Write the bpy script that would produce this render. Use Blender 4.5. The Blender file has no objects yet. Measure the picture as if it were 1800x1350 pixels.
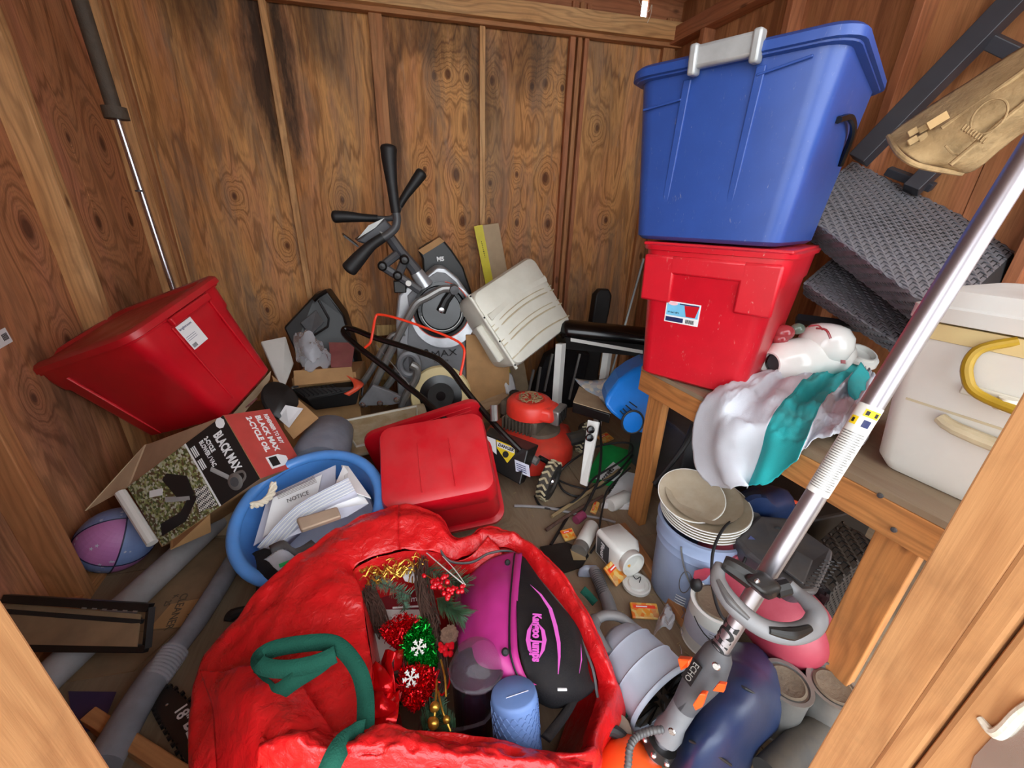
import bpy, math, random
from mathutils import Matrix, Vector, noise
random.seed(7)
R_ = random.Random(11)
sc = bpy.context.scene
COL = sc.collection

# ------------------------------------------------------------------ camera
F, CX, CY = 703.0, 900.0, 675.0
CAM = Vector((0, 0, 1.33))
_Z = Vector((55, 1675, 703)).normalized()
_Y = Vector((-208, 302, -703)); _Y = (_Y - _Z * _Y.dot(_Z)).normalized()
_X = _Y.cross(_Z)
ROT = Matrix((_X, _Y, _Z))            # world <- camera
cam_data = bpy.data.cameras.new('camera'); cam = bpy.data.objects.new('camera', cam_data)
COL.objects.link(cam); sc.camera = cam
cam_data.sensor_width = 36; cam_data.lens = F / 1800 * 36; cam_data.clip_start = 0.02
cam.matrix_world = Matrix.Translation(CAM) @ ROT.to_4x4()

# ------------------------------------------------------------------ world, exposure
w = bpy.data.worlds.new('world'); sc.world = w; w.use_nodes = True
wn = w.node_tree.nodes; wl = w.node_tree.links
bg = wn['Background']
bg.inputs[0].default_value = (0.90, 0.95, 1.0, 1); bg.inputs[1].default_value = 5.2   # overcast daylight
sc.view_settings.view_transform = 'Standard'; sc.view_settings.look = 'None'
sc.view_settings.exposure = 0.08; sc.view_settings.gamma = 1
sc.view_settings.use_curve_mapping = False
sc.cycles.max_bounces = 10; sc.cycles.diffuse_bounces = 6
sc.cycles.use_denoising = True

# ------------------------------------------------------------------ helpers
def ray(px, py):
    return ROT @ Vector(((px - CX) / F, -(py - CY) / F, -1.0))
def at(px, py, x=None, y=None, z=None, d=None):
    r = ray(px, py)
    if z is not None: t = (z - CAM.z) / r.z
    elif y is not None: t = (y - CAM.y) / r.y
    elif x is not None: t = (x - CAM.x) / r.x
    else: t = d
    return CAM + r * t
def V(*a): return Vector(a)
def rv(a):
    v = Vector(a); return Matrix.Rotation(v.length, 3, v.normalized())
def frame(o, x, y):
    """4x4 with x axis along x, y near y"""
    x = Vector(x).normalized(); z = x.cross(Vector(y)).normalized(); y = z.cross(x)
    m = Matrix((x, y, z)).transposed().to_4x4(); m.translation = Vector(o); return m
def zframe(o, z, hint=(0, 0, 1)):
    z = Vector(z).normalized(); h = Vector(hint)
    if abs(z.dot(h.normalized())) > .95: h = Vector((1, 0, 0)) if abs(z.x) < .9 else Vector((0, 1, 0))
    x = h.cross(z).normalized(); y = z.cross(x)
    m = Matrix((x, y, z)).transposed().to_4x4(); m.translation = Vector(o); return m
def srgb(c):
    o = []
    for v in c[:3]:
        v = v / 255.0
        o.append(v / 12.92 if v <= .04045 else ((v + .055) / 1.055) ** 2.4)
    return (o[0], o[1], o[2], 1)
def cat(pts, n=6, closed=False):
    """Catmull-Rom through points"""
    P = [Vector(p) for p in pts]; out = []; N = len(P)
    if N < 3 and not closed: return P
    rng = range(N) if closed else range(N - 1)
    for i in rng:
        g = (lambda k: P[k % N]) if closed else (lambda k: P[max(0, min(N - 1, k))])
        a, b, c, d = g(i - 1), g(i), g(i + 1), g(i + 2)
        for k in range(n):
            t = k / n
            out.append(.5 * ((2 * b) + (c - a) * t + (2 * a - 5 * b + 4 * c - d) * t * t + (3 * b - a - 3 * c + d) * t ** 3))
    if not closed: out.append(P[-1])
    return out

class B:
    def __init__(s): s.v = []; s.f = []
    def add(s, vs, fs):
        o = len(s.v); s.v += [Vector(v) for v in vs]; s.f += [tuple(i + o for i in f) for f in fs]; return s
    def hexa(s, b, t):   # 4 bottom, 4 top points
        return s.add(list(b) + list(t), [(3, 2, 1, 0), (4, 5, 6, 7), (0, 1, 5, 4), (1, 2, 6, 5), (2, 3, 7, 6), (3, 0, 4, 7)])
    def box(s, c, size, m=None):
        x, y, z = (k / 2 for k in size); c = Vector(c)
        b = [c + V(-x, -y, -z), c + V(x, -y, -z), c + V(x, y, -z), c + V(-x, y, -z)]
        t = [p + V(0, 0, 2 * z) for p in b]
        if m: b = [m @ p for p in b]; t = [m @ p for p in t]
        return s.hexa(b, t)
    def quad(s, p, th=.004):   # slab from 4 points in order, thickened along the normal
        p = [Vector(q) for q in p]; n = (p[1] - p[0]).cross(p[3] - p[0]).normalized() * th
        return s.hexa([q - n / 2 for q in p], [q + n / 2 for q in p])
    def poly(s, p, vec):       # prism: outline p extruded by vec
        p = [Vector(q) for q in p]; n = len(p); vec = Vector(vec)
        return s.add(p + [q + vec for q in p], [tuple(range(n))[::-1], tuple(range(n, 2 * n))] + [(i, (i + 1) % n, n + (i + 1) % n, n + i) for i in range(n)])
    def loft(s, rings, cap0=True, cap1=True, closed=True):
        n = len(rings[0]); vs = [p for r in rings for p in r]; fs = []
        for i in range(len(rings) - 1):
            for j in range(n if closed else n - 1):
                k = (j + 1) % n; fs.append((i * n + j, i * n + k, (i + 1) * n + k, (i + 1) * n + j))
        if cap0: fs.append(tuple(range(n))[::-1])
        if cap1: fs.append(tuple(range((len(rings) - 1) * n, len(rings) * n)))
        return s.add(vs, fs)
    def tube(s, pts, r, seg=10, smooth=0, cap=True, closed=False, flat=1.0, hint=(0, 0, 1)):
        P = cat(pts, smooth, closed) if smooth else [Vector(p) for p in pts]
        n = len(P); rs = r if isinstance(r, (list, tuple)) else None
        def rad(i):
            if rs is None: return r
            t = i / max(1, n - 1) * (len(rs) - 1); k = min(int(t), len(rs) - 2); return rs[k] + (rs[k + 1] - rs[k]) * (t - k)
        rings = []; up = Vector(hint)
        for i in range(n):
            a = P[(i - 1) % n] if (closed or i > 0) else P[0]; b = P[(i + 1) % n] if (closed or i < n - 1) else P[-1]
            t = (b - a)
            if t.length < 1e-9: t = V(0, 0, 1)
            t.normalize(); u = up - t * up.dot(t)
            if u.length < 1e-3: u = V(1, 0, 0) - t * t.x
            if u.length < 1e-3: u = V(0, 1, 0) - t * t.y
            u.normalize(); up = u; q = t.cross(u); rr = rad(i)
            rings.append([P[i] + (q * math.cos(2 * math.pi * k / seg) + u * flat * math.sin(2 * math.pi * k / seg)) * rr for k in range(seg)])
        if closed: rings.append(rings[0]); return s.loft(rings, False, False)
        return s.loft(rings, cap, cap)
    def lathe(s, prof, m, seg=32, cap0=True, cap1=True, sx=1, sy=1):
        return s.loft([[m @ V(r * sx * math.cos(2 * math.pi * k / seg), r * sy * math.sin(2 * math.pi * k / seg), z) for k in range(seg)] for r, z in prof], cap0, cap1)
    def ball(s, c, r, seg=16, m=None):
        r = r if isinstance(r, (list, tuple)) else (r, r, r); c = Vector(c); n = seg // 2; rings = []
        for i in range(n + 1):
            a = math.pi * (i / n) if 0 < i < n else (0.01 if i == 0 else math.pi - .01)
            rings.append([V(r[0] * math.sin(a) * math.cos(2 * math.pi * k / seg), r[1] * math.sin(a) * math.sin(2 * math.pi * k / seg), -r[2] * math.cos(a)) for k in range(seg)])
        rings = [[(c + (m @ p if m else p)) for p in q] for q in rings]
        return s.loft(rings)
    def grid(s, rows, n=6, m=6, amp=0, sc_=6, seed=0, lift=0, fine=0):
        """smooth sheet through rows of control points"""
        R1 = [cat(r, n) for r in rows]; cols = [cat([r[j] for r in R1], m) for j in range(len(R1[0]))]
        G = [[cols[j][i] for j in range(len(cols))] for i in range(len(cols[0]))]
        if amp:
            for i, r in enumerate(G):
                for j, p in enumerate(r):
                    d = noise.noise(p * sc_ + V(seed, 0, 0)); e = 1 - abs(noise.noise(p * sc_ * 2.3 + V(0, seed, 0))) * 2
                    r[j] = p + V(d * .3, d * .3, d + e * .35 + fine * noise.noise(p * sc_ * 6)) * amp
        k = len(G[0]); vs = [p for r in G for p in r]
        return s.add(vs, [(i * k + j, i * k + j + 1, (i + 1) * k + j + 1, (i + 1) * k + j) for i in range(len(G) - 1) for j in range(k - 1)])

def obj(name, b, mat, parent=None, smooth=.6, bevel=0, bseg=2, solid=0, sub=0, org=None, local=None):
    """local: matrix; the mesh data is already in that local frame"""
    me = bpy.data.meshes.new(name)
    if local is None:
        if org is None:
            lo = V(*[min(v[i] for v in b.v) for i in range(3)]); hi = V(*[max(v[i] for v in b.v) for i in range(3)])
            org = V((lo.x + hi.x) / 2, (lo.y + hi.y) / 2, lo.z)
        mw = Matrix.Translation(org); me.from_pydata([v - org for v in b.v], [], b.f)
    else:
        mw = local; me.from_pydata(b.v, [], b.f)
    me.validate(); me.update()
    import bmesh as bmm
    bm = bmm.new(); bm.from_mesh(me); bmm.ops.recalc_face_normals(bm, faces=bm.faces[:]); bm.to_mesh(me); bm.free()
    me.materials.append(mat)
    if smooth:
        me.polygons.foreach_set('use_smooth', [True] * len(me.polygons))
        try: me.set_sharp_from_angle(angle=smooth)
        except Exception: pass
    o = bpy.data.objects.new(name, me); COL.objects.link(o)
    if parent is not None:
        o.parent = parent; o.matrix_parent_inverse = WM[parent.name].inverted()
    o.matrix_basis = mw; WM[o.name] = mw.copy()
    if solid:
        q = o.modifiers.new('solidify', 'SOLIDIFY'); q.thickness = solid; q.offset = 0
    if sub:
        q = o.modifiers.new('subdivision', 'SUBSURF'); q.levels = q.render_levels = sub
    if bevel:
        q = o.modifiers.new('bevel', 'BEVEL'); q.width = bevel; q.segments = bseg; q.limit_method = 'ANGLE'; q.angle_limit = .6
    return o
WM = {}
def tag(o, label, cat_, group=None):
    o['label'] = label; o['category'] = cat_
    if group: o['group'] = group
    return o
def thing(name, label, cat_, loc, group=None):
    o = bpy.data.objects.new(name, None); COL.objects.link(o); o.empty_display_size = .05
    o.matrix_basis = Matrix.Translation(Vector(loc)); WM[o.name] = o.matrix_basis.copy()
    return tag(o, label, cat_, group)
def solo(name, label, cat_, b, mat, group=None, **k):
    return tag(obj(name, b, mat, None, **k), label, cat_, group)
def struct(o): o['kind'] = 'structure'; return o
def stuff(o): o['kind'] = 'stuff'; return o
def lab(o, s): o['label'] = s; return o
def text(s, o, u, v, size, mat, parent, name='lettering', depth=.0006, sx=1, bold=0, align='LEFT'):
    """text lying in the plane spanned by u (reading direction) and v (up)"""
    cu = bpy.data.curves.new(name, 'FONT'); cu.body = s; cu.size = size; cu.extrude = depth; cu.align_x = align; cu.offset = bold
    cu.resolution_u = 2
    t = bpy.data.objects.new('tmp', cu); COL.objects.link(t)
    dg = bpy.context.evaluated_depsgraph_get(); me = bpy.data.meshes.new_from_object(t.evaluated_get(dg))
    bpy.data.objects.remove(t)
    m = frame(o, u, v)
    m = m @ Matrix.Diagonal((sx, 1, 1, 1))
    b = B(); b.v = [m @ x.co for x in me.vertices]; b.f = [tuple(p.vertices) for p in me.polygons]
    bpy.data.meshes.remove(me)
    return obj(name, b, mat, parent, smooth=0)

# ------------------------------------------------------------------ materials
def newmat(name):
    m = bpy.data.materials.new(name); m.use_nodes = True
    return m, m.node_tree.nodes, m.node_tree.links, m.node_tree.nodes['Principled BSDF']
def N(nt, t, **k):
    n = nt.new(t)
    for a, b in k.items(): setattr(n, a, b)
    return n
def mixc(nt, l, fac, a, b, blend='MIX'):
    n = nt.new('ShaderNodeMix'); n.data_type = 'RGBA'; n.blend_type = blend
    for i, x in ((0, fac), (6, a), (7, b)):
        if hasattr(x, 'links'): l.new(x, n.inputs[i])
        else: n.inputs[i].default_value = x
    return n.outputs[2]
def ramp(nt, l, x, stops):
    n = nt.new('ShaderNodeValToRGB'); l.new(x, n.inputs[0]); cr = n.color_ramp
    while len(cr.elements) < len(stops): cr.elements.new(.5)
    for e, (p, c) in zip(cr.elements, stops): e.position = p; e.color = c if len(c) == 4 else (*c, 1)
    return n.outputs[0]
def math_(nt, l, op, a, b=None, c=None):
    n = nt.new('ShaderNodeMath'); n.operation = op
    for i, x in enumerate((a, b, c)):
        if x is None: continue
        if hasattr(x, 'links'): l.new(x, n.inputs[i])
        else: n.inputs[i].default_value = x
    return n.outputs[0]
def noise_(nt, l, vec, scale, detail=4, rough=.55, dist=0):
    n = nt.new('ShaderNodeTexNoise'); l.new(vec, n.inputs['Vector']); n.inputs['Scale'].default_value = scale
    n.inputs['Detail'].default_value = detail; n.inputs['Roughness'].default_value = rough; n.inputs['Distortion'].default_value = dist
    return n.outputs['Fac']
def mapping(nt, l, vec, scale, loc=(0, 0, 0)):
    n = nt.new('ShaderNodeMapping'); l.new(vec, n.inputs[0]); n.inputs['Scale'].default_value = scale; n.inputs['Location'].default_value = loc
    return n.outputs[0]

def plain(name, col, rough=.45, metal=0, var=.15, scale=14, dust=0, dcol=(150, 128, 100), bump=.0, bscale=60, scratch=0, spec=None, trans=0, alpha=1):
    m, nt, l, p = newmat(name); c = srgb(col)
    g = nt.new('ShaderNodeNewGeometry')
    f = noise_(nt, l, g.outputs['Position'], scale)
    k = tuple(x * (1 - var) for x in c[:3]) + (1,); k2 = tuple(min(1, x * (1 + var)) for x in c[:3]) + (1,)
    out = mixc(nt, l, ramp(nt, l, f, [(.3, (0, 0, 0)), (.7, (1, 1, 1))]), k, k2)
    if scratch:
        q = noise_(nt, l, mapping(nt, l, g.outputs['Position'], (30, 30, 9)), 3, 6, .7, 1.5)
        out = mixc(nt, l, math_(nt, l, 'MULTIPLY', ramp(nt, l, q, [(.63, (0, 0, 0)), (.72, (1, 1, 1))]), scratch), out, srgb((215, 205, 190)))
    if dust:
        sep = nt.new('ShaderNodeSeparateXYZ'); l.new(g.outputs['Normal'], sep.inputs[0])
        up = math_(nt, l, 'MULTIPLY_ADD', sep.outputs[2], .6, .18)
        q = noise_(nt, l, g.outputs['Position'], 9, 6, .65)
        up = math_(nt, l, 'MULTIPLY', up, ramp(nt, l, q, [(.35, (.25, .25, .25)), (.62, (1, 1, 1))]))
        up = math_(nt, l, 'MULTIPLY', up, dust); up.node.use_clamp = True
        out = mixc(nt, l, up, out, srgb(dcol))
        l.new(math_(nt, l, 'MULTIPLY_ADD', up, .45, rough), p.inputs['Roughness'])
    else: p.inputs['Roughness'].default_value = rough
    l.new(out, p.inputs['Base Color']); p.inputs['Metallic'].default_value = metal
    if spec is not None: p.inputs['Specular IOR Level'].default_value = spec
    if trans: p.inputs['Transmission Weight'].default_value = trans
    if alpha < 1: p.inputs['Alpha'].default_value = alpha
    if bump:
        b = nt.new('ShaderNodeBump'); b.inputs['Strength'].default_value = bump; b.inputs['Distance'].default_value = .004
        l.new(noise_(nt, l, g.outputs['Position'], bscale, 3), b.inputs['Height']); l.new(b.outputs[0], p.inputs['Normal'])
    return m

def lumber(name, c1, c2, dark=(95, 55, 25), rough=.7):
    """sawn timber, grain along object Z"""
    m, nt, l, p = newmat(name)
    tc = nt.new('ShaderNodeTexCoord'); oi = nt.new('ShaderNodeObjectInfo')
    off = nt.new('ShaderNodeVectorMath'); off.operation = 'MULTIPLY_ADD'
    l.new(oi.outputs['Random'], off.inputs[0]); off.inputs[1].default_value = (3.1, 2.3, 17); l.new(tc.outputs['Object'], off.inputs[2])
    v = off.outputs[0]
    warp = noise_(nt, l, mapping(nt, l, v, (5, 5, .9)), 1.4, 3)
    sep = nt.new('ShaderNodeSeparateXYZ'); l.new(v, sep.inputs[0])
    s = math_(nt, l, 'ADD', math_(nt, l, 'MULTIPLY', sep.outputs[0], 190), math_(nt, l, 'MULTIPLY', sep.outputs[1], 130))
    ph = math_(nt, l, 'MULTIPLY_ADD', warp, 42, s)
    band = math_(nt, l, 'MULTIPLY_ADD', math_(nt, l, 'SINE', ph), .5, .5)
    fine = noise_(nt, l, mapping(nt, l, v, (160, 160, 5)), 1, 4)
    big = noise_(nt, l, mapping(nt, l, v, (6, 6, 1.6)), 1, 3)
    c = mixc(nt, l, ramp(nt, l, big, [(.3, (0, 0, 0)), (.7, (1, 1, 1))]), srgb(c1), srgb(c2))
    dk = srgb(dark)
    c = mixc(nt, l, math_(nt, l, 'MULTIPLY', math_(nt, l, 'POWER', band, 3), .34), c, dk)
    c = mixc(nt, l, math_(nt, l, 'MULTIPLY', ramp(nt, l, fine, [(.4, (0, 0, 0)), (.8, (1, 1, 1))]), .35), c, dk)
    vo = nt.new('ShaderNodeTexVoronoi'); l.new(mapping(nt, l, v, (6, 6, 2.6)), vo.inputs['Vector']); vo.inputs['Scale'].default_value = 1
    c = mixc(nt, l, ramp(nt, l, vo.outputs['Distance'], [(.05, (.85, .85, .85)), (.10, (0, 0, 0))]), c, srgb((84, 44, 18)))
    dirt = noise_(nt, l, v, 5, 6, .7)
    c = mixc(nt, l, math_(nt, l, 'MULTIPLY', ramp(nt, l, dirt, [(.52, (0, 0, 0)), (.75, (1, 1, 1))]), .35), c, srgb((110, 78, 48)))
    l.new(c, p.inputs['Base Color']); p.inputs['Roughness'].default_value = rough
    b = nt.new('ShaderNodeBump'); b.inputs['Strength'].default_value = .25; b.inputs['Distance'].default_value = .002
    l.new(fine, b.inputs['Height']); l.new(b.outputs[0], p.inputs['Normal'])
    return m

def plywood(name, axis, knots, base=(178, 124, 76), alt=(150, 96, 55), red=(176, 108, 70), stains=(), mould=0, freq=1.0, dust=0):
    """rotary-cut plywood; u axis index 'axis' across, Z (or second) along the grain. knots: (u, v, r)"""
    m, nt, l, p = newmat(name)
    tc = nt.new('ShaderNodeNewGeometry'); sep = nt.new('ShaderNodeSeparateXYZ'); l.new(tc.outputs['Position'], sep.inputs[0])
    u = sep.outputs[axis[0]]; v = sep.outputs[axis[1]]
    cmb = nt.new('ShaderNodeCombineXYZ'); l.new(u, cmb.inputs[0]); l.new(v, cmb.inputs[1]); uv = cmb.outputs[0]
    w1 = noise_(nt, l, mapping(nt, l, uv, (3.6, .42, 1)), 1.3, 3, .5)
    w2 = noise_(nt, l, mapping(nt, l, uv, (11, 1.1, 1), (5, 2, 0)), 1, 5, .6)
    A = None; K = None
    for (ku, kv, kr) in knots:
        du = math_(nt, l, 'MULTIPLY', math_(nt, l, 'SUBTRACT', u, ku), 1 / kr)
        dv = math_(nt, l, 'MULTIPLY', math_(nt, l, 'SUBTRACT', v, kv), .62 / kr)
        d2 = math_(nt, l, 'MULTIPLY_ADD', dv, dv, math_(nt, l, 'MULTIPLY', du, du))
        g = math_(nt, l, 'DIVIDE', 1.0, math_(nt, l, 'MULTIPLY_ADD', d2, .22, 1.0))
        k = math_(nt, l, 'DIVIDE', 1.0, math_(nt, l, 'MULTIPLY_ADD', math_(nt, l, 'MULTIPLY', d2, d2), 1.0, .12))
        A = g if A is None else math_(nt, l, 'ADD', A, g)
        K = k if K is None else math_(nt, l, 'MAXIMUM', K, k)
    ph = math_(nt, l, 'MULTIPLY_ADD', w1, 46 * freq, math_(nt, l, 'MULTIPLY', u, 14 * freq))
    ph = math_(nt, l, 'MULTIPLY_ADD', w2, 15 * freq, ph)
    if A is not None: ph = math_(nt, l, 'MULTIPLY_ADD', A, 34, ph)
    band = math_(nt, l, 'MULTIPLY_ADD', math_(nt, l, 'SINE', ph), .5, .5)
    band2 = math_(nt, l, 'MULTIPLY_ADD', math_(nt, l, 'SINE', math_(nt, l, 'MULTIPLY', ph, 2.7)), .5, .5)
    fine = noise_(nt, l, mapping(nt, l, uv, (170, 7, 1)), 1, 4)
    tone = noise_(nt, l, mapping(nt, l, uv, (4.5, .8, 1), (1, 7, 0)), 1, 3)
    c = mixc(nt, l, ramp(nt, l, tone, [(.35, (0, 0, 0)), (.65, (1, 1, 1))]), srgb(base), srgb(alt))
    tone2 = noise_(nt, l, mapping(nt, l, uv, (7, 1.2, 1), (9, 3, 0)), 1, 3)
    c = mixc(nt, l, math_(nt, l, 'MULTIPLY', ramp(nt, l, tone2, [(.5, (0, 0, 0)), (.68, (1, 1, 1))]), .75), c, srgb(red))
    c = mixc(nt, l, math_(nt, l, 'MULTIPLY', math_(nt, l, 'POWER', band, 5), .55), c, srgb((112, 68, 40)))
    c = mixc(nt, l, math_(nt, l, 'MULTIPLY', math_(nt, l, 'POWER', band2, 3), .26), c, srgb((100, 62, 36)))
    c = mixc(nt, l, math_(nt, l, 'MULTIPLY', ramp(nt, l, fine, [(.42, (0, 0, 0)), (.8, (1, 1, 1))]), .4), c, srgb((92, 60, 38)))
    if K is not None:
        c = mixc(nt, l, ramp(nt, l, math_(nt, l, 'MULTIPLY', K, .12), [(.10, (0, 0, 0)), (.34, (.5, .5, .5)), (.8, (.85, .85, .85))]), c, srgb((74, 34, 20)))
    if mould:
        gr = noise_(nt, l, mapping(nt, l, uv, (5.5, .9, 1), (3, 1, 0)), 1, 6, .7, .6)
        M = ramp(nt, l, gr, [(.46, (0, 0, 0)), (.62, (1, 1, 1))])
        c = mixc(nt, l, math_(nt, l, 'MULTIPLY', M, .62 * mould), c, srgb((120, 104, 90)))
        gr2 = noise_(nt, l, mapping(nt, l, uv, (16, 3.5, 1), (7, 4, 0)), 1, 6, .75, .8)
        c = mixc(nt, l, math_(nt, l, 'MULTIPLY', ramp(nt, l, gr2, [(.58, (0, 0, 0)), (.72, (1, 1, 1))]), .35 * mould), c, srgb((168, 150, 134)))
    for (su, sv, ru, rz, k) in stains:
        du = math_(nt, l, 'MULTIPLY', math_(nt, l, 'SUBTRACT', u, su), 1 / ru); dv = math_(nt, l, 'MULTIPLY', math_(nt, l, 'SUBTRACT', v, sv), 1 / rz)
        d2 = math_(nt, l, 'MULTIPLY_ADD', dv, dv, math_(nt, l, 'MULTIPLY', du, du))
        nn = noise_(nt, l, mapping(nt, l, uv, (14, 2.2, 1)), 1, 5, .7)
        d2 = math_(nt, l, 'ADD', d2, math_(nt, l, 'MULTIPLY_ADD', nn, 2.6, -1.3))
        c = mixc(nt, l, math_(nt, l, 'MULTIPLY', ramp(nt, l, d2, [(.05, (1, 1, 1)), (.95, (0, 0, 0))]), k), c, srgb((50, 38, 30)))
    if dust:
        q = noise_(nt, l, uv, 5, 6, .6)
        c = mixc(nt, l, math_(nt, l, 'MULTIPLY', ramp(nt, l, q, [(.3, (.5, .5, .5)), (.65, (1, 1, 1))]), dust), c, srgb((143, 128, 108)))
    l.new(c, p.inputs['Base Color']); p.inputs['Roughness'].default_value = .72; p.inputs['Specular IOR Level'].default_value = .25
    b = nt.new('ShaderNodeBump'); b.inputs['Strength'].default_value = .2; b.inputs['Distance'].default_value = .002
    l.new(fine, b.inputs['Height']); l.new(b.outputs[0], p.inputs['Normal'])
    return m

def cells(name, cols, scale=30, rough=.6, metal=0, stretch=(1, 1, 1)):
    """patchy print or glitter: voronoi cells in several colours"""
    m, nt, l, p = newmat(name); tc = nt.new('ShaderNodeTexCoord')
    vo = nt.new('ShaderNodeTexVoronoi'); l.new(mapping(nt, l, tc.outputs['Object'], stretch), vo.inputs['Vector']); vo.inputs['Scale'].default_value = scale
    sp = nt.new('ShaderNodeSeparateColor'); l.new(vo.outputs['Color'], sp.inputs[0])
    f = math_(nt, l, 'ADD', math_(nt, l, 'MULTIPLY', sp.outputs[0], .6), math_(nt, l, 'MULTIPLY', noise_(nt, l, tc.outputs['Object'], scale * .12, 3), .45))
    c = ramp(nt, l, f, [(i / max(1, len(cols) - 1) * .8 + .12, srgb(q)) for i, q in enumerate(cols)])
    l.new(c, p.inputs['Base Color']); p.inputs['Roughness'].default_value = rough; p.inputs['Metallic'].default_value = metal
    return m
def checker(name, c1, c2, scale):
    m, nt, l, p = newmat(name); tc = nt.new('ShaderNodeTexCoord'); ck = nt.new('ShaderNodeTexChecker')
    l.new(tc.outputs['Object'], ck.inputs[0]); ck.inputs[1].default_value = srgb(c1); ck.inputs[2].default_value = srgb(c2); ck.inputs[3].default_value = scale
    l.new(ck.outputs[0], p.inputs['Base Color']); p.inputs['Roughness'].default_value = .6
    return m

def crinkle(name, col, rough):
    m = plain(name, col, rough, var=.12, scale=5, dust=.14, dcol=(160, 84, 74)); nt, l = m.node_tree.nodes, m.node_tree.links; p = nt['Principled BSDF']
    g = nt.new('ShaderNodeNewGeometry'); v = nt.new('ShaderNodeTexVoronoi'); v.feature = 'F1'; v.distance = 'MANHATTAN'
    l.new(g.outputs['Position'], v.inputs['Vector']); v.inputs['Scale'].default_value = 26
    n1 = noise_(nt, l, g.outputs['Position'], 34, 4, .6, 1.5)
    h = math_(nt, l, 'ADD', math_(nt, l, 'MULTIPLY', v.outputs['Distance'], .5), n1)
    b = nt.new('ShaderNodeBump'); b.inputs['Strength'].default_value = .55; b.inputs['Distance'].default_value = .007
    l.new(h, b.inputs['Height']); l.new(b.outputs[0], p.inputs['Normal']); return m
M = {}
M['stud'] = lumber('stud_wood', (222, 176, 122), (208, 152, 96))
M['stud_dark'] = lumber('stud_wood_dark', (190, 134, 86), (172, 112, 68), (100, 60, 34))
M['stud_red'] = lumber('stud_wood_red', (184, 120, 80), (164, 98, 62), (96, 54, 32))
M['jamb'] = lumber('jamb_wood', (206, 156, 104), (192, 136, 84), (146, 92, 50))
M['bench'] = lumber('bench_wood', (198, 138, 78), (186, 118, 60))
M['slat'] = lumber('pale_wood', (196, 166, 108), (182, 148, 92))
M['red'] = plain('red_plastic', (190, 10, 28), .33, dust=.12, var=.06, dcol=(196, 150, 140))
M['red_dusty'] = plain('dusty_red_plastic', (184, 16, 30), .36, dust=.5, var=.08, dcol=(150, 84, 72))
M['red2'] = plain('scuffed_red_plastic', (200, 16, 36), .38, scratch=.35, var=.06, dust=.1, dcol=(220, 160, 150))
M['blue'] = plain('blue_plastic', (44, 76, 150), .36, scratch=.3, var=.06)
M['tubblue'] = plain('tub_blue', (80, 142, 214), .3, var=.06, dust=.12)
M['grey_tub'] = plain('grey_blue_plastic', (132, 140, 156), .45, dust=.25)
M['silver_pl'] = plain('silver_plastic', (172, 174, 174), .35, metal=.25, dust=.2)
M['black'] = plain('black_plastic', (14, 14, 15), .42, dust=.10, dcol=(110, 100, 88))
M['blackg'] = plain('black_gloss', (9, 9, 10), .25, var=.1, dust=.02)
M['black_rub'] = plain('black_rubber', (22, 22, 24), .55, dust=.12, dcol=(96, 90, 82))
M['dark'] = plain('dark_fabric', (18, 18, 23), .85, bump=.3, bscale=220, dust=.06, spec=.25)
M['grey'] = plain('grey_paint', (112, 114, 118), .4, dust=.25)
M['dgrey'] = plain('dark_grey_paint', (70, 72, 76), .42, dust=.2)
M['greymet'] = plain('grey_metal', (140, 140, 138), .35, metal=.6, dust=.3)
M['silver'] = plain('silver_shroud', (176, 178, 182), .3, metal=.5, dust=.12)
M['steel'] = plain('bright_steel', (200, 200, 204), .22, metal=.95, var=.06, dust=.1)
M['pole'] = plain('scuffed_aluminium', (176, 172, 178), .36, metal=.9, var=.08, scratch=.3, dust=.12, dcol=(150, 120, 70))
M['white'] = plain('white_plastic', (222, 222, 216), .4, dust=.12, var=.03)
M['cooler'] = plain('dirty_white_plastic', (226, 224, 210), .42, dust=.28, var=.04, dcol=(168, 148, 104))
M['cooler2'] = plain('white_cooler_plastic', (228, 228, 222), .42, dust=.16, var=.03, dcol=(176, 160, 126))
M['coverlid'] = plain('muddy_lid', (206, 196, 166), .5, dust=.85, var=.1, dcol=(158, 128, 78))
M['cream'] = plain('cream_plastic', (226, 206, 150), .45, var=.05)
M['yellow'] = plain('yellow', (222, 206, 40), .5, var=.08)
M['mustard'] = plain('mustard_rubber', (176, 142, 30), .45)
M['card'] = plain('cardboard', (176, 134, 88), .8, var=.1, dust=.2)
M['card_pale'] = plain('pale_cardboard', (188, 164, 132), .8, var=.08, dust=.3)
M['card_flat'] = plain('worn_cardboard', (140, 112, 82), .85, var=.22, scale=7, dust=.5, dcol=(112, 96, 78))
M['paper'] = plain('paper', (226, 226, 226), .8, var=.05, scale=8)
M['paper2'] = plain('paper_lilac', (192, 194, 208), .8, var=.06)
M['brownpaper'] = plain('brown_paper', (176, 152, 130), .85, var=.1)
M['ink'] = plain('black_ink', (20, 20, 22), .6, var=0)
M['faintink'] = plain('faded_ink', (92, 78, 62), .8, var=0)
M['whiteink'] = plain('white_ink', (236, 236, 236), .6, var=0)
M['redprint'] = plain('red_print', (186, 62, 56), .6, var=.12, dust=.35, dcol=(160, 110, 96))
M['blackprint'] = plain('black_print', (30, 28, 28), .5, var=.1)
M['foliage'] = cells('printed_foliage', [(30, 24, 16), (96, 70, 44), (70, 84, 40), (150, 150, 90), (196, 196, 180), (110, 60, 34)], 120)
M['plaid'] = checker('plaid_print', (230, 228, 220), (40, 38, 38), 160)
M['orange'] = plain('orange_plastic', (240, 84, 22), .35, dust=.1, var=.05)
M['orangered'] = plain('orange_red_paint', (238, 58, 28), .35, dust=.08)
M['mowred'] = plain('mower_red', (212, 44, 32), .36, dust=.4, dcol=(140, 104, 80))
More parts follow.
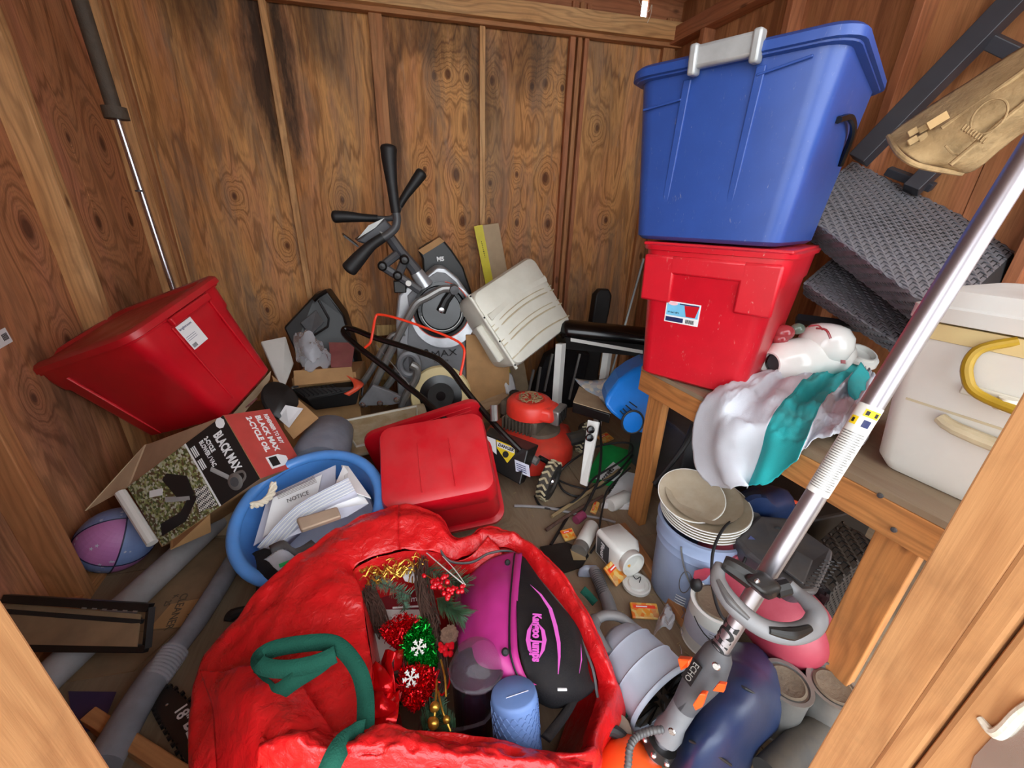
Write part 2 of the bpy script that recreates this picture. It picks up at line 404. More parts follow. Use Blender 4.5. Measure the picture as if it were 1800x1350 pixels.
M['engred'] = plain('engine_red', (228, 52, 38), .38, dust=.2, dcol=(176, 100, 80))
M['engine'] = plain('dirty_engine', (78, 68, 58), .7, dust=.5, bump=.6, bscale=90)
M['straw'] = plain('dry_grass', (150, 128, 92), .85)
M['tread'] = plain('muddy_tread', (176, 164, 132), .8, dust=.3)
M['tire'] = plain('tyre_black', (40, 40, 40), .7, dust=.25)
M['rednote'] = plain('dull_maroon', (140, 72, 74), .7, dust=.2)
M['clear'] = plain('clear_plastic', (214, 214, 220), .12, var=.05, alpha=.38)
M['smoke'] = plain('smoky_clear_plastic', (96, 84, 92), .06, var=.05, alpha=.30)
M['milky'] = plain('milky_clear_plastic', (150, 160, 176), .22, var=.12, alpha=.93, dust=.12)
M['frost'] = plain('milky_white_plastic', (160, 168, 182), .3, var=.06, dust=.15)
M['tarp'] = crinkle('red_tarp', (206, 20, 26), .24)
M['tarp_in'] = crinkle('red_tarp_inside', (196, 18, 24), .3)
M['strap'] = plain('green_webbing', (26, 76, 62), .9, spec=.15, bump=.5, bscale=320, var=.08)
M['gold'] = plain('gold_glitter', (206, 160, 66), .3, metal=.8, var=.3, scale=90)
M['twig'] = plain('twig_brown', (84, 60, 50), .8, var=.3, scale=60)
M['needle'] = plain('needle_green', (58, 92, 62), .6, var=.3, scale=50)
M['needle2'] = plain('needle_blue_green', (92, 128, 104), .6, var=.3, scale=50)
M['berry'] = plain('berry_red', (196, 16, 30), .2, var=.1)
M['tinsel_r'] = plain('red_tinsel', (214, 10, 24), .22, metal=.75, var=.35, scale=120)
M['tinsel_g'] = plain('green_tinsel', (6, 150, 44), .22, metal=.75, var=.4, scale=120)
M['ribbon'] = plain('red_foil', (206, 12, 20), .16, metal=.55, var=.05)
M['pine'] = plain('pinecone', (112, 86, 70), .7, var=.3, scale=80)
M['magenta'] = plain('magenta_nylon', (178, 46, 128), .5, var=.1, scale=6, bump=.12, bscale=40)
M['pinkink'] = plain('pink_print', (214, 92, 190), .6, var=0)
M['purple_black'] = plain('deep_purple', (34, 22, 34), .14, var=.2)
M['foam'] = plain('blue_foam', (92, 124, 178), .6, var=.08, dust=.1)
M['maroon'] = plain('maroon_card', (120, 26, 34), .6)
M['comp'] = plain('faded_pink_red', (168, 58, 76), .42, dust=.28, var=.1, scale=9, dcol=(200, 130, 140), scratch=.1)
M['shroud'] = plain('grey_black_plastic', (66, 68, 74), .5, dust=.25)
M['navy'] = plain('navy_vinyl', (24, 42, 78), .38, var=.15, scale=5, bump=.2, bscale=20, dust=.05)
M['pail'] = plain('pail_grey_white', (146, 162, 192), .35, dust=.1, var=.04)
M['plate'] = plain('dusty_white_plate', (170, 158, 138), .4, dust=.9, dcol=(142, 124, 98), var=.04)
M['ceramic'] = plain('glazed_white', (232, 232, 226), .08, var=.02)
M['glaze_red'] = plain('glaze_red', (150, 56, 60), .15); M['glaze_green'] = plain('glaze_green', (96, 110, 96), .15)
M['cloth'] = plain('white_cloth', (204, 208, 216), .85, var=.06, scale=7, bump=.15, bscale=300)
M['teal'] = plain('teal_cloth', (22, 172, 176), .8, var=.12, scale=8, bump=.15, bscale=300, dust=.25, dcol=(130, 140, 110))
M['wick'] = plain('grey_wicker', (104, 104, 110), .34, dust=.22, var=.25, scale=40, dcol=(130, 118, 100))
M['wickbase'] = plain('wicker_gap', (30, 30, 32), .8)
M['frame'] = plain('black_alu', (48, 48, 54), .42, var=.1, dust=.25, dcol=(88, 84, 80))
M['tan'] = plain('muddy_tan', (160, 134, 96), .8, dust=.7, var=.2, bump=.8, bscale=70, scale=30, dcol=(136, 106, 68), spec=.2)
M['roll'] = plain('grey_sleeve', (150, 148, 150), .6, dust=.4, dcol=(126, 112, 98))
M['wrap'] = plain('plastic_wrap_grey', (128, 130, 138), .22, var=.15, bump=.5, bscale=24, dust=.15)
M['ballb'] = plain('ball_blue', (120, 142, 190), .5, dust=.25, var=.05); M['ballp'] = plain('ball_pink', (186, 116, 176), .5, dust=.25, var=.05)
M['navyl'] = plain('navy_line', (30, 30, 66), .5)
M['green'] = plain('green_print', (22, 150, 72), .5); M['bluep'] = plain('bright_blue', (22, 116, 206), .3, var=.05)
M['shoe'] = plain('brown_leather', (92, 70, 54), .5, dust=.3, bump=.3)
M['packet'] = cells('seed_packet', [(228, 96, 40), (226, 150, 40), (224, 196, 120), (196, 70, 30)], 60, .35)
M['drillorange'] = plain('drill_orange', (222, 80, 50), .5)
M['foamw'] = plain('spray_foam', (232, 226, 206), .8, bump=.8, bscale=40)
M['map'] = cells('folded_newsprint', [(196, 190, 176), (214, 206, 190), (150, 170, 190), (206, 178, 160)], 40, .8)
M['ground'] = plain('outside_ground', (150, 140, 122), .9)
M['purplebook'] = plain('purple_cover', (58, 48, 84), .4)
M['vent'] = plain('perforated_black', (46, 46, 44), .6, bump=1, bscale=260)
M['tansole'] = plain('tan_rubber', (176, 142, 92), .7, dust=.2)
M['rope'] = plain('white_rope', (216, 206, 184), .8)
M['pkghook'] = plain('grey_hook', (150, 150, 150), .3, metal=.8)
M['brass'] = plain('brass', (190, 150, 70), .3, metal=.9)
M['labelblue'] = plain('label_sky', (110, 186, 220), .5); M['labelnavy'] = plain('label_navy', (24, 36, 86), .5)
M['dangery'] = plain('danger_yellow', (228, 196, 20), .5, dust=.15)
# ------------------------------------------------------------------ the shed
def plank(name, p0, p1, wdt, th, mat, wdir, parent=None, bevel=.003):
    """timber from p0 to p1 (centre line); wdt along wdir, th across; local Z is the grain"""
    p0, p1 = Vector(p0), Vector(p1); z = (p1 - p0); L = z.length; z.normalize(); x = Vector(wdir); x = (x - z * x.dot(z)).normalized(); y = z.cross(x)
    m = Matrix((x, y, z)).transposed().to_4x4(); m.translation = p0
    b = B().box((0, 0, L / 2), (wdt, th, L))
    return obj(name, b, mat, parent, smooth=0, bevel=bevel, local=m)
YB = 3.10
def lwx(y, off=0): return -1.16 - .07 * y + off      # left wall sheathing / studs
def rwx(y, off=0): return 2.28 - .09 * y + off
kb = [(550 + X / 3, Y / 3, r) for X, Y, r in [(640, 400, .022), (712, 390, .024), (812, 410, .02), (945, 425, .022), (1155, 455, .022), (1225, 440, .024), (1315, 465, .018),
      (755, 920, .034), (590, 895, .016), (790, 1165, .034), (610, 1165, .022), (935, 965, .02), (1075, 920, .016), (1225, 940, .034), (930, 1165, .02), (1075, 1175, .022),
      (1240, 1180, .034), (1500, 675, .022), (1545, 1160, .024), (155, 1055, .018)]] + [(470, 545, .018), (632, 515, .016), (412, 345, .02), (505, 432, .02)]
kback = []
for X, Y, r in kb:
    p = at(X, Y, y=YB); kback.append((p.x, p.z, r))
kleft = []
for X, Y, r in [(180, 253, .036), (120, 242, .022), (173, 390, .036), (230, 387, .03), (48, 402, .046), (322, 355, .03), (120, 600, .03), (60, 700, .02)]:
    rr = ray(X, Y); t = (-1.16) / (rr.x + .07 * rr.y); p = CAM + rr * t; kleft.append((p.y, p.z, r * .9))
M['ply_back'] = plywood('plywood_back', (0, 2), kback, mould=.9, base=(222, 164, 102), alt=(200, 136, 82), red=(212, 146, 104),
    stains=[(-.62, 2.1, .17, .75, .9), (-.35, 2.35, .2, .35, .55), (.02, 1.9, .12, .55, .75), (.3, 2.35, .35, .22, .6), (.62, 2.1, .14, .5, .55), (.9, 2.3, .25, .28, .55), (1.25, 2.1, .1, .5, .5), (-.95, 2.35, .2, .3, .6), (1.5, 2.0, .2, .5, .3)])
M['ply_left'] = plywood('plywood_left', (1, 2), kleft, base=(208, 146, 102), alt=(186, 124, 84), red=(208, 136, 106), mould=.25, freq=.7, stains=[(1.75, .55, .22, .35, .5), (2.5, .75, .2, .3, .4), (1.2, .4, .3, .25, .5)])
M['ply_right'] = plywood('plywood_right', (1, 2), [(2.2, 1.5, .02), (1.5, 1.2, .02)], base=(192, 134, 88), alt=(168, 108, 68), red=(190, 120, 84), freq=.6)
M['ply_floor'] = plywood('plywood_floor', (0, 1), [(.4, 1.3, .03), (.55, .9, .02)], base=(150, 128, 98), alt=(132, 108, 82), red=(142, 116, 88), freq=.8, dust=.62, mould=.3)
M['ply_roof'] = plywood('plywood_roof', (0, 1), [(1.0, 2.5, .03)], base=(190, 130, 84), alt=(160, 104, 64), red=(184, 116, 80), freq=.7)

# floor
fl = struct(obj('floor', B().box((.35, 1.6, -.03), (3.9, 3.5, .03)), M['stud_dark'], smooth=0))
for i, (x0, x1, y0, y1) in enumerate([(-1.6, -.353, -.1, 1.5), (-1.6, -.353, 1.503, 3.2), (-.35, .868, -.1, 1.9), (-.35, .868, 1.903, 3.2), (.871, 2.35, -.1, 1.2), (.871, 2.35, 1.203, 3.2)]):
    obj('plywood_sheet', B().box(((x0 + x1) / 2, (y0 + y1) / 2, -.0075), (x1 - x0, y1 - y0, .015)), M['ply_floor'], fl, smooth=0)
struct(obj('floor_outside', B().box((0, -4.1, -.2), (16, 8, .04)), M['ground'], smooth=0))
# back wall: sheets between studs
wb = struct(obj('wall_back', B().box((.3, YB + .03, 1.25), (3.75, .02, 2.7)), M['stud_dark'], smooth=0))
xs = [-1.5, -.002, 1.218, 2.05]
for a, b_ in zip(xs, xs[1:]):
    obj('plywood_sheet', B().box(((a + b_) / 2, YB + .008, 1.25), (b_ - a - .004, .016, 2.56)), M['ply_back'], wb, smooth=0)
for x, z0, z1, wd, k in [(-1.32, 0, 2.6, .045, 'stud'), (-.605, 0, 2.6, .038, 'stud'), (-.04, 0, 2.6, .04, 'stud_dark'), (-.001, 1.66, 2.6, .038, 'stud_dark'), (.012, .98, 1.6, .036, 'stud'), (.612, 0, 2.6, .036, 'stud'),
                      (1.215, 0, 2.6, .038, 'stud_red'), (1.262, 0, 2.6, .03, 'stud_dark'), (1.31, 0, 2.6, .03, 'stud_red'), (1.93, 0, 2.6, .09, 'stud_dark')]:
    plank('stud', (x, YB - .02, z0), (x + R_.uniform(-.004, .004), YB - .02, z1), wd, .04, M[k], (1, 0, 0), wb)
# left wall
n = V(1, .07, 0).normalized(); dl = V(-.07, 1, 0).normalized()
def lw(y, z, off): return V(-1.16 - .07 * y, y, z) + n * off
b = B(); b.hexa([lw(-.1, -.02, -.03), lw(3.2, -.02, -.03), lw(3.2, -.02, -.018), lw(-.1, -.02, -.018)], [lw(-.1, 2.75, -.03), lw(3.2, 2.75, -.03), lw(3.2, 2.75, -.018), lw(-.1, 2.75, -.018)])
wl_ = struct(obj('wall_left', b, M['stud_dark'], smooth=0))
for y0, y1 in [(-.05, 1.19), (1.194, 2.44), (2.444, 3.19)]:
    b = B(); b.hexa([lw(y0, 0, -.018), lw(y1, 0, -.018), lw(y1, 0, 0), lw(y0, 0, 0)], [lw(y0, 2.7, -.018), lw(y1, 2.7, -.018), lw(y1, 2.7, 0), lw(y0, 2.7, 0)])
    obj('plywood_sheet', b, M['ply_left'], wl_, smooth=0)
for y, k, wd in [(.75, 'stud', .05), (1.40, 'stud_dark', .05), (2.09, 'stud', .05), (2.88, 'stud', .045), (2.98, 'stud_dark', .038)]:
    plank('stud', lw(y, 0, .045), lw(y, 2.65, .045), wd, .09, M[k], dl, wl_)
plank('bottom_plate', lw(-.05, .019, .045), lw(3.08, .019, .045), .089, .038, M['stud_dark'], n, wl_)
# right wall
n2 = V(-1, -.09, 0).normalized(); d2_ = V(-.09, 1, 0).normalized()
def rw(y, z, off): return V(2.28 - .09 * y, y, z) + n2 * off
b = B(); b.hexa([rw(-.1, -.02, -.03), rw(3.2, -.02, -.03), rw(3.2, -.02, -.018), rw(-.1, -.02, -.018)], [rw(-.1, 2.75, -.03), rw(3.2, 2.75, -.03), rw(3.2, 2.75, -.018), rw(-.1, 2.75, -.018)])
wr_ = struct(obj('wall_right', b, M['stud_dark'], smooth=0))
for y0, y1 in [(-.05, 1.19), (1.194, 2.44), (2.444, 3.09)]:
    b = B(); b.hexa([rw(y0, 0, -.018), rw(y1, 0, -.018), rw(y1, 0, 0), rw(y0, 0, 0)], [rw(y0, 2.7, -.018), rw(y1, 2.7, -.018), rw(y1, 2.7, 0), rw(y0, 2.7, 0)])
    obj('plywood_sheet', b, M['ply_right'], wr_, smooth=0)
for y in (.3, .95, 1.55, 2.15, 2.75):
    plank('stud', rw(y, 0, .045), rw(y, 2.5, .045), .038, .089, M['stud_red'], d2_, wr_)
# top plates, rafters, roof
a0, a1 = at(548, -6, y=3.02), at(1190, 74, y=3.02)
zt = lambda x: a0.z + (a1.z - a0.z) * (x - a0.x) / (a1.x - a0.x)
struct(plank('trim_1', (-1.5, 3.04, zt(-1.5) + .05), (2.02, 3.04, zt(2.02) + .05), .1, .09, M['stud'], (0, 0, 1)))
struct(plank('trim_2', (-1.5, 3.06, zt(-1.5) - .012), (2.02, 3.06, zt(2.02) - .012), .024, .05, M['stud_dark'], (0, 0, 1)))
struct(plank('trim_3', rw(3.05, 2.49, .05), rw(-.05, 2.49, .05), .09, .09, M['stud_red'], (0, 0, 1)))
struct(plank('trim_4', lw(3.05, 2.7, .05), lw(-.05, 2.7, .05), .09, .09, M['stud'], (0, 0, 1)))
struct(plank('trim_5', (-1.5, 3.09, 2.66), (1.69, 3.09, 2.66), .20, .02, M['stud_red'], (0, 0, 1)))
struct(plank('trim_6', (1.74, 3.09, 2.66), (2.05, 3.09, 2.66), .20, .02, M['stud_red'], (0, 0, 1)))
ce = struct(obj('ceiling', B().box((.35, 1.4, 2.765), (4.2, 3.7, .02)), M['stud_dark'], smooth=0))
for x0, x1 in [(-1.75, -.5), (-.497, .72), (.723, 1.94), (1.943, 2.45)]:
    obj('plywood_sheet', B().box(((x0 + x1) / 2, 1.4, 2.748), (x1 - x0, 3.7, .014)), M['ply_roof'], ce, smooth=0)
for y in (.35, .95, 1.56, 2.17, 2.62):
    plank('rafter', (-1.3, y, 2.69), (2.2, y, 2.69), .1, .04, M['stud_red' if y > 2 else 'stud'], (0, 0, 1), ce)
# door frame in the foreground
d1 = struct(obj('door_1', B().box((.78, .235, 1.3), (.088, .07, 2.6)), M['jamb'], smooth=0, bevel=.003))
WMd = d1
plank('jamb_stud', (.778, .185, 0), (.778, .185, 2.7), .088, .034, M['jamb'], (1, 0, 0), d1, bevel=.006)
plank('jamb_stud', (.776, .13, 0), (.776, .13, 2.7), .090, .07, M['jamb'], (1, 0, 0), d1, bevel=.008)
g = obj('foam_bead', B().tube([at(1722, 1262, x=.73), at(1752, 1290, x=.724), at(1790, 1255, x=.722), at(1812, 1240, x=.722)], [.004, .007, .006, .006], seg=10, smooth=6), M['foamw'], d1)
q = B(); c0 = [at(1712, 1330, x=.7285), at(1770, 1268, x=.7285), at(1830, 1262, x=.7285), at(1830, 1370, x=.7285), at(1700, 1370, x=.7285)]
q.poly(c0, (.003, 0, 0)); obj('peeling_flashing', q, M['steel'], d1, smooth=0)
d2 = struct(obj('door_2', B().box((-.51, .405, 1.3), (.12, .09, 2.6)), M['jamb'], smooth=0, bevel=.004))
plank('jamb_stud', (-.497, .335, 0), (-.497, .335, 2.7), .09, .045, M['jamb'], (1, 0, 0), d2)
plank('jamb_stud', (-.495, .28, 0), (-.495, .28, 2.7), .09, .06, M['jamb'], (1, 0, 0), d2)
# front wall beyond the jambs and header
b = B(); b.hexa([V(-1.2, .33, 0), V(-.56, .33, 0), V(-.56, .345, 0), V(-1.2, .345, 0)], [V(-1.2, .33, 2.7), V(-.56, .33, 2.7), V(-.56, .345, 2.7), V(-1.2, .345, 2.7)])
struct(obj('wall_front', b, M['ply_left'], smooth=0))

# helpers for crates ------------------------------------------------------
def rrect(L, W, r, z, seg=5):
    out = []
    for cx, cy, a0_ in ((L / 2 - r, -W / 2 + r, -90), (L / 2 - r, W / 2 - r, 0), (-L / 2 + r, W / 2 - r, 90), (-L / 2 + r, -W / 2 + r, 180)):
        for k in range(seg + 1):
            a = math.radians(a0_ + 90 * k / seg); out.append(V(cx + r * math.cos(a), cy + r * math.sin(a), z))
    return out
def tote(t, m, L, W, H, tp, mat, lid=True, lidmat=None, r=.05, rim=.022, handle=True, lidk=0, open_=False):
    """tapered storage tote standing in frame m, parts under t"""
    X = lambda rings: [[m @ p for p in q] for q in rings]
    l0, w0 = L - 2 * tp, W - 2 * tp
    rings = [rrect(l0 - .03, w0 - .03, r * .7, 0), rrect(l0, w0, r * .8, .012)]
    hs = H - .10 if handle else H - .02
    k = lambda z: (l0 + (L - .03 - l0) * z / H, w0 + (W - .03 - w0) * z / H)
    rings += [rrect(*k(hs - .01), r, hs - .01)]
    e = .012 if handle else 0
    rings += [rrect(k(hs)[0] + e, k(hs)[1] + e, r, hs), rrect(k(H - .02)[0] + e, k(H - .02)[1] + e, r, H - .02)]
    rings += [rrect(L, W, r + .01, H - .018), rrect(L + .006, W + .006, r + .01, H - .004), rrect(L - .008, W - .008, r + .01, H)]
    if open_: rings += [rrect(L - .04, W - .04, r, H - .01), rrect(l0 - .02, w0 - .02, r * .7, .02)]
    o = obj('body', B().loft(X(rings)), mat, t, smooth=.7)
    if lid:
        L2, W2 = L + .012, W + .012; z = H - .014
        mm = m @ Matrix.Translation((0, 0, lidk)) @ Matrix.Rotation(lidk * 1.4, 4, 'Y')
        Y = lambda rings: [[mm @ p for p in q] for q in rings]
        rg = [rrect(L2 - .006, W2 - .006, r + .012, z), rrect(L2 + .008, W2 + .008, r + .012, z + .002), rrect(L2 + .006, W2 + .006, r + .012, z + .022), rrect(L2 - .02, W2 - .02, r, z + .032),
              rrect(L2 - .08, W2 - .08, r, z + .032), rrect(L2 - .1, W2 - .1, r, z + .022), rrect(L2 - .14, W2 - .14, r * .8, z + .022)]
        obj('lid', B().loft(Y(rg)), lidmat or mat, t, smooth=.7)
    return o
def pframe(m, face, u, v, L, W, H, tp):
    """frame on a sloping side of a tote. face '-y' or '+x' etc; u along the side (-1..1), v height 0..1"""
    l0, w0 = L - 2 * tp, W - 2 * tp
    l = l0 + (L - .03 - l0) * v; w_ = w0 + (W - .03 - w0) * v
    if face == '-y': p = V(u * l / 2, -w_ / 2, v * H); x = V(1, 0, 0); y = V(0, -(W - w0) / 2, H)
    elif face == '+x': p = V(l / 2, u * w_ / 2, v * H); x = V(0, 1, 0); y = V((L - l0) / 2, 0, H)
    elif face == '-x': p = V(-l / 2, u * w_ / 2, v * H); x = V(0, -1, 0); y = V(-(L - l0) / 2, 0, H)
    else: p = V(u * l / 2, w_ / 2, v * H); x = V(-1, 0, 0); y = V(0, (W - w0) / 2, H)
    return m @ frame(p, x, y)
def lbox(t, name, mf, c, size, mat, bevel=0, smooth=0):
    return obj(name, B().box(c, size, mf), mat, t, smooth=smooth, bevel=bevel)
def ltext(s, mf, x, y, size, mat, t, z=.002, sx=1, bold=0, name='lettering'):
    return text(s, mf @ V(x, y, z), mf.to_3x3() @ V(1, 0, 0), mf.to_3x3() @ V(0, 1, 0), size, mat, t, sx=sx, bold=bold, name=name)
def mat4(rot, t): m = rv(rot).to_4x4(); m.translation = Vector(t); return m
# ================================================================== large objects
# --- left red tote with a dusty lid
L, W, H = .597, .448, .428
m = mat4((-2.235, 3.652, 3.708), (-.85, 1.919, .515))
t = thing('storage_tote', 'large red lidded storage tote with a dusty lid, tilted against the left wall', 'tote', m @ V(0, 0, 0))
tote(t, m, L, W, H, .06, M['red'], lidmat=M['red_dusty'], lidk=.004)
f = pframe(m, '+x', .0, .5, L, W, H, .06)
for k in (-.085, .115):
    lbox(t, 'side_rib', f, (k, .0, .004), (.008, .34, .010), M['red'], bevel=.003)
lbox(t, 'latch_tab', f, (.015, .19, .018), (.2, .03, .02), M['red'], bevel=.006)
f2 = pframe(m, '-y', -.55, .5, L, W, H, .06); lbox(t, 'side_rib', f2, (0, -.02, .004), (.008, .36, .010), M['red'], bevel=.003)
s = lbox(t, 'sticker', f, (-.035, .115, .0035), (.075, .1, .0012), M['paper']); lab(s, 'white price sticker with purple print')
ltext('brightroom', f, -.069, .145, .013, M['labelnavy'], s, .0045)
for k in range(7): lbox(s, 'barcode_bar', f, (-.066 + .003 * k, .078, .0045), (.0014, .014, .0008), M['ink'])
for k in range(3): lbox(s, 'print_line', f, (-.045, .115 - .007 * k, .0045), (.045, .0012, .0006), M['labelnavy'])

# --- bench
bt = .77
e0 = at(1128, 643, z=bt); e1 = at(1617, 894, z=bt)
bd = (e0 - e1); bd.z = 0; bd.normalize(); bo = V(bd.y, -bd.x, 0)      # along (away), outward to the right
E0 = e1 - bd * .08; E1 = e0
bn = thing('workbench', 'rough timber workbench with plywood top along the right side', 'workbench', E0 + V(.3, .3, -bt))
obj('bench_top', B().hexa([E0 + V(0, 0, -.016), E1 + V(0, 0, -.016), E1 + bo * .78 + V(0, 0, -.016), E0 + bo * .78 + V(0, 0, -.016)], [E0, E1, E1 + bo * .78, E0 + bo * .78]), M['ply_floor'], bn, smooth=0)
plank('front_rail', E0 + bo * .019 + V(0, 0, -.062) , E1 + bo * .019 + V(0, 0, -.062), .089, .038, M['bench'], (0, 0, 1), bn)
plank('end_rail', E0 + bo * .04 - bd * .02 + V(0, 0, -.062), E0 + bo * .78 - bd * .02 + V(0, 0, -.062), .1, .038, M['bench'], (0, 0, 1), bn)
plank('back_rail', E0 + bo * .76 + V(0, 0, -.062), E1 + bo * .76 + V(0, 0, -.062), .089, .038, M['bench'], (0, 0, 1), bn)
plank('end_rail', E1 + bo * .04 - bd * .02 + V(0, 0, -.062), E1 + bo * .78 - bd * .02 + V(0, 0, -.062), .089, .038, M['bench'], (0, 0, 1), bn)
for s0, dd in ((E0, .1), (E1, -.07)):
    for o_ in (.06, .70):
        p = s0 + bd * dd + bo * o_
        plank('leg', V(p.x, p.y, 0), V(p.x, p.y, bt - .017), .089, .038, M['bench'], bd if dd > 0 else bd, bn)
for X, Y in ((1548, 871), (1572, 931)):
    p = at(X, Y, d=1.0)
    # bolt heads on the rail face
    t0 = (E0 - CAM).dot(bo) / ray(X, Y).dot(bo); p = CAM + ray(X, Y) * t0
    obj('bolt_head', B().lathe([(.001, .004), (.006, .003), (.0065, 0)][::-1], zframe(p - bo * .001, -bo), 12), M['dgrey'], bn)

# --- lower red tote on the bench
mr = Matrix.Rotation(-.99, 4, 'Z'); mr.translation = (1.2, 1.28, bt + .002)
L, W, H, tp = .47, .59, .485, .05
t = thing('storage_tote', 'red tote with colourful product label standing on the workbench, under the blue tote', 'tote', mr.translation)
tote(t, mr, L, W, H, tp, M['red2'], lid=False, r=.055)
lbox(t, 'lid', mr, (0, 0, H + .001), (L - .02, W - .02, .012), M['red2'], bevel=.005)
f = pframe(mr, '-y', 0, .55, L, W, H, tp)
# raised shoulders beside the label recess
for sgn in (-1, 1):
    lbox(t, 'grip_shoulder', f, (sgn * .157, .105, .001), (.11, .16, .018), M['red2'], bevel=.008, smooth=.7)
lbox(t, 'grip_shoulder', f, (0, .155, .001), (.24, .06, .018), M['red2'], bevel=.008, smooth=.7)
s = lbox(t, 'product_label', f, (-.055, -.005, .0015), (.118, .076, .001), M['paper']); lab(s, 'pale blue product label with a picture of a red tote')
lbox(s, 'label_print', f, (-.055, .006, .0025), (.110, .046, .0006), M['labelblue'])
lbox(s, 'label_print', f, (-.079, -.031, .0025), (.062, .016, .0006), M['labelnavy'])
lbox(s, 'label_print', f, (-.034, .027, .003), (.066, .004, .0006), M['labelnavy'])
b = B(); b.poly([f @ V(-.05, .024, .003), f @ V(.0, .026, .003), f @ V(-.009, -.014, .003), f @ V(-.04, -.014, .003)], f.to_3x3() @ V(0, 0, .0008)); obj('pictured_tote', b, M['red'], s, smooth=0)
b = B().lathe([(.017, 0), (.017, .0008)], f @ Matrix.Translation((-.09, .026, .003)) @ Matrix.Diagonal((1, .38, 1, 1)), 20); obj('label_badge', b, plain('label_pink', (232, 190, 196), .6), s, smooth=0)
ltext('18 Gal / 68 L', f, -.106, -.008, .008, M['ink'], s, .0035)
for k in range(10): lbox(s, 'barcode_bar', f, (-.038 + .003 * k, -.031, .003), (.0012 if k % 2 else .002, .014, .0006), M['ink'])

# --- blue tote with silver clips
mb = Matrix.Rotation(-1.039, 4, 'Z') ; mb.translation = (1.142, 1.275, 1.271)
L, W, H, tp = .565, .61, .47, .055
t = thing('storage_tote', 'tall blue storage tote with grey clip handles, stacked on top of a red tote', 'tote', mb.translation)
tote(t, mb, L, W, H, tp, M['blue'], r=.06, handle=False)
f = pframe(mb, '-y', 0, .5, L, W, H, tp)
for a, b_ in ((-.10, -.13), (.09, .07)):
    bb = B(); bb.poly([f @ V(a - .012, .2, -.004), f @ V(a + .012, .2, -.004), f @ V(b_ + .008, -.2, -.004), f @ V(b_ - .012, -.2, -.004)], f.to_3x3() @ V(0, 0, .007)); obj('side_rib', bb, M['blue'], t, smooth=0, bevel=.003)
for a, c_ in ((-.155, .09), (.17, .09)):
    lbox(t, 'side_rib', f @ Matrix.Rotation(.16 if a > 0 else .1, 4, 'Z'), (a, .165, .002), (.12, .006, .006), M['blue'], bevel=.002)
for face in ('-y', '+y'):
    f = pframe(mb, face, 0, 1, L, W, H, tp)
    c = lbox(t, 'clip_handle', f, (0, .008, .022), (.15, .052, .034), M['silver_pl'], bevel=.008, smooth=.6)
    for sgn in (-1, 1): lbox(c, 'clip_end', f, (sgn * .078, .002, .026), (.022, .07, .042), M['silver_pl'], bevel=.006, smooth=.6)
f = pframe(mb, '+x', .1, .6, L, W, H, tp)
obj('side_grip', B().tube([f @ V(-.16, .04, .004), f @ V(-.06, .06, .012), f @ V(.06, .04, .012), f @ V(.12, -.04, .006)], .009, 8, 6), M['blackg'], t)

# --- upturned red totes in the middle
mu = mat4((3.687, -.06, .254), (.082, 1.318, .479)); L, W, H, tp = .485, .41, .33, .035
t = thing('storage_tote', 'scuffed empty red tote lying upside down beside the blue tub', 'tote', (.1, 1.45, .0))
X = lambda rg: [[mu @ p for p in q] for q in rg]
l0, w0 = L - 2 * tp, W - 2 * tp
rings = [rrect(l0 - .05, w0 - .05, .035, 0), rrect(l0 - .012, w0 - .012, .045, .006), rrect(l0, w0, .05, .022), rrect(l0 + .016, w0 + .016, .05, .10), rrect(l0 - .004, w0 - .004, .05, .115), rrect(l0 + .03, w0 + .03, .05, H - .04), rrect(L - .02, W - .02, .055, H - .03),
         rrect(L, W, .06, H - .026), rrect(L, W, .06, H), rrect(L - .03, W - .03, .05, H), rrect(l0 - .02, w0 - .02, .04, .02)]
obj('body', B().loft(X(rings)), M['red'], t, smooth=.7)
for x in (-.06, .06): lbox(t, 'base_rib', mu, (x, .03, -.001), (.004, w0 - .14, .006), M['red'], bevel=.002)
p0, p1 = at(634, 768, d=1.80), at(842, 700, d=1.93)
ml = frame((p0 + p1) / 2, p1 - p0, V(0, -.28, 1)) @ Matrix.Translation((0, -.18, 0))
t = thing('tote_lid', 'loose red lid with ribbed rim leaning behind the upside-down red tote', 'lid', (ml @ V(0, -.18, 0)))
lw_ = (p1 - p0).length
rg = [rrect(lw_ - .02, .36 - .02, .06, .004), rrect(lw_, .36, .065, 0), rrect(lw_, .36, .065, -.02), rrect(lw_ - .012, .348, .055, -.02), rrect(lw_ - .05, .31, .05, -.004), rrect(lw_ - .09, .27, .05, -.010)]
obj('lid_shell', B().loft([[ml @ p for p in q] for q in rg]), M['red'], t, smooth=.7)
for y in (.10, .125): lbox(t, 'rim_rib', ml, (.05, y + .02, .004), (lw_ - .2, .006, .006), M['red'], bevel=.002)

# --- white cooler on the bench
c0 = at(1525, 812, z=bt); c1 = at(1700, 893, z=bt); cd = (c1 - c0); cd.z = 0; cd.normalize(); cn = V(cd.y, -cd.x, 0)
if cn.x > 0: cn = -cn    # outward, to the camera side
mc = Matrix((cd, -cn, V(0, 0, 1))).transposed().to_4x4(); mc.translation = c0 + V(0, 0, .002)
t = thing('cooler', 'large white ice chest with cream band and yellow rope handle on the workbench', 'cooler', c0 + cd * .3 - cn * .2)
def rr2(x0, x1, y0, y1, r, z): return [mc @ (p + V((x0 + x1) / 2, (y0 + y1) / 2, 0)) for p in rrect(x1 - x0, y1 - y0, r, z)]
CL, CWd = .66, .38
h1 = (at(1570, 575, y=.63) ).z - bt
h1 = .335
obj('body', B().loft([rr2(.02, CL, .02, CWd, .03, 0), rr2(0, CL, 0, CWd, .04, .03), rr2(-.035, CL + .03, -.012, CWd, .04, h1)]), M['cooler2'], t, smooth=.7)
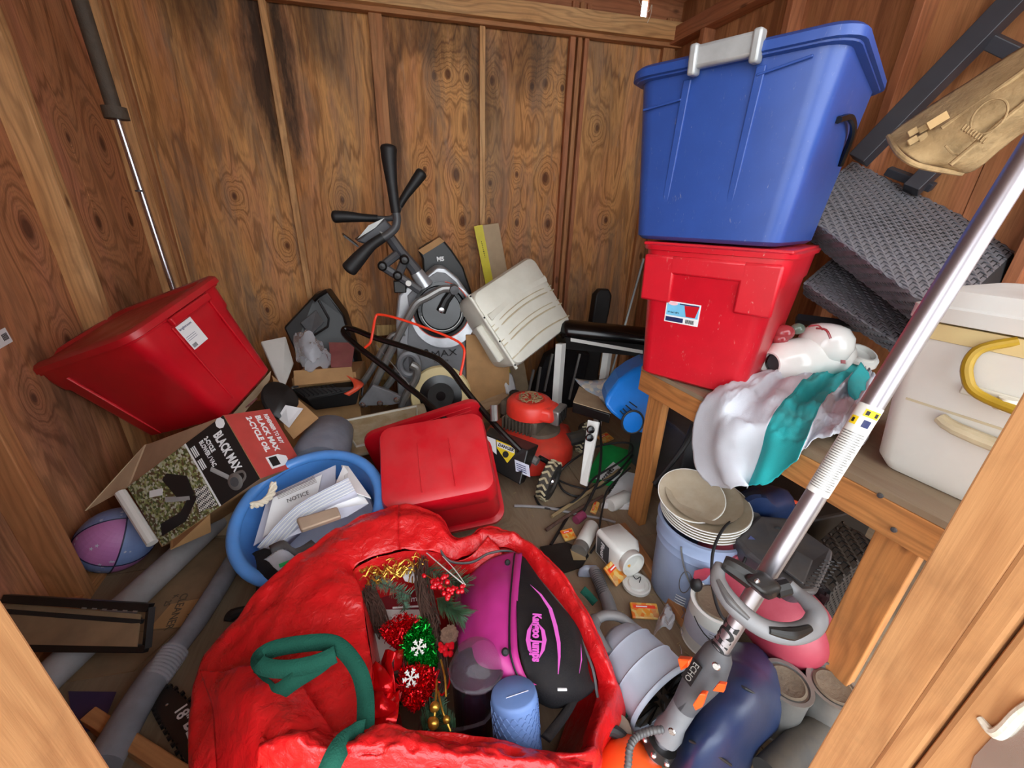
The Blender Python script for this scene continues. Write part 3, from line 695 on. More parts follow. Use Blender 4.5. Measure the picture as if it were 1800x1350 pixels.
obj('cream_band', B().loft([rr2(-.036, CL + .03, -.015, CWd, .04, h1 + .001), rr2(-.038, CL + .03, -.015, CWd, .04, h1 + .035)]), M['cream'], t, smooth=.7)
obj('lid', B().loft([rr2(-.03, CL + .03, -.008, CWd, .04, h1 + .037), rr2(-.042, CL + .035, -.02, CWd, .04, h1 + .04), rr2(-.042, CL + .035, -.02, CWd, .04, h1 + .07), rr2(-.03, CL + .03, -.012, CWd, .04, h1 + .074), rr2(-.02, CL + .02, 0, CWd, .045, h1 + .105), rr2(.02, CL - .02, .04, CWd - .03, .03, h1 + .108)]), M['cooler2'], t, smooth=.7)
obj('drain_groove', B().box((.36, -.006, .19), (.68, .004, .005), mc), M['coverlid'], t, smooth=0)
obj('side_ridge', B().tube([mc @ V(.09, -.016, .175), mc @ V(.16, -.02, .16), mc @ V(.5, -.02, .15)], [.012, .015, .015], 10, 4), M['coverlid'], t)
br = obj('handle_bracket', B().box((.17, -.016, h1 - .085), (.14, .014, .022), mc), M['cooler'], t, bevel=.004)
obj('bracket_knuckle', B().tube([mc @ V(.172, -.034, h1 - .075), mc @ V(.172, -.034, h1 - .10)], .014, 12), M['cooler'], br)
obj('rope_handle', B().tube([mc @ V(.14, -.01, h1 + .03), mc @ V(.10, -.03, h1 - .0), mc @ V(.105, -.04, h1 - .05), mc @ V(.15, -.045, h1 - .085), mc @ V(.3, -.045, h1 - .09), mc @ V(.4, -.04, h1 - .04)], .0095, 10, 6), M['mustard'], t)
# small wooden offcut on the cooler lid
p = mc @ V(.19, .07, h1 + .110)
plank('tmp', p, p + V(.02, 0, .13), .05, .04, M['bench'], (1, 0, 0)).name = 'timber_offcut'
tag(bpy.data.objects['timber_offcut'], 'short timber offcut standing on the white ice chest lid at the right edge', 'wood')
# ================================================================== elliptical machine
YE = 2.5
def A(X, Y, y=YE): return at(X, Y, y=y)
def strip(pts, y=YE, **k): return [A(a, b_, y) for a, b_ in pts]
t = thing('elliptical_trainer', 'grey and silver elliptical trainer with black grips against the back wall', 'exercise machine', A(760, 720) * 1 - V(0, 0, A(760, 720).z))
back = V(0, .16, 0)
ol = [(743, 492), (768, 470), (783, 471), (806, 490), (833, 530), (835, 570), (832, 610), (820, 668), (812, 735), (700, 735), (698, 650), (696, 560), (700, 520), (716, 503)]
sh = obj('shroud', B().poly(strip(ol, YE - .02), back), M['silver'], t, smooth=0, bevel=.014, bseg=3)
ol2 = [(716, 520), (735, 500), (768, 478), (783, 480), (802, 496), (828, 534), (829, 570), (824, 612), (814, 660), (720, 660), (716, 600), (720, 548)]
obj('face_panel', B().poly(strip(ol2, YE - .026), V(0, .01, 0)), M['grey'], sh, smooth=0, bevel=.004)
c = A(776, 545, YE - .03); fy = V(0, -1, 0)
zf = zframe(c, (-.08, -1, .12))
r0 = .165
obj('silver_crescent', B().lathe([(.0, 0), (.195, 0), (.2, .004), (.0, .006)], zf @ Matrix.Translation((.015, -.035, 0)), 40), M['silver'], sh)
obj('accent_ring', B().lathe([(.150, .006), (.176, .006), (.174, .014), (.150, .014)], zf, 48, False, False), M['drillorange'], sh)
obj('crank_disc', B().lathe([(.001, .012), (.17, .012), (.168, .022), (.15, .024), (.14, .012), (.12, .012), (.115, .020), (.001, .020)], zf, 48), M['blackg'], t)
obj('disc_arc', B().tube([zf @ V(.125 * math.cos(a), .125 * math.sin(a), .024) for a in [math.radians(k) for k in range(-165, 5, 10)]], .004, 6), M['greymet'], t)
ca = obj('crank_arm', B().tube([A(775, 548, YE - .07), A(784, 528, YE - .07), A(799, 508, YE - .07)], [.03, .026, .024], 10), M['black'], t)
obj('hub_bolt', B().lathe([(.0, .0), (.018, 0), (.017, .012), (.009, .014)], zframe(A(776, 545, YE - .09), (0, -1, 0)), 16), M['steel'], ca)
arm = obj('pedal_arm', B().tube(strip([(797, 509), (778, 508), (752, 522), (735, 531), (724, 546), (706, 580), (676, 640), (640, 712)], YE - .11), .023, 10, 5), M['greymet'], t)
obj('pivot_cap', B().lathe([(.0, .03), (.026, .028), (.03, 0), (.03, -.03)][::-1], zframe(A(798, 509, YE - .12), (0, -1, 0)), 16), M['dgrey'], arm)
obj('side_tube', B().tube(strip([(712, 585), (694, 588), (682, 600), (650, 655), (634, 676)], YE - .04), .02, 10, 5), M['greymet'], t)
obj('side_tube', B().tube(strip([(718, 612), (702, 640), (688, 668), (672, 690)], YE - .03), .022, 10, 4), M['greymet'], t)
obj('side_tube', B().tube(strip([(722, 640), (733, 648), (730, 668), (716, 690), (706, 712)], YE - .14), .024, 10, 5), M['greymet'], t)
obj('pulley_ring', B().tube([A(719, 640, YE - .10) + V(.055 * math.cos(a), 0, .07 * math.sin(a)) for a in [k * math.pi / 10 for k in range(20)]], .022, 8, closed=True), M['grey'], t)
zw = zframe(A(775, 695, YE - .12), (-.1, -1, .25))
wl = obj('flywheel_rim', B().lathe([(.135, -.04), (.185, -.03), (.195, .0), (.185, .02), (.135, .02)], zw, 40, False, False), M['cream'], t)
obj('flywheel_cover', B().lathe([(.0, -.02), (.14, -.02), (.14, .012), (.085, .02), (.085, .014), (.03, .016), (.03, .03), (.0, .03)], zw, 40), M['blackg'], wl)
obj('perforated_screen', B().lathe([(.03, .022), (.083, .022), (.083, .026), (.03, .026)], zw, 40, False, False), M['vent'], wl)
m_ = frame(A(757, 630, YE - .05), V(.99, 0, -.06), V(.06, 0, 1))
text('MAX', A(758, 629, YE - .045), V(1, 0, .06), V(0, 0, 1), .062, M['ink'], sh, sx=1.25)
text('TRAINER', A(763, 638, YE - .045), V(1, 0, .06), V(0, 0, 1), .018, M['ink'], sh, sx=1.3)
obj('screw_boss', B().lathe([(.0, 0), (.016, 0), (.014, .01), (.0, .01)], zframe(A(749, 618, YE - .04), (0, -1, 0)), 14), M['ink'], sh)
# mast, console, levers
ms = obj('mast', B().tube(strip([(742, 497), (728, 472), (704, 444), (680, 410)], YE - .02), [.045, .035, .032, .03], 8), M['shroud'], t)
obj('mast_sleeve', B().tube(strip([(748, 503), (732, 478)], YE - .03), [.05, .038], 12), M['silver'], t)
co = obj('console', B().hexa([A(626, 424, 2.42), A(648, 432, 2.42), A(692, 402, 2.42), A(676, 384, 2.42)], [A(622, 420, 2.55), A(646, 424, 2.55), A(690, 398, 2.55), A(674, 384, 2.55)]), M['shroud'], t, bevel=.01, smooth=0)
obj('console_shelf', B().quad([A(604, 414, 2.42), A(630, 434, 2.42), A(626, 428, 2.56), A(602, 410, 2.56)], .008), M['black'], co, smooth=0)
obj('console_screen', B().quad([A(628, 420, 2.415), A(648, 396, 2.415), A(676, 383, 2.415), A(660, 400, 2.415)], .004), M['greymet'], co, smooth=0)
obj('console_neck', B().tube(strip([(664, 402), (676, 416)], YE - .06), [.018, .026], 10), M['greymet'], co)
hb = obj('handlebar', B().tube(strip([(696, 372), (698, 386), (695, 400), (684, 411), (672, 419), (660, 428)], YE - .14), .021, 12, 5), M['dgrey'], t)
for nm, pts, y0 in (('grip', [(683, 262), (684, 280), (689, 325), (696, 374)], YE - .14), ('grip', [(615, 472), (630, 455), (652, 432), (674, 417)], YE - .14),
                    ('grip', [(740, 306), (730, 320), (712, 345), (702, 362)], YE + .10), ('grip', [(590, 381), (610, 381), (640, 383), (664, 384)], YE + .10)):
    k_ = 1.0 if y0 < YE else .8
    pts3 = strip(pts, y0); e = (pts3[0] - pts3[1]).normalized()
    obj(nm, B().tube([pts3[0] + e * .022] + [pts3[0] + e * .015] + pts3, [.012 * k_, .034 * k_, .042 * k_, .038 * k_, .028 * k_, .025 * k_], 14, 5), M['black_rub'], t)
obj('handlebar', B().tube(strip([(702, 362), (698, 375), (686, 384), (664, 384)], YE + .10), .016, 10, 5), M['dgrey'], t)
for a_, b_ in (((672, 468), (700, 446)), ((672, 468), (700, 486)), ((712, 456), (699, 486)), ((697, 483), (738, 511))):
    l_ = obj('linkage_plate', B().tube([A(*a_, YE - .10), A(*b_, YE - .10)], .024, 8, flat=1), M['dgrey'], t)
for a_ in ((672, 468), (699, 485), (711, 457)):
    obj('pivot_bolt', B().lathe([(.0, .012), (.016, .01), (.026, 0), (.026, -.04)][::-1], zframe(A(*a_, YE - .13), (0, -1, 0)), 16), M['black'], t)
obj('link_sticker', B().lathe([(.0, 0), (.016, 0), (.016, .003), (.0, .003)], zframe(A(718, 498, YE - .13), (0, -1, 0)), 16), M['white'], t)
obj('sensor_box', B().box(A(703, 503, YE - .02), (.07, .06, .07)), M['black'], t, bevel=.006)
rs = obj('rear_shell', B().poly(strip([(745, 500), (742, 455), (735, 440), (752, 428), (774, 418), (781, 423), (795, 440), (815, 470), (829, 512), (834, 545), (760, 545)], YE + .16), V(0, .1, 0)), M['black'], t, smooth=0, bevel=.012)
obj('dusty_top', B().hexa([A(735, 440, YE + .155), A(744, 448, YE + .155), A(782, 424, YE + .155), A(772, 417, YE + .155)], [A(735, 440, YE + .27) + V(0, 0, .01), A(744, 448, YE + .27), A(782, 424, YE + .27), A(772, 417, YE + .27) + V(0, 0, .01)]), M['card'], rs, smooth=0)
text('M5', A(768, 459, YE + .15), V(1, 0, .05), V(0, 0, 1), .036, M['whiteink'], rs, bold=.002)
obj('side_bracket', B().poly(strip([(655, 677), (685, 688), (704, 697), (702, 709), (688, 712), (634, 714), (630, 709)], YE - .2), V(0, .03, 0)), M['grey'], t, smooth=0, bevel=.004)
for a_ in ((697, 703), (668, 709), (637, 712)): obj('bracket_bolt', B().lathe([(.0, .008), (.012, .006), (.018, 0)][::-1], zframe(A(*a_, YE - .205), (0, -1, 0)), 12), M['steel'], t)
obj('base_rail', B().tube([V(.0, 2.35, .03), V(.0, 3.0, .03)], .03, 10), M['dgrey'], t)
obj('base_rail', B().tube([V(.35, 2.40, .03), V(.35, 2.95, .03)], .03, 10), M['dgrey'], t)
obj('upright_post', B().tube([V(.15, 2.6, .0), V(.17, 2.58, .3)], .05, 10), M['dgrey'], t)
# pedal at the left
pd = obj('foot_pedal', B().hexa([A(515, 694, 2.32), A(556, 722, 2.28), A(626, 712, 2.28), A(632, 690, 2.4)], [A(512, 682, 2.32), A(540, 702, 2.28), A(634, 680, 2.28), A(630, 668, 2.42)]), M['black'], t, smooth=0, bevel=.008)
obj('tan_sole', B().quad([A(514, 684, 2.33), A(540, 700, 2.29), A(620, 686, 2.29), A(596, 670, 2.42)], .012), M['tansole'], pd, smooth=0)
for k in range(9):
    a_ = (520 + 8 * k, 686 - .9 * k); b2 = (536 + 8 * k, 699 - 1.2 * k)
    obj('sole_rib', B().tube([A(*a_, 2.32) + V(0, 0, .008), A(*b2, 2.285) + V(0, 0, .008)], .005, 5), M['ink'], pd)
obj('pedal_wall', B().grid([[A(512, 680, 2.33), A(540, 668, 2.42), A(590, 660, 2.46), A(634, 668, 2.42), A(638, 684, 2.30)], [A(514, 688, 2.32), A(545, 676, 2.42), A(590, 670, 2.45), A(630, 676, 2.42), A(636, 696, 2.29)]], 5, 2), M['shroud'], pd, solid=.008)
obj('orange_strap', B().grid([[A(592, 660, 2.36), A(612, 662, 2.35), A(622, 680, 2.28), A(604, 692, 2.26)], [A(622, 664, 2.40), A(636, 672, 2.36), A(637, 680, 2.29), A(614, 696, 2.26)]], 5, 3), M['drillorange'], pd, solid=.008)

# ================================================================== things around the machine
# yellow-edged tall carton
t = thing('carton', 'tall narrow carton with a yellow printed edge leaning on the back wall', 'box', V(.80, 2.98, 0))
f0 = [A(834, 398, 2.93), A(876, 392, 2.93), A(931, 690, 2.86), A(895, 694, 2.86)]
b = B().poly(f0, V(0, .05, 0)); obj('carton_body', b, M['card_pale'], t, smooth=0)
st_ = obj('yellow_edge', B().poly([A(833, 398, 2.925), A(848, 395, 2.925), A(904, 690, 2.853), A(893, 694, 2.853)], V(0, .004, 0)), M['yellow'], t, smooth=0)
for k in range(9): obj('print_mark', B().tube([A(846 + k * .75, 424 + k * 3.4, 2.916), A(847 + k * .75, 426 + k * 3.4, 2.916)], .004 if k > 4 else .002, 4), M['ink'], st_)
b = B().tube([A(853, 467, 2.92) + V(.013 * math.cos(a), 0, .018 * math.sin(a)) for a in [k * math.pi / 8 for k in range(16)]], .002, 6, closed=True); obj('ring_logo', b, M['ink'], st_)
obj('hand_hole', B().tube([A(874, 464, 2.925), A(882, 463, 2.925)], .022, 12, flat=.2, hint=(0, 1, 0)), M['stud_dark'], t)

# tilted white cooler body at the back
mw = mat4((1.189, -.161, .595), (.573, 2.385, .39)); a_, b_, h_ = .50, .50, .30
t = thing('cooler', 'grimy white ice chest without lid tilted on its side behind the lawn mower', 'cooler', V(.8, 2.6, .0))
def cs(x, y, z): return mw @ V(x * a_, y * b_, z * h_)
rows = []
for j in range(9):
    y = j / 8; rows.append([cs(x, y + .03 * math.sin(math.pi * x) * (1 if y > .5 else -1) * .8, 1 + .10 * math.sin(math.pi * min(1, max(0, x))) * math.sin(math.pi * y)) for x in (0, .25, .5, .75, 1)])
top = []
obj('body', B().loft([[mw @ (p + V(a_ / 2, b_ / 2, z)) for p in rrect(a_ * k1, b_ * k1, .05, 0)] for z, k1 in ((0, .98), (h_ * .3, 1.0), (h_ * .9, 1.0), (h_ * 1.0, .95), (h_ * 1.06, .80), (h_ * 1.07, .3))]), M['cooler'], t, smooth=.7)
for yy, w1 in ((.30, .006), (.36, .004), (.50, .006), (.56, .004), (.12, .006)):
    obj('body_groove', B().tube([cs(x, yy + .06 * math.sin(math.pi * x), 1.04 if .06 < x < .94 else .99) + mw.to_3x3() @ V(0, 0, .012 * math.sin(math.pi * x)) for x in (.0, .15, .3, .5, .7, .85, 1.0)], w1 * .8, 6, 4), M['coverlid'], t)
for s0 in (.66,): obj('raised_band', B().tube([cs(x, s0 + .04 * math.sin(math.pi * x), 1.045) for x in (.05, .2, .4, .6, .8, .96)], .022, 8, 4, flat=.4, hint=mw.to_3x3() @ V(0, 0, 1)), M['cooler'], t)
for x0, y0, sx_, sy_ in ((-.035, .40, .06, .5), (1.03, .72, .05, .22), (1.03, .30, .05, .3)):
    obj('side_lug', B().box((x0 * a_, y0 * b_, h_ * .6), (sx_ * a_ * 1.6, sy_ * b_, h_ * .3), mw), M['cooler'], t, bevel=.012, smooth=.7)
obj('rim', B().tube([cs(x, y, 1.0) for x, y in ((.0, .0), (.0, .5), (.0, 1.0))], .010, 8), M['cooler'], t)
for y in (.05, .38, .7, .98): obj('rivet', B().ball(cs(.0, y, 1.03), .006, 8), M['ink'], t)

# cardboard box behind
t = thing('cardboard_box', 'plain brown cardboard box between the elliptical trainer and the tilted ice chest', 'box', V(.5, 2.5, 0))
c_ = [A(826, 712, 2.42), A(878, 705, 2.42)]
b = B(); bb = [V(c_[0].x - .02, 2.42, 0), V(c_[1].x + .06, 2.40, 0), V(c_[1].x + .10, 2.75, 0), V(c_[0].x, 2.75, 0)]
zt_ = A(850, 588, 2.42).z; b.hexa(bb, [p + V(0, 0, zt_) for p in bb]); obj('box_body', b, M['card'], t, smooth=0, bevel=.004)
obj('open_flap', B().quad([A(832, 712, 2.41), A(884, 690, 2.41), A(898, 700, 2.25), A(842, 728, 2.28)], .006), M['card_pale'], t, smooth=0)
for k in (0, 1): obj('staple_print', B().box(A(858 + k * 8, 692, 2.415), (.02, .003, .03)), M['whiteink'], t, smooth=0)
solo('paper_bag', 'grey-white paper bag crumpled under the tilted ice chest', 'bag', B().grid([[A(878, 640, 2.50), A(890, 652, 2.45), A(900, 660, 2.5)], [A(878, 670, 2.46), A(890, 674, 2.40), A(905, 676, 2.46)], [A(882, 694, 2.44), A(896, 696, 2.38), A(908, 692, 2.46)]], 4, 4, .02, 9), M['paper'], solid=.003)

# folded fabric chairs
t = thing('folding_chair', 'folded dark fabric camp chair with silver frame strips behind the padded bench', 'chair', V(.95, 2.6, 0))
b = B().poly([A(928, 712, 2.55), A(960, 628, 2.6), A(995, 610, 2.65), (A(1038, 622, 2.65)), A(1030, 660, 2.6), A(1004, 730, 2.5), A(940, 730, 2.5)], V(.02, .12, 0)); obj('fabric', b, M['dark'], t, smooth=0, bevel=.015)
for p0, p1 in (((971, 622), (957, 688)), ((1019, 622), (1000, 702)), ((938, 650), (929, 690)), ((950, 645), (943, 690))):
    obj('frame_strip', B().tube([A(*p0, 2.56), A(*p1, 2.48)], .010, 4), M['greymet'], t)
t = thing('padded_bench', 'black padded weight bench with flat white steel legs at the back', 'bench', V(1.15, 2.35, 0))
pad0, pad1 = A(985, 578, 2.30), A(1165, 596, 2.12)
px_ = (pad1 - pad0)
obj('seat_pad', B().loft([[pad0 + px_ * k1 + V(0, .10 * s1 * math.cos(a), .062 * s1 * math.sin(a) + .0) for a in [2 * math.pi * q / 18 for q in range(18)]] for k1, s1 in ((-.03, .5), (-.015, .85), (.02, 1), (.97, 1), (1.0, .7))]), M['blackg'], t, smooth=.9)
obj('pad_base', B().hexa([pad0 + V(.02, -.08, -.11), pad1 + V(0, -.08, -.11), pad1 + V(0, .1, -.11), pad0 + V(.02, .1, -.11)], [pad0 + V(.0, -.09, -.03), pad1 + V(0, -.09, -.03), pad1 + V(0, .1, -.03), pad0 + V(.0, .1, -.03)]), M['black'], t, smooth=0)
obj('side_rail', B().hexa([A(1003, 600, 2.18), A(1130, 622, 2.08), A(1130, 622, 2.1), A(1003, 600, 2.2)], [A(1003, 594, 2.18), A(1130, 616, 2.08), A(1130, 616, 2.1), A(1003, 594, 2.2)]), M['white'], t, smooth=0)
for p0, p1, y0 in (((986, 604), (979, 702), 2.2), ((1070, 606), (1061, 668), 2.2)):
    a0_, a1_ = A(*p0, y0), A(*p1, y0); a1_ = a1_ + (a1_ - a0_) * .0
    dn = a0_ + (a1_ - a0_) * (a0_.z / max(.01, a0_.z - a1_.z))
    obj('leg', B().tube([a0_, dn], .034, 4, flat=.5, hint=(0, 1, 0)), M['white'], t, smooth=0)
solo('pad_bolster', 'upright black foam bolster behind the padded bench', 'pad', B().loft([[A(X, Y, 2.85) + V(0, s1, 0) * .04 for X, Y, s1 in ring] for ring in
    [[(1012, 700, -1), (1040, 700, -1.2), (1044, 700, 0), (1040, 700, 1), (1012, 700, 1)], [(1036, 572, -1), (1060, 572, -1.2), (1064, 572, 0), (1060, 572, 1), (1036, 572, 1)], [(1040, 545, -1), (1066, 545, -1.2), (1070, 545, 0), (1064, 545, 1), (1040, 545, 1)], [(1044, 518, -1), (1070, 518, -1.2), (1075, 518, 0), (1068, 518, 1), (1044, 518, 1)], [(1052, 507, -.6), (1066, 507, -.8), (1070, 508, 0), (1064, 507, .6), (1052, 507, .6)]]]), M['black_rub'], bevel=.01, smooth=.8)
a0_, a1_ = A(1127, 470, 3.0), A(1099, 569, 2.95)
solo('metal_strip', 'thin grey metal strip leaning on the back wall behind the bench', 'strip', B().tube([a0_ + (a0_ - a1_) * .15, a1_ + (a1_ - a0_) * 1.7], .011, 4), M['greymet'], smooth=0)

# left of the machine: black bin, white panel, clear bag, red book, cardboard
t = thing('plastic_bin', 'battered black plastic bin leaning on the back wall, left of the elliptical', 'bin', V(-.45, 2.8, 0))
obj('shell', B().poly([A(498, 576, 2.75), A(552, 518, 2.85), A(574, 512, 2.85), A(605, 555, 2.85), A(628, 625, 2.8), A(640, 690, 2.7), A(560, 720, 2.6), A(515, 612, 2.7)], V(.01, .14, 0)), M['black'], t, smooth=0, bevel=.012)
obj('recessed_panel', B().quad([A(528, 568, 2.73), A(556, 545, 2.78), A(570, 566, 2.74), A(546, 590, 2.70)], .012), M['shroud'], t, smooth=0, bevel=.003)
obj('rim_strip', B().tube(strip([(552, 528), (560, 520), (575, 511)], 2.78), .014, 6), M['black'], t)
obj('seam_strip', B().tube(strip([(560, 528), (578, 560), (576, 574), (548, 592)], 2.70), .008, 6), M['black_rub'], t)
solo('plastic_sheet', 'pale grey plastic panel standing between the red tote and the cardboard box', 'panel', B().quad([A(458, 602, 2.5), A(502, 593, 2.6), A(516, 640, 2.45), A(497, 690, 2.2)], .02), M['white'], smooth=0, bevel=.006)
t = thing('cardboard_box', 'open cardboard box with a maroon side holding a clear bag', 'box', V(-.42, 2.5, 0))
obj('front_flap', B().quad([A(516, 652, 2.36), A(618, 645, 2.4), A(622, 668, 2.34), A(518, 678, 2.30)], .005), M['card'], t, smooth=0)
obj('maroon_side', B().quad([A(578, 602, 2.6), A(624, 603, 2.6), A(618, 646, 2.42), A(582, 646, 2.42)], .005), M['rednote'], t, smooth=0)
bb = [A(516, 700, 2.32), A(622, 690, 2.36)]; q = [V(bb[0].x, 2.36, .02), V(bb[1].x + .02, 2.40, .02), V(bb[1].x + .05, 2.68, .02), V(bb[0].x + .02, 2.66, .02)]
obj('box_body', B().hexa(q, [V(p.x, p.y, A(560, 662, 2.36).z - .03 * (i > 1)) for i, p in enumerate(q)]), M['card'], t, smooth=0)
solo('clear_bag', 'crumpled clear plastic bag lying in the open cardboard box', 'bag', B().grid([[A(517, 590, 2.5), A(530, 585, 2.5), A(548, 592, 2.5), A(565, 606, 2.5)], [A(520, 610, 2.42), A(535, 610, 2.32), A(555, 612, 2.34), A(580, 622, 2.45)], [A(522, 630, 2.4), A(545, 632, 2.3), A(562, 630, 2.32), A(582, 640, 2.42)], [A(528, 650, 2.42), A(545, 648, 2.36), A(562, 644, 2.36), A(580, 644, 2.44)]], 6, 6, .05, 16), M['clear'], solid=.002)
t = thing('cardboard_box', 'long open cardboard box with a black lid inside, just right of the blower carton', 'box', V(-.55, 2.0, .0))
obj('side_flap', B().quad([A(478, 660, 2.05), A(560, 735, 1.85), A(516, 772, 1.75), A(500, 752, 1.8)], .005), M['card'], t, smooth=0)
obj('inner_sheet', B().quad([A(502, 712, 1.86), A(533, 718, 1.83), A(508, 752, 1.78), A(488, 734, 1.84)], .003), M['paper'], t, smooth=0)
obj('box_body', B().hexa([V(-.90, 1.82, .01), V(-.50, 1.72, .01), V(-.36, 1.95, .01), V(-.80, 2.2, .01)], [V(-.90, 1.82, .26), V(-.48, 1.72, .24), V(-.36, 1.95, .25), V(-.80, 2.2, .3)]), M['card'], t, smooth=0)
solo('round_cover', 'round black plastic lid tucked inside the long cardboard box', 'lid', B().lathe([(.0, .008), (.09, .006), (.10, 0), (.10, -.012), (.0, -.012)][::-1], zframe(A(494, 704, 1.9), (.5, -.6, .7)), 28, sx=.75), M['black'])
# cooler lid on the floor, slatted crate
c_ = [A(578, 742, 2.18), A(745, 708, 2.30), A(765, 765, 1.95), A(600, 806, 1.84)]
t = thing('ice_chest_cover', 'mud-stained cream ice chest lid lying behind the upside-down red tote', 'lid', (c_[0] + c_[2]) / 2)
up = V(-.1, -.35, 1).normalized() * .03
obj('lid_slab', B().hexa([p - up for p in c_], [p + up * .2 for p in c_]), M['coverlid'], t, smooth=0, bevel=.015)
k_ = [c_[0].lerp(c_[2], .10), c_[1].lerp(c_[3], .10), c_[2].lerp(c_[0], .16), c_[3].lerp(c_[1], .16)]
obj('raised_rim', B().tube([p + up * .35 for p in k_], .008, 6, closed=True), M['cooler'], t)
t = thing('wooden_crate', 'pale slatted wooden crate behind the elliptical tubes', 'crate', V(-.15, 2.8, 0))
for k in range(4):
    obj('slat', B().hexa([A(662, 590 + k * 26, 2.75), A(706, 588 + k * 26, 2.75), A(706, 588 + k * 26, 2.9), A(662, 590 + k * 26, 2.9)], [A(662, 572 + k * 26, 2.75), A(706, 570 + k * 26, 2.75), A(706, 570 + k * 26, 2.9), A(662, 572 + k * 26, 2.9)]), M['slat'], t, smooth=0)
for x in (664, 702): obj('corner_post', B().tube([A(x, 570, 2.83), V(A(x, 570, 2.83).x, 2.83, 0)], .02, 4), M['slat'], t, smooth=0)

# ================================================================== lawn mower
R0 = at(957, 870, z=0); wv = V(.72, -.69, 0).normalized(); lv = V(.69, .72, 0)
def mp(a, l, z): return R0 + wv * a + lv * l + V(0, 0, z)     # a: across (0 at right wheel), l: forward
t = thing('lawn_mower', 'red push lawn mower with black folding handle, in front of the ice chest', 'lawn mower', mp(-.25, .3, 0))
def wheel(c, ax, r, wdt):
    zf = zframe(c, ax)
    w_ = obj('wheel', B().lathe([(.0, wdt * .3), (r * .6, wdt * .3), (r * .64, wdt * .5), (r * .94, wdt * .5), (r, wdt * .35), (r, -wdt * .35), (r * .94, -wdt * .5), (.0, -wdt * .5)], zf, 32), M['tire'], t)
    b = B()
    for k in range(18):
        a = 2 * math.pi * k / 18
        for s1 in (-1, 1):
            p0 = zf @ V(r * 1.01 * math.cos(a), r * 1.01 * math.sin(a), 0); p1 = zf @ V(r * 1.01 * math.cos(a + .2), r * 1.01 * math.sin(a + .2), s1 * wdt * .42)
            b.tube([p0, p1], .007, 4)
    obj('tread_block', b, M['tread'], w_, smooth=0)
    obj('hub', B().lathe([(.0, wdt * .5), (r * .16, wdt * .48), (r * .2, wdt * .3)][::-1], zf, 14), M['steel'], w_)
    return w_
ax = (wv * .95 - V(0, 0, .1)).normalized()
wheel(mp(.02, 0, .10), ax, .10, .055); wheel(mp(.03, .52, .09), ax, .09, .05); wheel(mp(-.5, .52, .09), ax, .09, .05); wheel(mp(-.50, 0, .10), ax, .10, .055)
cd_ = mp(-.235, .27, 0)
mz = Matrix((wv, lv, V(0, 0, 1))).transposed().to_4x4(); mz.translation = cd_
obj('deck', B().lathe([(.255, .055), (.265, .06), (.262, .11), (.25, .155), (.21, .185), (.14, .205), (.12, .215), (.0, .215)], mz, 40, True, True, 1.0, 1.05), M['mowred'], t, smooth=.9)
obj('deck_nose', B().hexa([mp(-.42, .36, .06), mp(-.04, .36, .06), mp(-.06, .56, .08), mp(-.4, .56, .08)], [mp(-.40, .36, .17), mp(-.05, .36, .17), mp(-.08, .53, .15), mp(-.38, .53, .15)]), M['mowred'], t, bevel=.02, smooth=.8)
obj('front_guard', B().tube([mp(-.02, .34, .15), mp(.02, .42, .14), mp(.03, .50, .13), mp(.0, .6, .11)], .04, 10, 5), M['tire'], t)
en = obj('engine_block', B().box((-.01, .0, .255), (.2, .2, .09), mz), M['engine'], t, bevel=.012)
for k in range(9): obj('cooling_fin', B().box((-.01 - .1 + .022 * k, -.105, .255), (.006, .03, .075), mz), M['engine'], en, smooth=0)
obj('engine_base', B().lathe([(.13, .205), (.125, .225), (.0, .228)], mz @ Matrix.Translation((.05, .02, 0)), 28), M['engine'], t)
cw = obj('engine_cowl', B().lathe([(.128, .295), (.135, .30), (.133, .365), (.118, .385), (.085, .392), (.08, .385), (.0, .383)], mz, 40, True, True, 1.0, .95), M['engred'], t, smooth=.9)
obj('cowl_lobe', B().hexa([mz @ V(.05, -.10, .30), mz @ V(.17, -.07, .30), mz @ V(.17, .08, .30), mz @ V(.05, .10, .30)], [mz @ V(.05, -.09, .385), mz @ V(.155, -.06, .37), mz @ V(.155, .07, .37), mz @ V(.05, .09, .385)]), M['engred'], cw, bevel=.018, smooth=.9)
b = B()
for k in range(70):
    a = R_.uniform(0, 6.28); r1 = .072 * math.sqrt(R_.random()); a2 = a + R_.uniform(-.9, .9); r2 = .072 * math.sqrt(R_.random())
    b.tube([mz @ V(r1 * math.cos(a), r1 * math.sin(a), .392 + R_.uniform(0, .008)), mz @ V((r1 + r2) / 2 * math.cos((a + a2) / 2), (r1 + r2) / 2 * math.sin((a + a2) / 2), .402), mz @ V(r2 * math.cos(a2), r2 * math.sin(a2), .392)], .0022, 4)
stuff(obj('grass_screen', b, M['straw'], cw))
obj('muffler', B().box((.165, .03, .32), (.05, .13, .09), mz), M['greymet'], t, bevel=.01)
for k in range(5): obj('muffler_slot', B().box((.192, -.02 + .024 * k, .32), (.004, .010, .07), mz), M['black'], t, smooth=0)
obj('fuel_tank', B().box((-.13, .03, .30), (.09, .16, .10), mz), M['engine'], t, bevel=.02)
obj('fuel_cap', B().lathe([(.03, .35), (.034, .355), (.034, .372), (.028, .378), (.0, .378)], mz @ Matrix.Translation((-.13, .06, 0)), 12), M['black'], t)
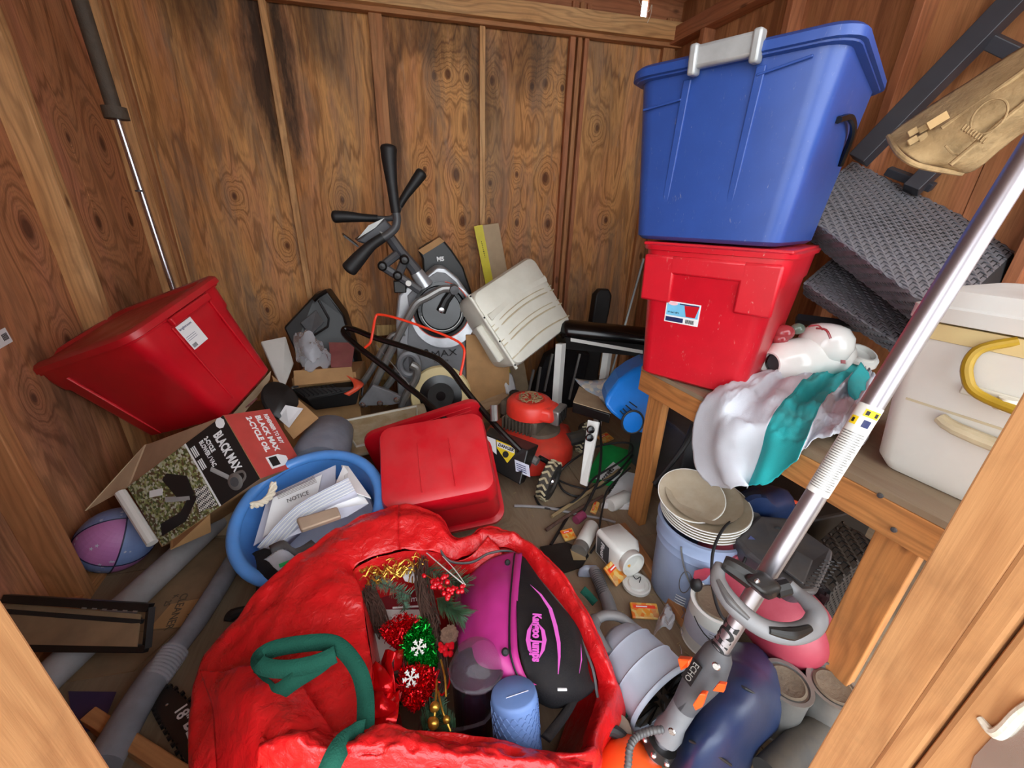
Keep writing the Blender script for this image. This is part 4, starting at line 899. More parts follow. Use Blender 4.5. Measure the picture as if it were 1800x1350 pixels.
# rear flap
fq = [at(872, 826, d=1.98), at(916, 850, d=1.92), at(950, 786, d=2.02), at(854, 752, d=2.12)]
fp = obj('rear_flap', B().hexa([at(860, 822, d=1.98), at(914, 853, d=1.90), at(922, 848, d=2.0), at(868, 816, d=2.1)], [at(852, 762, d=2.0), at(928, 792, d=1.92), at(948, 782, d=2.02), at(862, 750, d=2.12)]), M['black'], t, smooth=0, bevel=.006)
# flap stickers laid on its front face
g0, g1, g2 = at(852, 762, d=1.993), at(928, 792, d=1.913), at(860, 822, d=1.973)
ux = (g1 - g0).normalized(); uy = (g0 - g2).normalized(); fz = ux.cross(uy).normalized()
def fp_(u, v_): return g0 + (g1 - g0) * u + (g2 - g0) * v_ + fz * .003
s = obj('warning_label', B().poly([fp_(.02, .05), fp_(.26, .05), fp_(.24, .5), fp_(.12, .42), fp_(.02, .3)], fz * .002), M['paper'], fp, smooth=0)
s = obj('warning_label', B().poly([fp_(.28, .05), fp_(.70, .05), fp_(.68, .26), fp_(.47, .62), fp_(.27, .3)], fz * .002), M['dangery'], fp, smooth=0); lab(s, 'yellow and white danger label')
obj('label_band', B().poly([fp_(.29, .09), fp_(.69, .09), fp_(.67, .24), fp_(.28, .24)], fz * .003), M['paper'], s, smooth=0)
text('DANGER', fp_(.305, .205) + fz * .004, ux, uy, .021, M['ink'], s, bold=.0008)
obj('label_symbol', B().lathe([(.0, .0), (.016, 0), (.016, .003), (.0, .003)], zframe(fp_(.46, .38), fz), 18), M['ink'], s)
s = obj('white_sticker', B().poly([fp_(.66, .42), fp_(.98, .42), fp_(.97, .76), fp_(.65, .76)], fz * .002), M['paper2'], fp, smooth=0)
for k in range(4): obj('print_line', B().poly([fp_(.69, .5 + .06 * k), fp_(.9, .5 + .06 * k), fp_(.9, .52 + .06 * k), fp_(.69, .52 + .06 * k)], fz * .004), M['labelnavy'], s, smooth=0)
obj('height_lever', B().tube([mp(-.05, .02, .2), mp(-.02, .05, .17), mp(.01, .06, .12)], .014, 8), M['black'], t)
obj('hinge_knob', B().tube([mp(-.14, -.01, .22), mp(-.04, -.02, .20)], .022, 10), M['greymet'], t)
# handle: two tubes meeting at the folded top
hd = obj('handle', B().tube([at(914, 792, d=1.93), at(880, 757, d=1.95), at(847, 720, d=1.98), at(818, 685, d=2.0), at(796, 655, d=2.02), at(782, 641, d=2.03), at(764, 628, d=2.04), at(715, 611, d=2.07), at(660, 594, d=2.1), at(625, 580, d=2.12), at(608, 577, d=2.12), at(604, 584, d=2.11), at(612, 595, d=2.1), at(640, 618, d=2.06), at(681, 649, d=2.02), at(712, 676, d=1.98), at(745, 702, d=1.94), at(780, 735, d=1.92), at(850, 800, d=1.92)], .0155, 10, 4), M['blackg'], t)
obj('side_knob', B().tube([at(869, 740, d=1.9), at(868, 712, d=1.9)], .018, 8), M['greymet'], t)
obj('bail_lever', B().tube([at(641, 611, d=2.05), at(651, 602, d=2.04), at(655, 584, d=2.04), at(660, 558, d=2.06), at(668, 553, d=2.06), at(700, 560, d=2.05), at(750, 577, d=2.04), at(799, 597, d=2.02), at(814, 610, d=2.0), at(816, 625, d=1.99), at(809, 660, d=1.99)], .0065, 8, 4), M['orangered'], t)
obj('pull_cord', B().tube([at(660, 606, d=2.06), at(690, 640, d=1.99), at(730, 690, d=1.96)], .002, 4, 3), M['greymet'], t)
# ================================================================== left side
# barbell
a0_ = at(300, 495, x=-1.10); a1_ = at(205, 205, x=-1.12); a2_ = at(140, 0, x=-1.125)
dv = (a2_ - a1_).normalized(); e = (a0_ - a1_).normalized()
foot = a0_ + e * (a0_.z / -e.z)
t = thing('barbell', 'steel barbell with a dull thick sleeve standing upright against the left wall', 'barbell', foot)
obj('bar', B().tube([foot, a1_], .0135, 14), M['steel'], t)
obj('bar_seam', B().tube([at(244, 334, x=-1.108), at(245, 337, x=-1.108)], .0142, 14), M['dgrey'], t)
obj('sleeve', B().tube([a1_, a1_ + dv * .42], .027, 18), M['engine'], t)
obj('collar', B().tube([a1_ - dv * .01, a1_ + dv * .035], .043, 20), M['engine'], t)
s = solo('wall_sticker', 'small white barcode sticker stuck on the left plywood wall', 'sticker', B().box((0, 0, 0), (.075, .05, .001), frame(V(-1.16 - .07 * 1.66 + .002, 1.66, at(62, 577, x=-1.27).z), dl, V(0, 0, 1)) @ Matrix.Rotation(.12, 4, 'Z')), M['paper'], smooth=0)
for k in range(5): obj('barcode_bar', B().box((.008 + .005 * k, 0, .001), (.0025, .022, .001), frame(V(-1.16 - .07 * 1.66 + .002, 1.66, at(62, 577, x=-1.27).z), dl, V(0, 0, 1)) @ Matrix.Rotation(.12, 4, 'Z')), M['ink'], s, smooth=0)

# leaf blower carton: frame of the fitted box, origin at a bottom corner
mk_ = mat4((1.039, -.667, .177), (-.852, 1.632, .066)); BL, BW, BH = .524, .265, .21
t = thing('blower_carton', 'printed leaf blower carton, black and red with a garden photo, under the tilted red tote', 'box', mk_ @ V(BL / 2, BW / 2, 0) - V(0, 0, .1))
# corners from the photo: big face = bottom plane (z=0) of the fitted frame, red face = x = BL end
Q = [mk_ @ V(x, y, z) for z in (0, BH) for x, y in ((0, 0), (BL, 0), (BL, BW), (0, BW))]
obj('carton_body', B().hexa(Q[:4], Q[4:]), M['card'], t, smooth=0)
bn_ = (mk_.to_3x3() @ V(0, 0, 1))
C0, C1, C2, C3 = Q[4], Q[5], Q[6], Q[7]     # 287,971 / 453,842 / 400,735 / 224,849
def fb(u, v_, k=.002): return C0 + (C1 - C0) * u + (C3 - C0) * v_ + bn_ * k      # u along to the black end, v up-left
ph_ = obj('garden_photo', B().poly([fb(.02, .0), fb(.62, .0), fb(.62, 1), fb(.0, 1)], bn_ * .001), M['foliage'], t, smooth=0); lab(ph_, 'printed photo of garden foliage with a person using a leaf blower')
bk_ = obj('black_panel', B().poly([fb(.625, 0), fb(1, 0), fb(1, 1), fb(.625, 1)], bn_ * .001), M['blackprint'], t, smooth=0)
obj('white_rule', B().poly([fb(.61, 0), fb(.625, 0), fb(.625, 1), fb(.61, 1)], bn_ * .0015), M['whiteink'], t, smooth=0)
ud = (C0 - C3).normalized(); vd = (C1 - C0).normalized()
text('BLACK MAX', fb(.855, .86, .004), ud, vd, .054, M['whiteink'], bk_, bold=.0018, sx=.52)
text('2-CYCLE', fb(.815, .90, .004) - vd * .02, ud, vd, .026, M['whiteink'], bk_, sx=.6, bold=.001)
text('BLOWER / VAC', fb(.765, .90, .004) - vd * .02, ud, vd, .026, M['whiteink'], bk_, sx=.6, bold=.0008)
for k in range(3):
    for j in range(2): obj('print_line', B().poly([fb(.67 - .016 * k, .90 - j * .2, .003), fb(.678 - .016 * k, .90 - j * .2, .003), fb(.678 - .016 * k, .75 - j * .2, .003), fb(.67 - .016 * k, .75 - j * .2, .003)], bn_ * .001), M['whiteink'], bk_, smooth=0)
obj('lynx_badge', B().lathe([(.0, 0), (.02, 0), (.02, .001), (.0, .001)], zframe(fb(.95, .96 - .02, .003) - ud * .0, bn_), 8), M['whiteink'], bk_)
# pictured blower
pb = obj('pictured_blower', B().tube([fb(.70, .50, .003), fb(.79, .26, .003)], .009, 8, flat=.15, hint=bn_), M['silver_pl'], bk_); 
obj('pictured_blower_body', B().lathe([(.0, 0), (.040, 0), (.034, .003), (.0, .003)], zframe(fb(.82, .16, .003), bn_) @ Matrix.Diagonal((.8, .8, 1, 1)), 20), M['greymet'], bk_)
obj('pictured_blower_body', B().lathe([(.0, .003), (.018, .003), (.018, .004), (.0, .004)], zframe(fb(.82, .16, .003), bn_), 16), M['dgrey'], bk_)
obj('pictured_blower_body', B().tube([fb(.85, .25, .003), fb(.91, .22, .003), fb(.91, .14, .003), fb(.86, .10, .003)], .005, 6, 4, flat=.3, hint=bn_), M['greymet'], bk_)
# pictured person: legs, plaid shirt, blower tube
obj('pictured_trousers', B().poly([fb(.06, .12, .003), fb(.30, .10, .003), fb(.50, .30, .003), fb(.44, .38, .003), fb(.30, .25, .003), fb(.10, .28, .003)], bn_ * .001), M['blackprint'], ph_, smooth=0)
obj('pictured_trousers', B().poly([fb(.34, .42, .003), fb(.48, .34, .003), fb(.50, .62, .003), fb(.36, .82, .003), fb(.30, .78, .003)], bn_ * .001), M['blackprint'], ph_, smooth=0)
obj('pictured_shirt', B().poly([fb(.44, .10, .003), fb(.60, .04, .003), fb(.60, .36, .003), fb(.50, .40, .003)], bn_ * .001), M['plaid'], ph_, smooth=0)
obj('pictured_tube', B().tube([fb(.24, .52, .003), fb(.43, .34, .003)], .010, 8, flat=.15, hint=bn_), M['silver_pl'], ph_)
obj('white_sticker', B().poly([fb(.16, .76, .004), fb(.27, .68, .004), fb(.24, .60, .004), fb(.13, .68, .004)], bn_ * .001), M['paper'], ph_, smooth=0)
# red end face (x = BL)
en_ = mk_.to_3x3() @ V(1, 0, 0)
rf_ = obj('red_panel', B().poly([Q[1] + en_ * .001, Q[2] + en_ * .001, Q[6] + en_ * .001, Q[5] + en_ * .001], en_ * .001), M['redprint'], t, smooth=0)
u2 = (Q[5] - Q[6]).normalized(); v2 = (Q[1] - Q[5]).normalized()
def fr(u, v_, k=.003): return Q[6] + (Q[5] - Q[6]) * u + (Q[2] - Q[6]) * v_ + en_ * k
text('REMEMBER TO BUY', fr(.08, .78), u2, v2, .027, M['whiteink'], rf_, sx=.58, bold=.0006)
text('BLACK MAX', fr(.08, .58), u2, v2, .034, M['whiteink'], rf_, sx=.85, bold=.0012)
text('2-CYCLE OIL', fr(.08, .38), u2, v2, .034, M['whiteink'], rf_, sx=.80, bold=.0012)
bt_ = obj('pictured_bottle', B().poly([fr(.74, .30), fr(.74, .58), fr(.80, .74), fr(.86, .74), fr(.93, .60), fr(.93, .30)], en_ * .001), M['whiteink'], rf_, smooth=0)
obj('bottle_label', B().poly([fr(.76, .34, .0045), fr(.76, .52, .0045), fr(.90, .52, .0045), fr(.90, .34, .0045)], en_ * .0005), M['blackprint'], bt_, smooth=0)
# open flap at the near end and rear flap
obj('open_flap', B().quad([C3, C2, at(352, 762, d=1.70), at(255, 782, d=1.62)], .004), M['card_pale'], t, smooth=0)
obj('open_flap', B().quad([C3, at(255, 782, d=1.62), at(150, 898, d=1.50), at(165, 885, d=1.52)], .004), M['card_pale'], t, smooth=0)
obj('lower_flap', B().quad([C0 + (C1 - C0) * .1, C0 + (C1 - C0) * .5, at(370, 935, z=.2), at(300, 966, z=.18)], .004), M['card'], t, smooth=0)
obj('inner_packaging', B().tube([at(212, 866, d=1.50), at(268, 955, d=1.44)], .018, 10), M['white'], t)
# supports below: shallow carton + grey bin
t = thing('cardboard_box', 'pale printed cardboard box squashed beneath the tilted red tote', 'box', V(-.85, 1.75, 0))
q = [V(-.98, 1.66, .0), V(-.60, 1.60, .0), V(-.58, 1.90, .0), V(-1.08, 1.86, .0)]
obj('box_body', B().hexa(q, [V(-.98, 1.68, .26), V(-.66, 1.62, .28), V(-.60, 1.90, .36), V(-1.08, 1.86, .34)]), M['card_pale'], t, smooth=0)
obj('side_flap', B().quad([at(476, 652, d=1.98), at(474, 668, d=1.97), at(428, 728, d=1.85), at(400, 738, d=1.8)], .004), M['card_pale'], t, smooth=0)
for k in range(3): obj('print_line', B().tube([at(432 + 4 * k, 716 - 2 * k, d=1.82), at(446 + 3 * k, 704 - 2 * k, d=1.85)], .003, 4), M['rednote'], t)
solo('grey_bin', 'grey plastic bin lying behind the blue tub', 'bin', B().loft([[at(545, 800, d=1.86) + Vector((math.cos(a) * .13 * k, 0, math.sin(a) * .11 * k)) + V(.05, -.1 + j, -.06 * j) for a in [2 * math.pi * q / 20 for q in range(20)]] for j, k in ((.02, .8), (.05, 1), (.35, .9), (.37, .8))]), M['grey_tub'], smooth=.8)
# basketball
bc = at(205, 948, z=.122); r = .120
t = thing('basketball', 'pink and blue starry basketball resting in the left corner', 'ball', bc - V(0, 0, r))
rot = Matrix.Rotation(.5, 3, 'Z') @ Matrix.Rotation(.5, 3, 'Y') @ Matrix.Rotation(.35, 3, 'X')
b1, b2 = B(), B(); NS = 32; NR = 24
P_ = [[bc + rot @ V(math.sin(math.pi * i / NR) * math.cos(2 * math.pi * j / NS), math.sin(math.pi * i / NR) * math.sin(2 * math.pi * j / NS), -math.cos(math.pi * i / NR)) * r for j in range(NS)] for i in range(NR + 1)]
for i in range(NR):
    for j in range(NS):
        k = (j * 4 // NS + (1 if (i * 2 // NR) else 0)) % 2
        q = [P_[i][j], P_[i][(j + 1) % NS], P_[i + 1][(j + 1) % NS], P_[i + 1][j]]
        (b1 if k else b2).add(q, [(0, 1, 2, 3)])
p1 = obj('pink_panel', b1, M['ballp'], t, smooth=3); obj('blue_panel', b2, M['ballb'], t, smooth=3)
for ax_ in (V(1, 0, 0), V(0, 1, 0), V(0, 0, 1)):
    zf = zframe(bc, rot @ ax_); obj('seam', B().tube([zf @ V(math.cos(a) * r, math.sin(a) * r, 0) for a in [k * math.pi / 24 for k in range(48)]], .0028, 5, closed=True), M['navyl'], t)
b = B()
for _ in range(60):
    d_ = rot @ V(R_.gauss(0, 1), R_.gauss(0, 1), R_.gauss(0, 1)).normalized(); d_.normalize()
    zf = zframe(bc + d_ * (r + .0004), d_); s5 = R_.uniform(.004, .008)
    b.poly([zf @ V(math.cos(math.pi / 5 * q) * s5 * (1 if q % 2 == 0 else .4), math.sin(math.pi / 5 * q) * s5 * (1 if q % 2 == 0 else .4), 0) for q in range(10)], d_ * .0003)
obj('printed_star', b, M['ballb' if 0 else 'paper2'], t, smooth=0)['kind'] = 'stuff'
# long rolls
a0_, a1_ = at(392, 905, z=.075), at(80, 1195, z=.05)
solo('carpet_roll', 'long dusty white tube lying along the left wall under the black frame', 'tube', B().tube([a0_, a1_ + (a1_ - a0_) * .1], [.045, .045], 20), M['roll'])
pr = [(412, 985), (385, 1030), (350, 1085), (325, 1120), (300, 1150), (275, 1185), (245, 1230), (205, 1300), (180, 1345)]
t = thing('wrapped_roll', 'long grey roll wrapped in shiny plastic film on the floor, left of the red bag', 'roll', at(300, 1150, z=0))
obj('roll_core', B().tube([at(x, y, z=.045) for x, y in pr], [.034, .034, .033, .03, .034, .040, .04, .042, .042], 18, 5), M['wrap'], t, smooth=.9)
c_ = [at(x, y, z=.045) for x, y in pr]
for k in range(9):
    p0 = c_[3].lerp(c_[6], .25 + k * .055); dd = (c_[6] - c_[3]).normalized()
    obj('film_wrinkle', B().tube([p0, p0 + dd * .006], .0405, 18), M['clear'], t)
# flat printed cardboard sheets
t = thing('flattened_carton', 'flattened worn cardboard carton with printing lying on the floor, left of the blue tub', 'cardboard')if 0 else thing('flattened_carton', 'flattened worn cardboard carton with printing lying on the floor, left of the blue tub', 'cardboard', at(320, 1040, z=.0))
cq = [at(252, 1108, z=.006), at(320, 1104, z=.006), at(420, 960, z=.01), at(300, 955, z=.01)]
obj('sheet', B().quad([p for p in [at(190, 1115, z=.005), at(325, 1103, z=.005), at(425, 950, z=.010), at(320, 940, z=.010)]], .004), M['card_flat'], t, smooth=0)
obj('sheet', B().quad([at(110, 1200, z=.002), at(235, 1180, z=.002), at(330, 1090, z=.002), at(200, 1100, z=.002)], .003), M['card_flat'], t, smooth=0)
obj('clean_patch', B().quad([at(262, 1106, z=.0085), at(318, 1102, z=.0085), at(352, 1052, z=.009), at(300, 1062, z=.009)], .001), M['card'], t, smooth=0)
rd = (at(303, 1080, z=.01) - at(322, 1040, z=.01)).normalized()
for s_, X, Y, sz in (('CLEANER', 319, 1044, .035), ('K', 306, 1046, .024), ('25', 292, 1056, .026), ('WILD', 330, 1078, .02)):
    text(s_, at(X, Y, z=.011), rd, V(-rd.y, rd.x, 0), sz, M['faintink'], t)
# black metal frame lying on edge
t = thing('black_bed_rail', 'long black dusty metal frame lying on the floor against the left wall', 'frame', at(200, 1120, z=0))
fA, fB_, fC, fD = at(10, 1052, z=.20), at(265, 1068, z=.18), at(258, 1140, z=.11), at(60, 1138, z=.11)
for nm, p0, p1, r0 in (('long_rail', fA, fB_, .016), ('long_rail', fD + (fD - fC) * .6, fC, .014), ('end_rail', fB_, fC, .012)):
    obj(nm, B().tube([p0, p1], r0, 4), M['black'], t, smooth=0)
obj('inner_lip', B().tube([fA + V(0, -.02, -.03), fB_ + V(-.02, -.02, -.03)], .008, 4), M['black_rub'], t, smooth=0)
obj('infill_panel', B().quad([fA + V(0, 0, -.02), fB_ + V(-.03, 0, -.02), fC + V(-.02, 0, .015), fD + (fD - fC) * .6 + V(0, 0, .015)], .004), M['card_flat'], t, smooth=0)
for k in range(6): obj('slot', B().tube([fA.lerp(fB_, .55 + k * .07) + V(0, -.016, 0), fA.lerp(fB_, .58 + k * .07) + V(0, -.016, 0)], .003, 4), M['greymet'], t)
for X, Y in ((250, 1072), (246, 1088), (232, 1070)): obj('screw', B().lathe([(.0, .006), (.006, .004), (.007, 0)][::-1], zframe(at(X, Y, z=.10), (0, -.6, .8)), 8), M['steel'], t)
solo('purple_book', 'dark purple hardcover book lying on the floor near the door, beside the wrapped roll', 'book', B().hexa([at(120, 1215, z=0), at(205, 1216, z=0), at(178, 1282, z=0), at(130, 1290, z=0)], [at(120, 1215, z=.012), at(205, 1216, z=.012), at(178, 1282, z=.012), at(130, 1290, z=.012)]), M['purplebook'], smooth=0)
# chainsaw bar
t = thing('chainsaw_bar', 'black chainsaw guide bar with white lettering lying by the red bag', 'saw bar', at(310, 1280, z=0))
pc = [at(x, y, z=.03) for x, y in ((272, 1240), (278, 1215), (300, 1208), (350, 1248), (390, 1300), (400, 1380), (345, 1370), (310, 1310), (285, 1268))]
obj('bar', B().poly(pc, V(0, 0, -.012)), M['black'], t, smooth=0)
cpt = cat(pc, 4, True)
b = B()
for i in range(0, len(cpt)):
    p = cpt[i]; q = cpt[(i + 1) % len(cpt)]; dd = (q - p).normalized(); nn = V(dd.y, -dd.x, 0)
    for s1 in (0, .5): b.box((0, 0, 0), (.007, .009, .012), frame(p.lerp(q, s1) + nn * .004 * (-1 if s1 else .5) + V(0, 0, -.006), dd, nn))
obj('saw_chain', b, M['black_rub'], t, smooth=0)
td = (at(345, 1330, z=.03) - at(312, 1240, z=.03)).normalized(); tv = V(-td.y, td.x, 0)
text('18"', at(306, 1248, z=.0305), td, tv, .040, M['whiteink'], t, bold=.0006)
text('BLACK MAX', at(322, 1274, z=.0305), td, tv, .045, M['whiteink'], t, bold=.001)
obj('bar_screw', B().lathe([(.0, .002), (.004, 0)][::-1], Matrix.Translation(at(293, 1239, z=.031)), 8), M['steel'], t)
# floor board near the door
t0 = at(160, 1262, z=.02); t1 = at(330, 1372, z=.02)
x = plank('timber_batten', t0, t1, .05, .035, M['jamb'], (0, 0, 1)); tag(x, 'short timber batten on the floor beside the left door jamb', 'wood')

# ------------------------------------------------------------------ blue tub with papers
tc_ = V(-.37, 1.29, .33); tn = V(-.11, -.34, .93).normalized(); tr = .25
zt2 = zframe(tc_, tn, (0, 1, 0))
t = thing('laundry_tub', 'round blue plastic tub with white rope handle, tilted and full of paper', 'tub', tc_ - tn * .33)
obj('body', B().lathe([(.0, -.33), (.18, -.33), (.19, -.32), (.232, -.02), (.232, .0), (.226, .0), (.183, -.31), (.0, -.315)], zt2, 56, True, True), M['tubblue'], t, smooth=.8)
obj('outer_skirt', B().lathe([(.188, -.31), (.236, -.03), (.239, -.03), (.192, -.312)], zt2, 56, False, False), M['grey_tub'], t, smooth=.8)
obj('rim', B().tube([zt2 @ V(math.cos(a) * .245, math.sin(a) * .245, .004) for a in [k * math.pi / 36 for k in range(72)]], .021, 12, closed=True), M['tubblue'], t, smooth=.9)
obj('lining', B().lathe([(.0, -.315), (.185, -.312), (.186, -.311), (.0, -.313)], zt2, 40), M['tubblue'], t)
h0, h1_ = at(482, 850, d=1.40), at(444, 888, d=1.34)
rp = cat([h0, h0.lerp(h1_, .35) + V(.012, -.01, -.012), h0.lerp(h1_, .7) + V(.010, -.01, -.012), h1_], 8)
b = B()
for s3 in range(3):
    pts = []
    for i, p in enumerate(rp):
        a = i * .55 + s3 * 2.094; pts.append(p + V(math.cos(a), math.sin(a) * .6, math.sin(a) * .6) * .0065)
    b.tube(pts, .0075, 7)
obj('rope_handle', b, M['rope'], t)
def sheet_(name, label, catg, px_, mat, z=None, d=None, th=.002, group=None):
    return solo(name, label, catg, B().quad([at(X, Y, d=dd * .945) for X, Y, dd in px_], th), mat, group, smooth=0)
sheet_('file_folder', 'grey file folder with printed notice lying in the blue tub', 'folder', [(446, 960, 1.46), (590, 868, 1.55), (590, 818, 1.60), (472, 872, 1.54)], M['paper2'], th=.006)
sheet_('file_folder', 'pale green folder at the far side of the blue tub', 'folder', [(560, 895, 1.53), (587, 868, 1.55), (588, 820, 1.62), (520, 850, 1.58)], plain('pale_green', (186, 200, 194), .8), th=.004)
x = sheet_('printed_notice', 'white printed notice sheet in the blue tub', 'paper', [(462, 945, 1.44), (556, 880, 1.52), (566, 834, 1.56), (480, 875, 1.50)], M['paper'])
text('NOTICE', at(505, 884, d=1.395), at(560, 862, d=1.435) - at(505, 884, d=1.395), V(-.1, .5, .6), .020, M['ink'], x)
for k in range(6):
    p0, p1 = at(484 + k * 1, 872 + k * 2.2 - 6, d=1.405), at(552 + k, 842 + k * 2.2 - 6, d=1.445); obj('print_line', B().tube([p0, p1], .0008, 4), M['faintink'], x)
solo('paper_pile', 'grey-white heap of loose papers filling the bottom of the blue tub', 'papers', B().lathe([(.0, -.27), (.19, -.27), (.205, -.12), (.20, -.10), (.0, -.085)], zt2, 14), M['paper2'], smooth=0)
# fan of envelopes on edge
for k in range(11):
    a = k / 10
    p = [(452 + 8 * a * 4, 962 + 14 * a * .6, 1.40), (520 + 20 * a, 890 + 18 * a, 1.42), (612 + 4 * a * 3, 840 + 22 * a, 1.46), (616 + 5 * a * 3, 850 + 24 * a, 1.52), (530 + 20 * a, 902 + 18 * a, 1.50), (458 + 30 * a, 970 + 8 * a, 1.46)]
    pp = [at(*q[:2], d=q[2] * .94) for q in p]
    solo('envelope', 'edge-on sheet in the curved fan of papers across the blue tub', 'paper', B().grid([pp[:3], pp[:2:-1]], 4, 2), M['paper' if k % 2 else 'paper2'], 'papers fanned in the blue tub', solid=.002)
sheet_('letter_sheet', 'large white letter sheet folded at the right of the blue tub', 'paper', [(560, 925, 1.42), (648, 885, 1.50), (604, 818, 1.58), (590, 850, 1.50)], M['paper'], th=.002)
sheet_('letter_sheet', 'white envelope standing at the far right rim of the blue tub', 'paper', [(612, 862, 1.47), (652, 876, 1.50), (612, 820, 1.60), (600, 818, 1.60)], M['paper'], th=.003)
sheet_('letter_sheet', 'lilac-white sheet beneath the brown pad in the blue tub', 'paper', [(505, 945, 1.37), (610, 908, 1.43), (648, 885, 1.47), (560, 900, 1.44)], M['paper2'], th=.002)
solo('brown_pad', 'folded tan paper pad lying on the papers in the blue tub', 'pad', B().hexa([at(530, 938, d=1.297), at(600, 913, d=1.316), at(594, 893, d=1.354), at(520, 915, d=1.335)], [at(530, 932, d=1.269), at(600, 907, d=1.288), at(592, 890, d=1.325), at(521, 911, d=1.307)]), M['brownpaper'], bevel=.006, smooth=.8)
x = solo('magazine', 'dark magazine edge lying under the papers at the tub front', 'magazine', B().grid([[at(474, 960, d=1.278), at(500, 950, d=1.278), at(520, 965, d=1.260), at(548, 950, d=1.288)], [at(480, 975, d=1.260), at(500, 965, d=1.260), at(524, 978, d=1.241), at(560, 960, d=1.260)]], 4, 3), M['dgrey'], solid=.008)
solo('black_cloth', 'black fuzzy cloth hanging over the near rim of the blue tub', 'cloth', B().grid([[at(445, 975, d=1.316), at(480, 965, d=1.278), at(498, 985, d=1.250)], [at(455, 1000, d=1.278), at(480, 1000, d=1.241), at(500, 1010, d=1.222)], [at(452, 1040, d=1.278), at(470, 1045, d=1.250), at(490, 1045, d=1.222)]], 5, 5, .02, 14), M['dark'], solid=.006)
x = solo('plastic_bag', 'clear bag with green print tucked at the near edge of the blue tub', 'bag', B().grid([[at(464, 985, d=1.250), at(490, 968, d=1.260), at(520, 975, d=1.260)], [at(478, 992, d=1.222), at(500, 985, d=1.231), at(520, 990, d=1.231)], [at(490, 1002, d=1.203), at(505, 998, d=1.213), at(518, 1000, d=1.222)]], 4, 4, .01, 22), M['clear'], solid=.002)
obj('green_strip', B().quad([at(490, 992, d=1.208), at(510, 984, d=1.217), at(512, 990, d=1.208), at(492, 998, d=1.203)], .002), M['green'], x, smooth=0)
solo('moulded_handle', 'dark moulded handle poking out left of the red bag on the floor', 'handle', B().tube([at(402, 1092, z=.02), at(410, 1080, z=.03), at(450, 1068, z=.035)], [.014, .02, .012], 10, 5), M['black_rub'])
# ================================================================== red holiday bag
R1 = [(700, 900, .36), (770, 905, .35), (803, 955, .30), (860, 930, .30), (935, 962, .28), (1005, 1035, .26), (1045, 1100, .24), (1080, 1200, .18), (1098, 1262, .12), (1062, 1300, .2),
      (1045, 1360, .28), (900, 1400, .30), (850, 1410, .30), (640, 1420, .30), (450, 1420, .28), (340, 1380, .22), (349, 1180, .24), (420, 1082, .30), (500, 1005, .34), (600, 930, .36)]
R2 = [(700, 974, .35), (765, 971, .34), (800, 988, .29), (850, 968, .285), (908, 968, .28), (952, 1025, .26), (1000, 1085, .245), (1038, 1160, .215), (1050, 1215, .17), (1030, 1285, .22),
      (1005, 1330, .32), (900, 1312, .36), (850, 1303, .37), (730, 1290, .38), (665, 1284, .38), (650, 1240, .37), (655, 1180, .35), (648, 1120, .34), (636, 1050, .35), (624, 998, .35)]
n_ = len(R1)
r1 = [at(x, y, z=z) for x, y, z in R1]; r2 = [at(x, y, z=z) for x, y, z in R2]
cen = sum(r2, V(0, 0, 0)) / n_
r0_ = [V(p.x, p.y, 0) for p in r1]
rm = [(a * .5 + b_ * .5) + V(0, 0, .035) for a, b_ in zip(r1, r2)]
rq = [(a * .85 + b_ * .15) + V(0, 0, .018) for a, b_ in zip(r1, r2)]
r3 = [V(p.x * .9 + cen.x * .1, p.y * .9 + cen.y * .1, p.z * .55) for p in r2]
r4 = [V(p.x * .8 + cen.x * .2, p.y * .8 + cen.y * .2, .04) for p in r2]
def rings_grid(rings, n, m, amp, sc_, seed):
    rings = [r + [r[0]] for r in rings]
    b = B(); N0 = len(rings[0]) - 1
    rr = [cat(r[:-1], n, True) for r in rings]; rr = [r + [r[0]] for r in rr]
    cols = [cat([r[j] for r in rr], m) for j in range(len(rr[0]))]
    G = [[cols[j][i] for j in range(len(cols))] for i in range(len(cols[0]))]
    for i, r in enumerate(G):
        for j, p in enumerate(r):
            q = p * sc_; nz = noise.noise(q + V(seed, 0, 0)); e = 1 - abs(noise.noise(V(q.x * 2.1, q.y * 2.1, q.z * 2.1) + V(0, seed, 0))) * 2.4; f_ = 1 - abs(noise.noise(q * 5)) * 2
            r[j] = p + V(nz * .3, nz * .3, nz + e * .5 + f_ * .22) * amp
    k = len(G[0]); b.add([p for r in G for p in r], [(i * k + j, i * k + j + 1, (i + 1) * k + j + 1, (i + 1) * k + j) for i in range(len(G) - 1) for j in range(k - 1)])
    return b
t = thing('storage_bag', 'big red tarpaulin storage bag, unzipped and full of festive decorations, at the front', 'bag', V(cen.x, cen.y, 0))
obj('bag_shell', rings_grid([r0_, [p * 1.0 for p in [V(q.x, q.y, q.z * .55) for q in r1]], r1, rq, rm, r2], 12, 10, .016, 6, 3), M['tarp'], t, smooth=3, solid=.003)
obj('bag_lining', rings_grid([[p + V(0, 0, -.004) for p in r2], r3, r4], 8, 6, .008, 7, 9), M['tarp_in'], t, smooth=3)
# front fold lying over the near edge
fr_ = [[(462, 1292, .395), (540, 1290, .41), (640, 1288, .41), (760, 1296, .405), (860, 1306, .40), (960, 1325, .37), (1040, 1350, .33)],
       [(456, 1320, .42), (540, 1315, .45), (640, 1312, .45), (760, 1318, .45), (860, 1330, .44), (960, 1352, .40), (1040, 1380, .34)],
       [(445, 1380, .36), (540, 1380, .38), (640, 1385, .38), (760, 1390, .38), (860, 1400, .37), (960, 1410, .35), (1040, 1420, .30)]]
obj('front_fold', B().grid([[at(x, y, z=z) for x, y, z in r] for r in fr_], 14, 14, .020, 11, 5, fine=.5), M['tarp'], t, smooth=3, solid=.003)
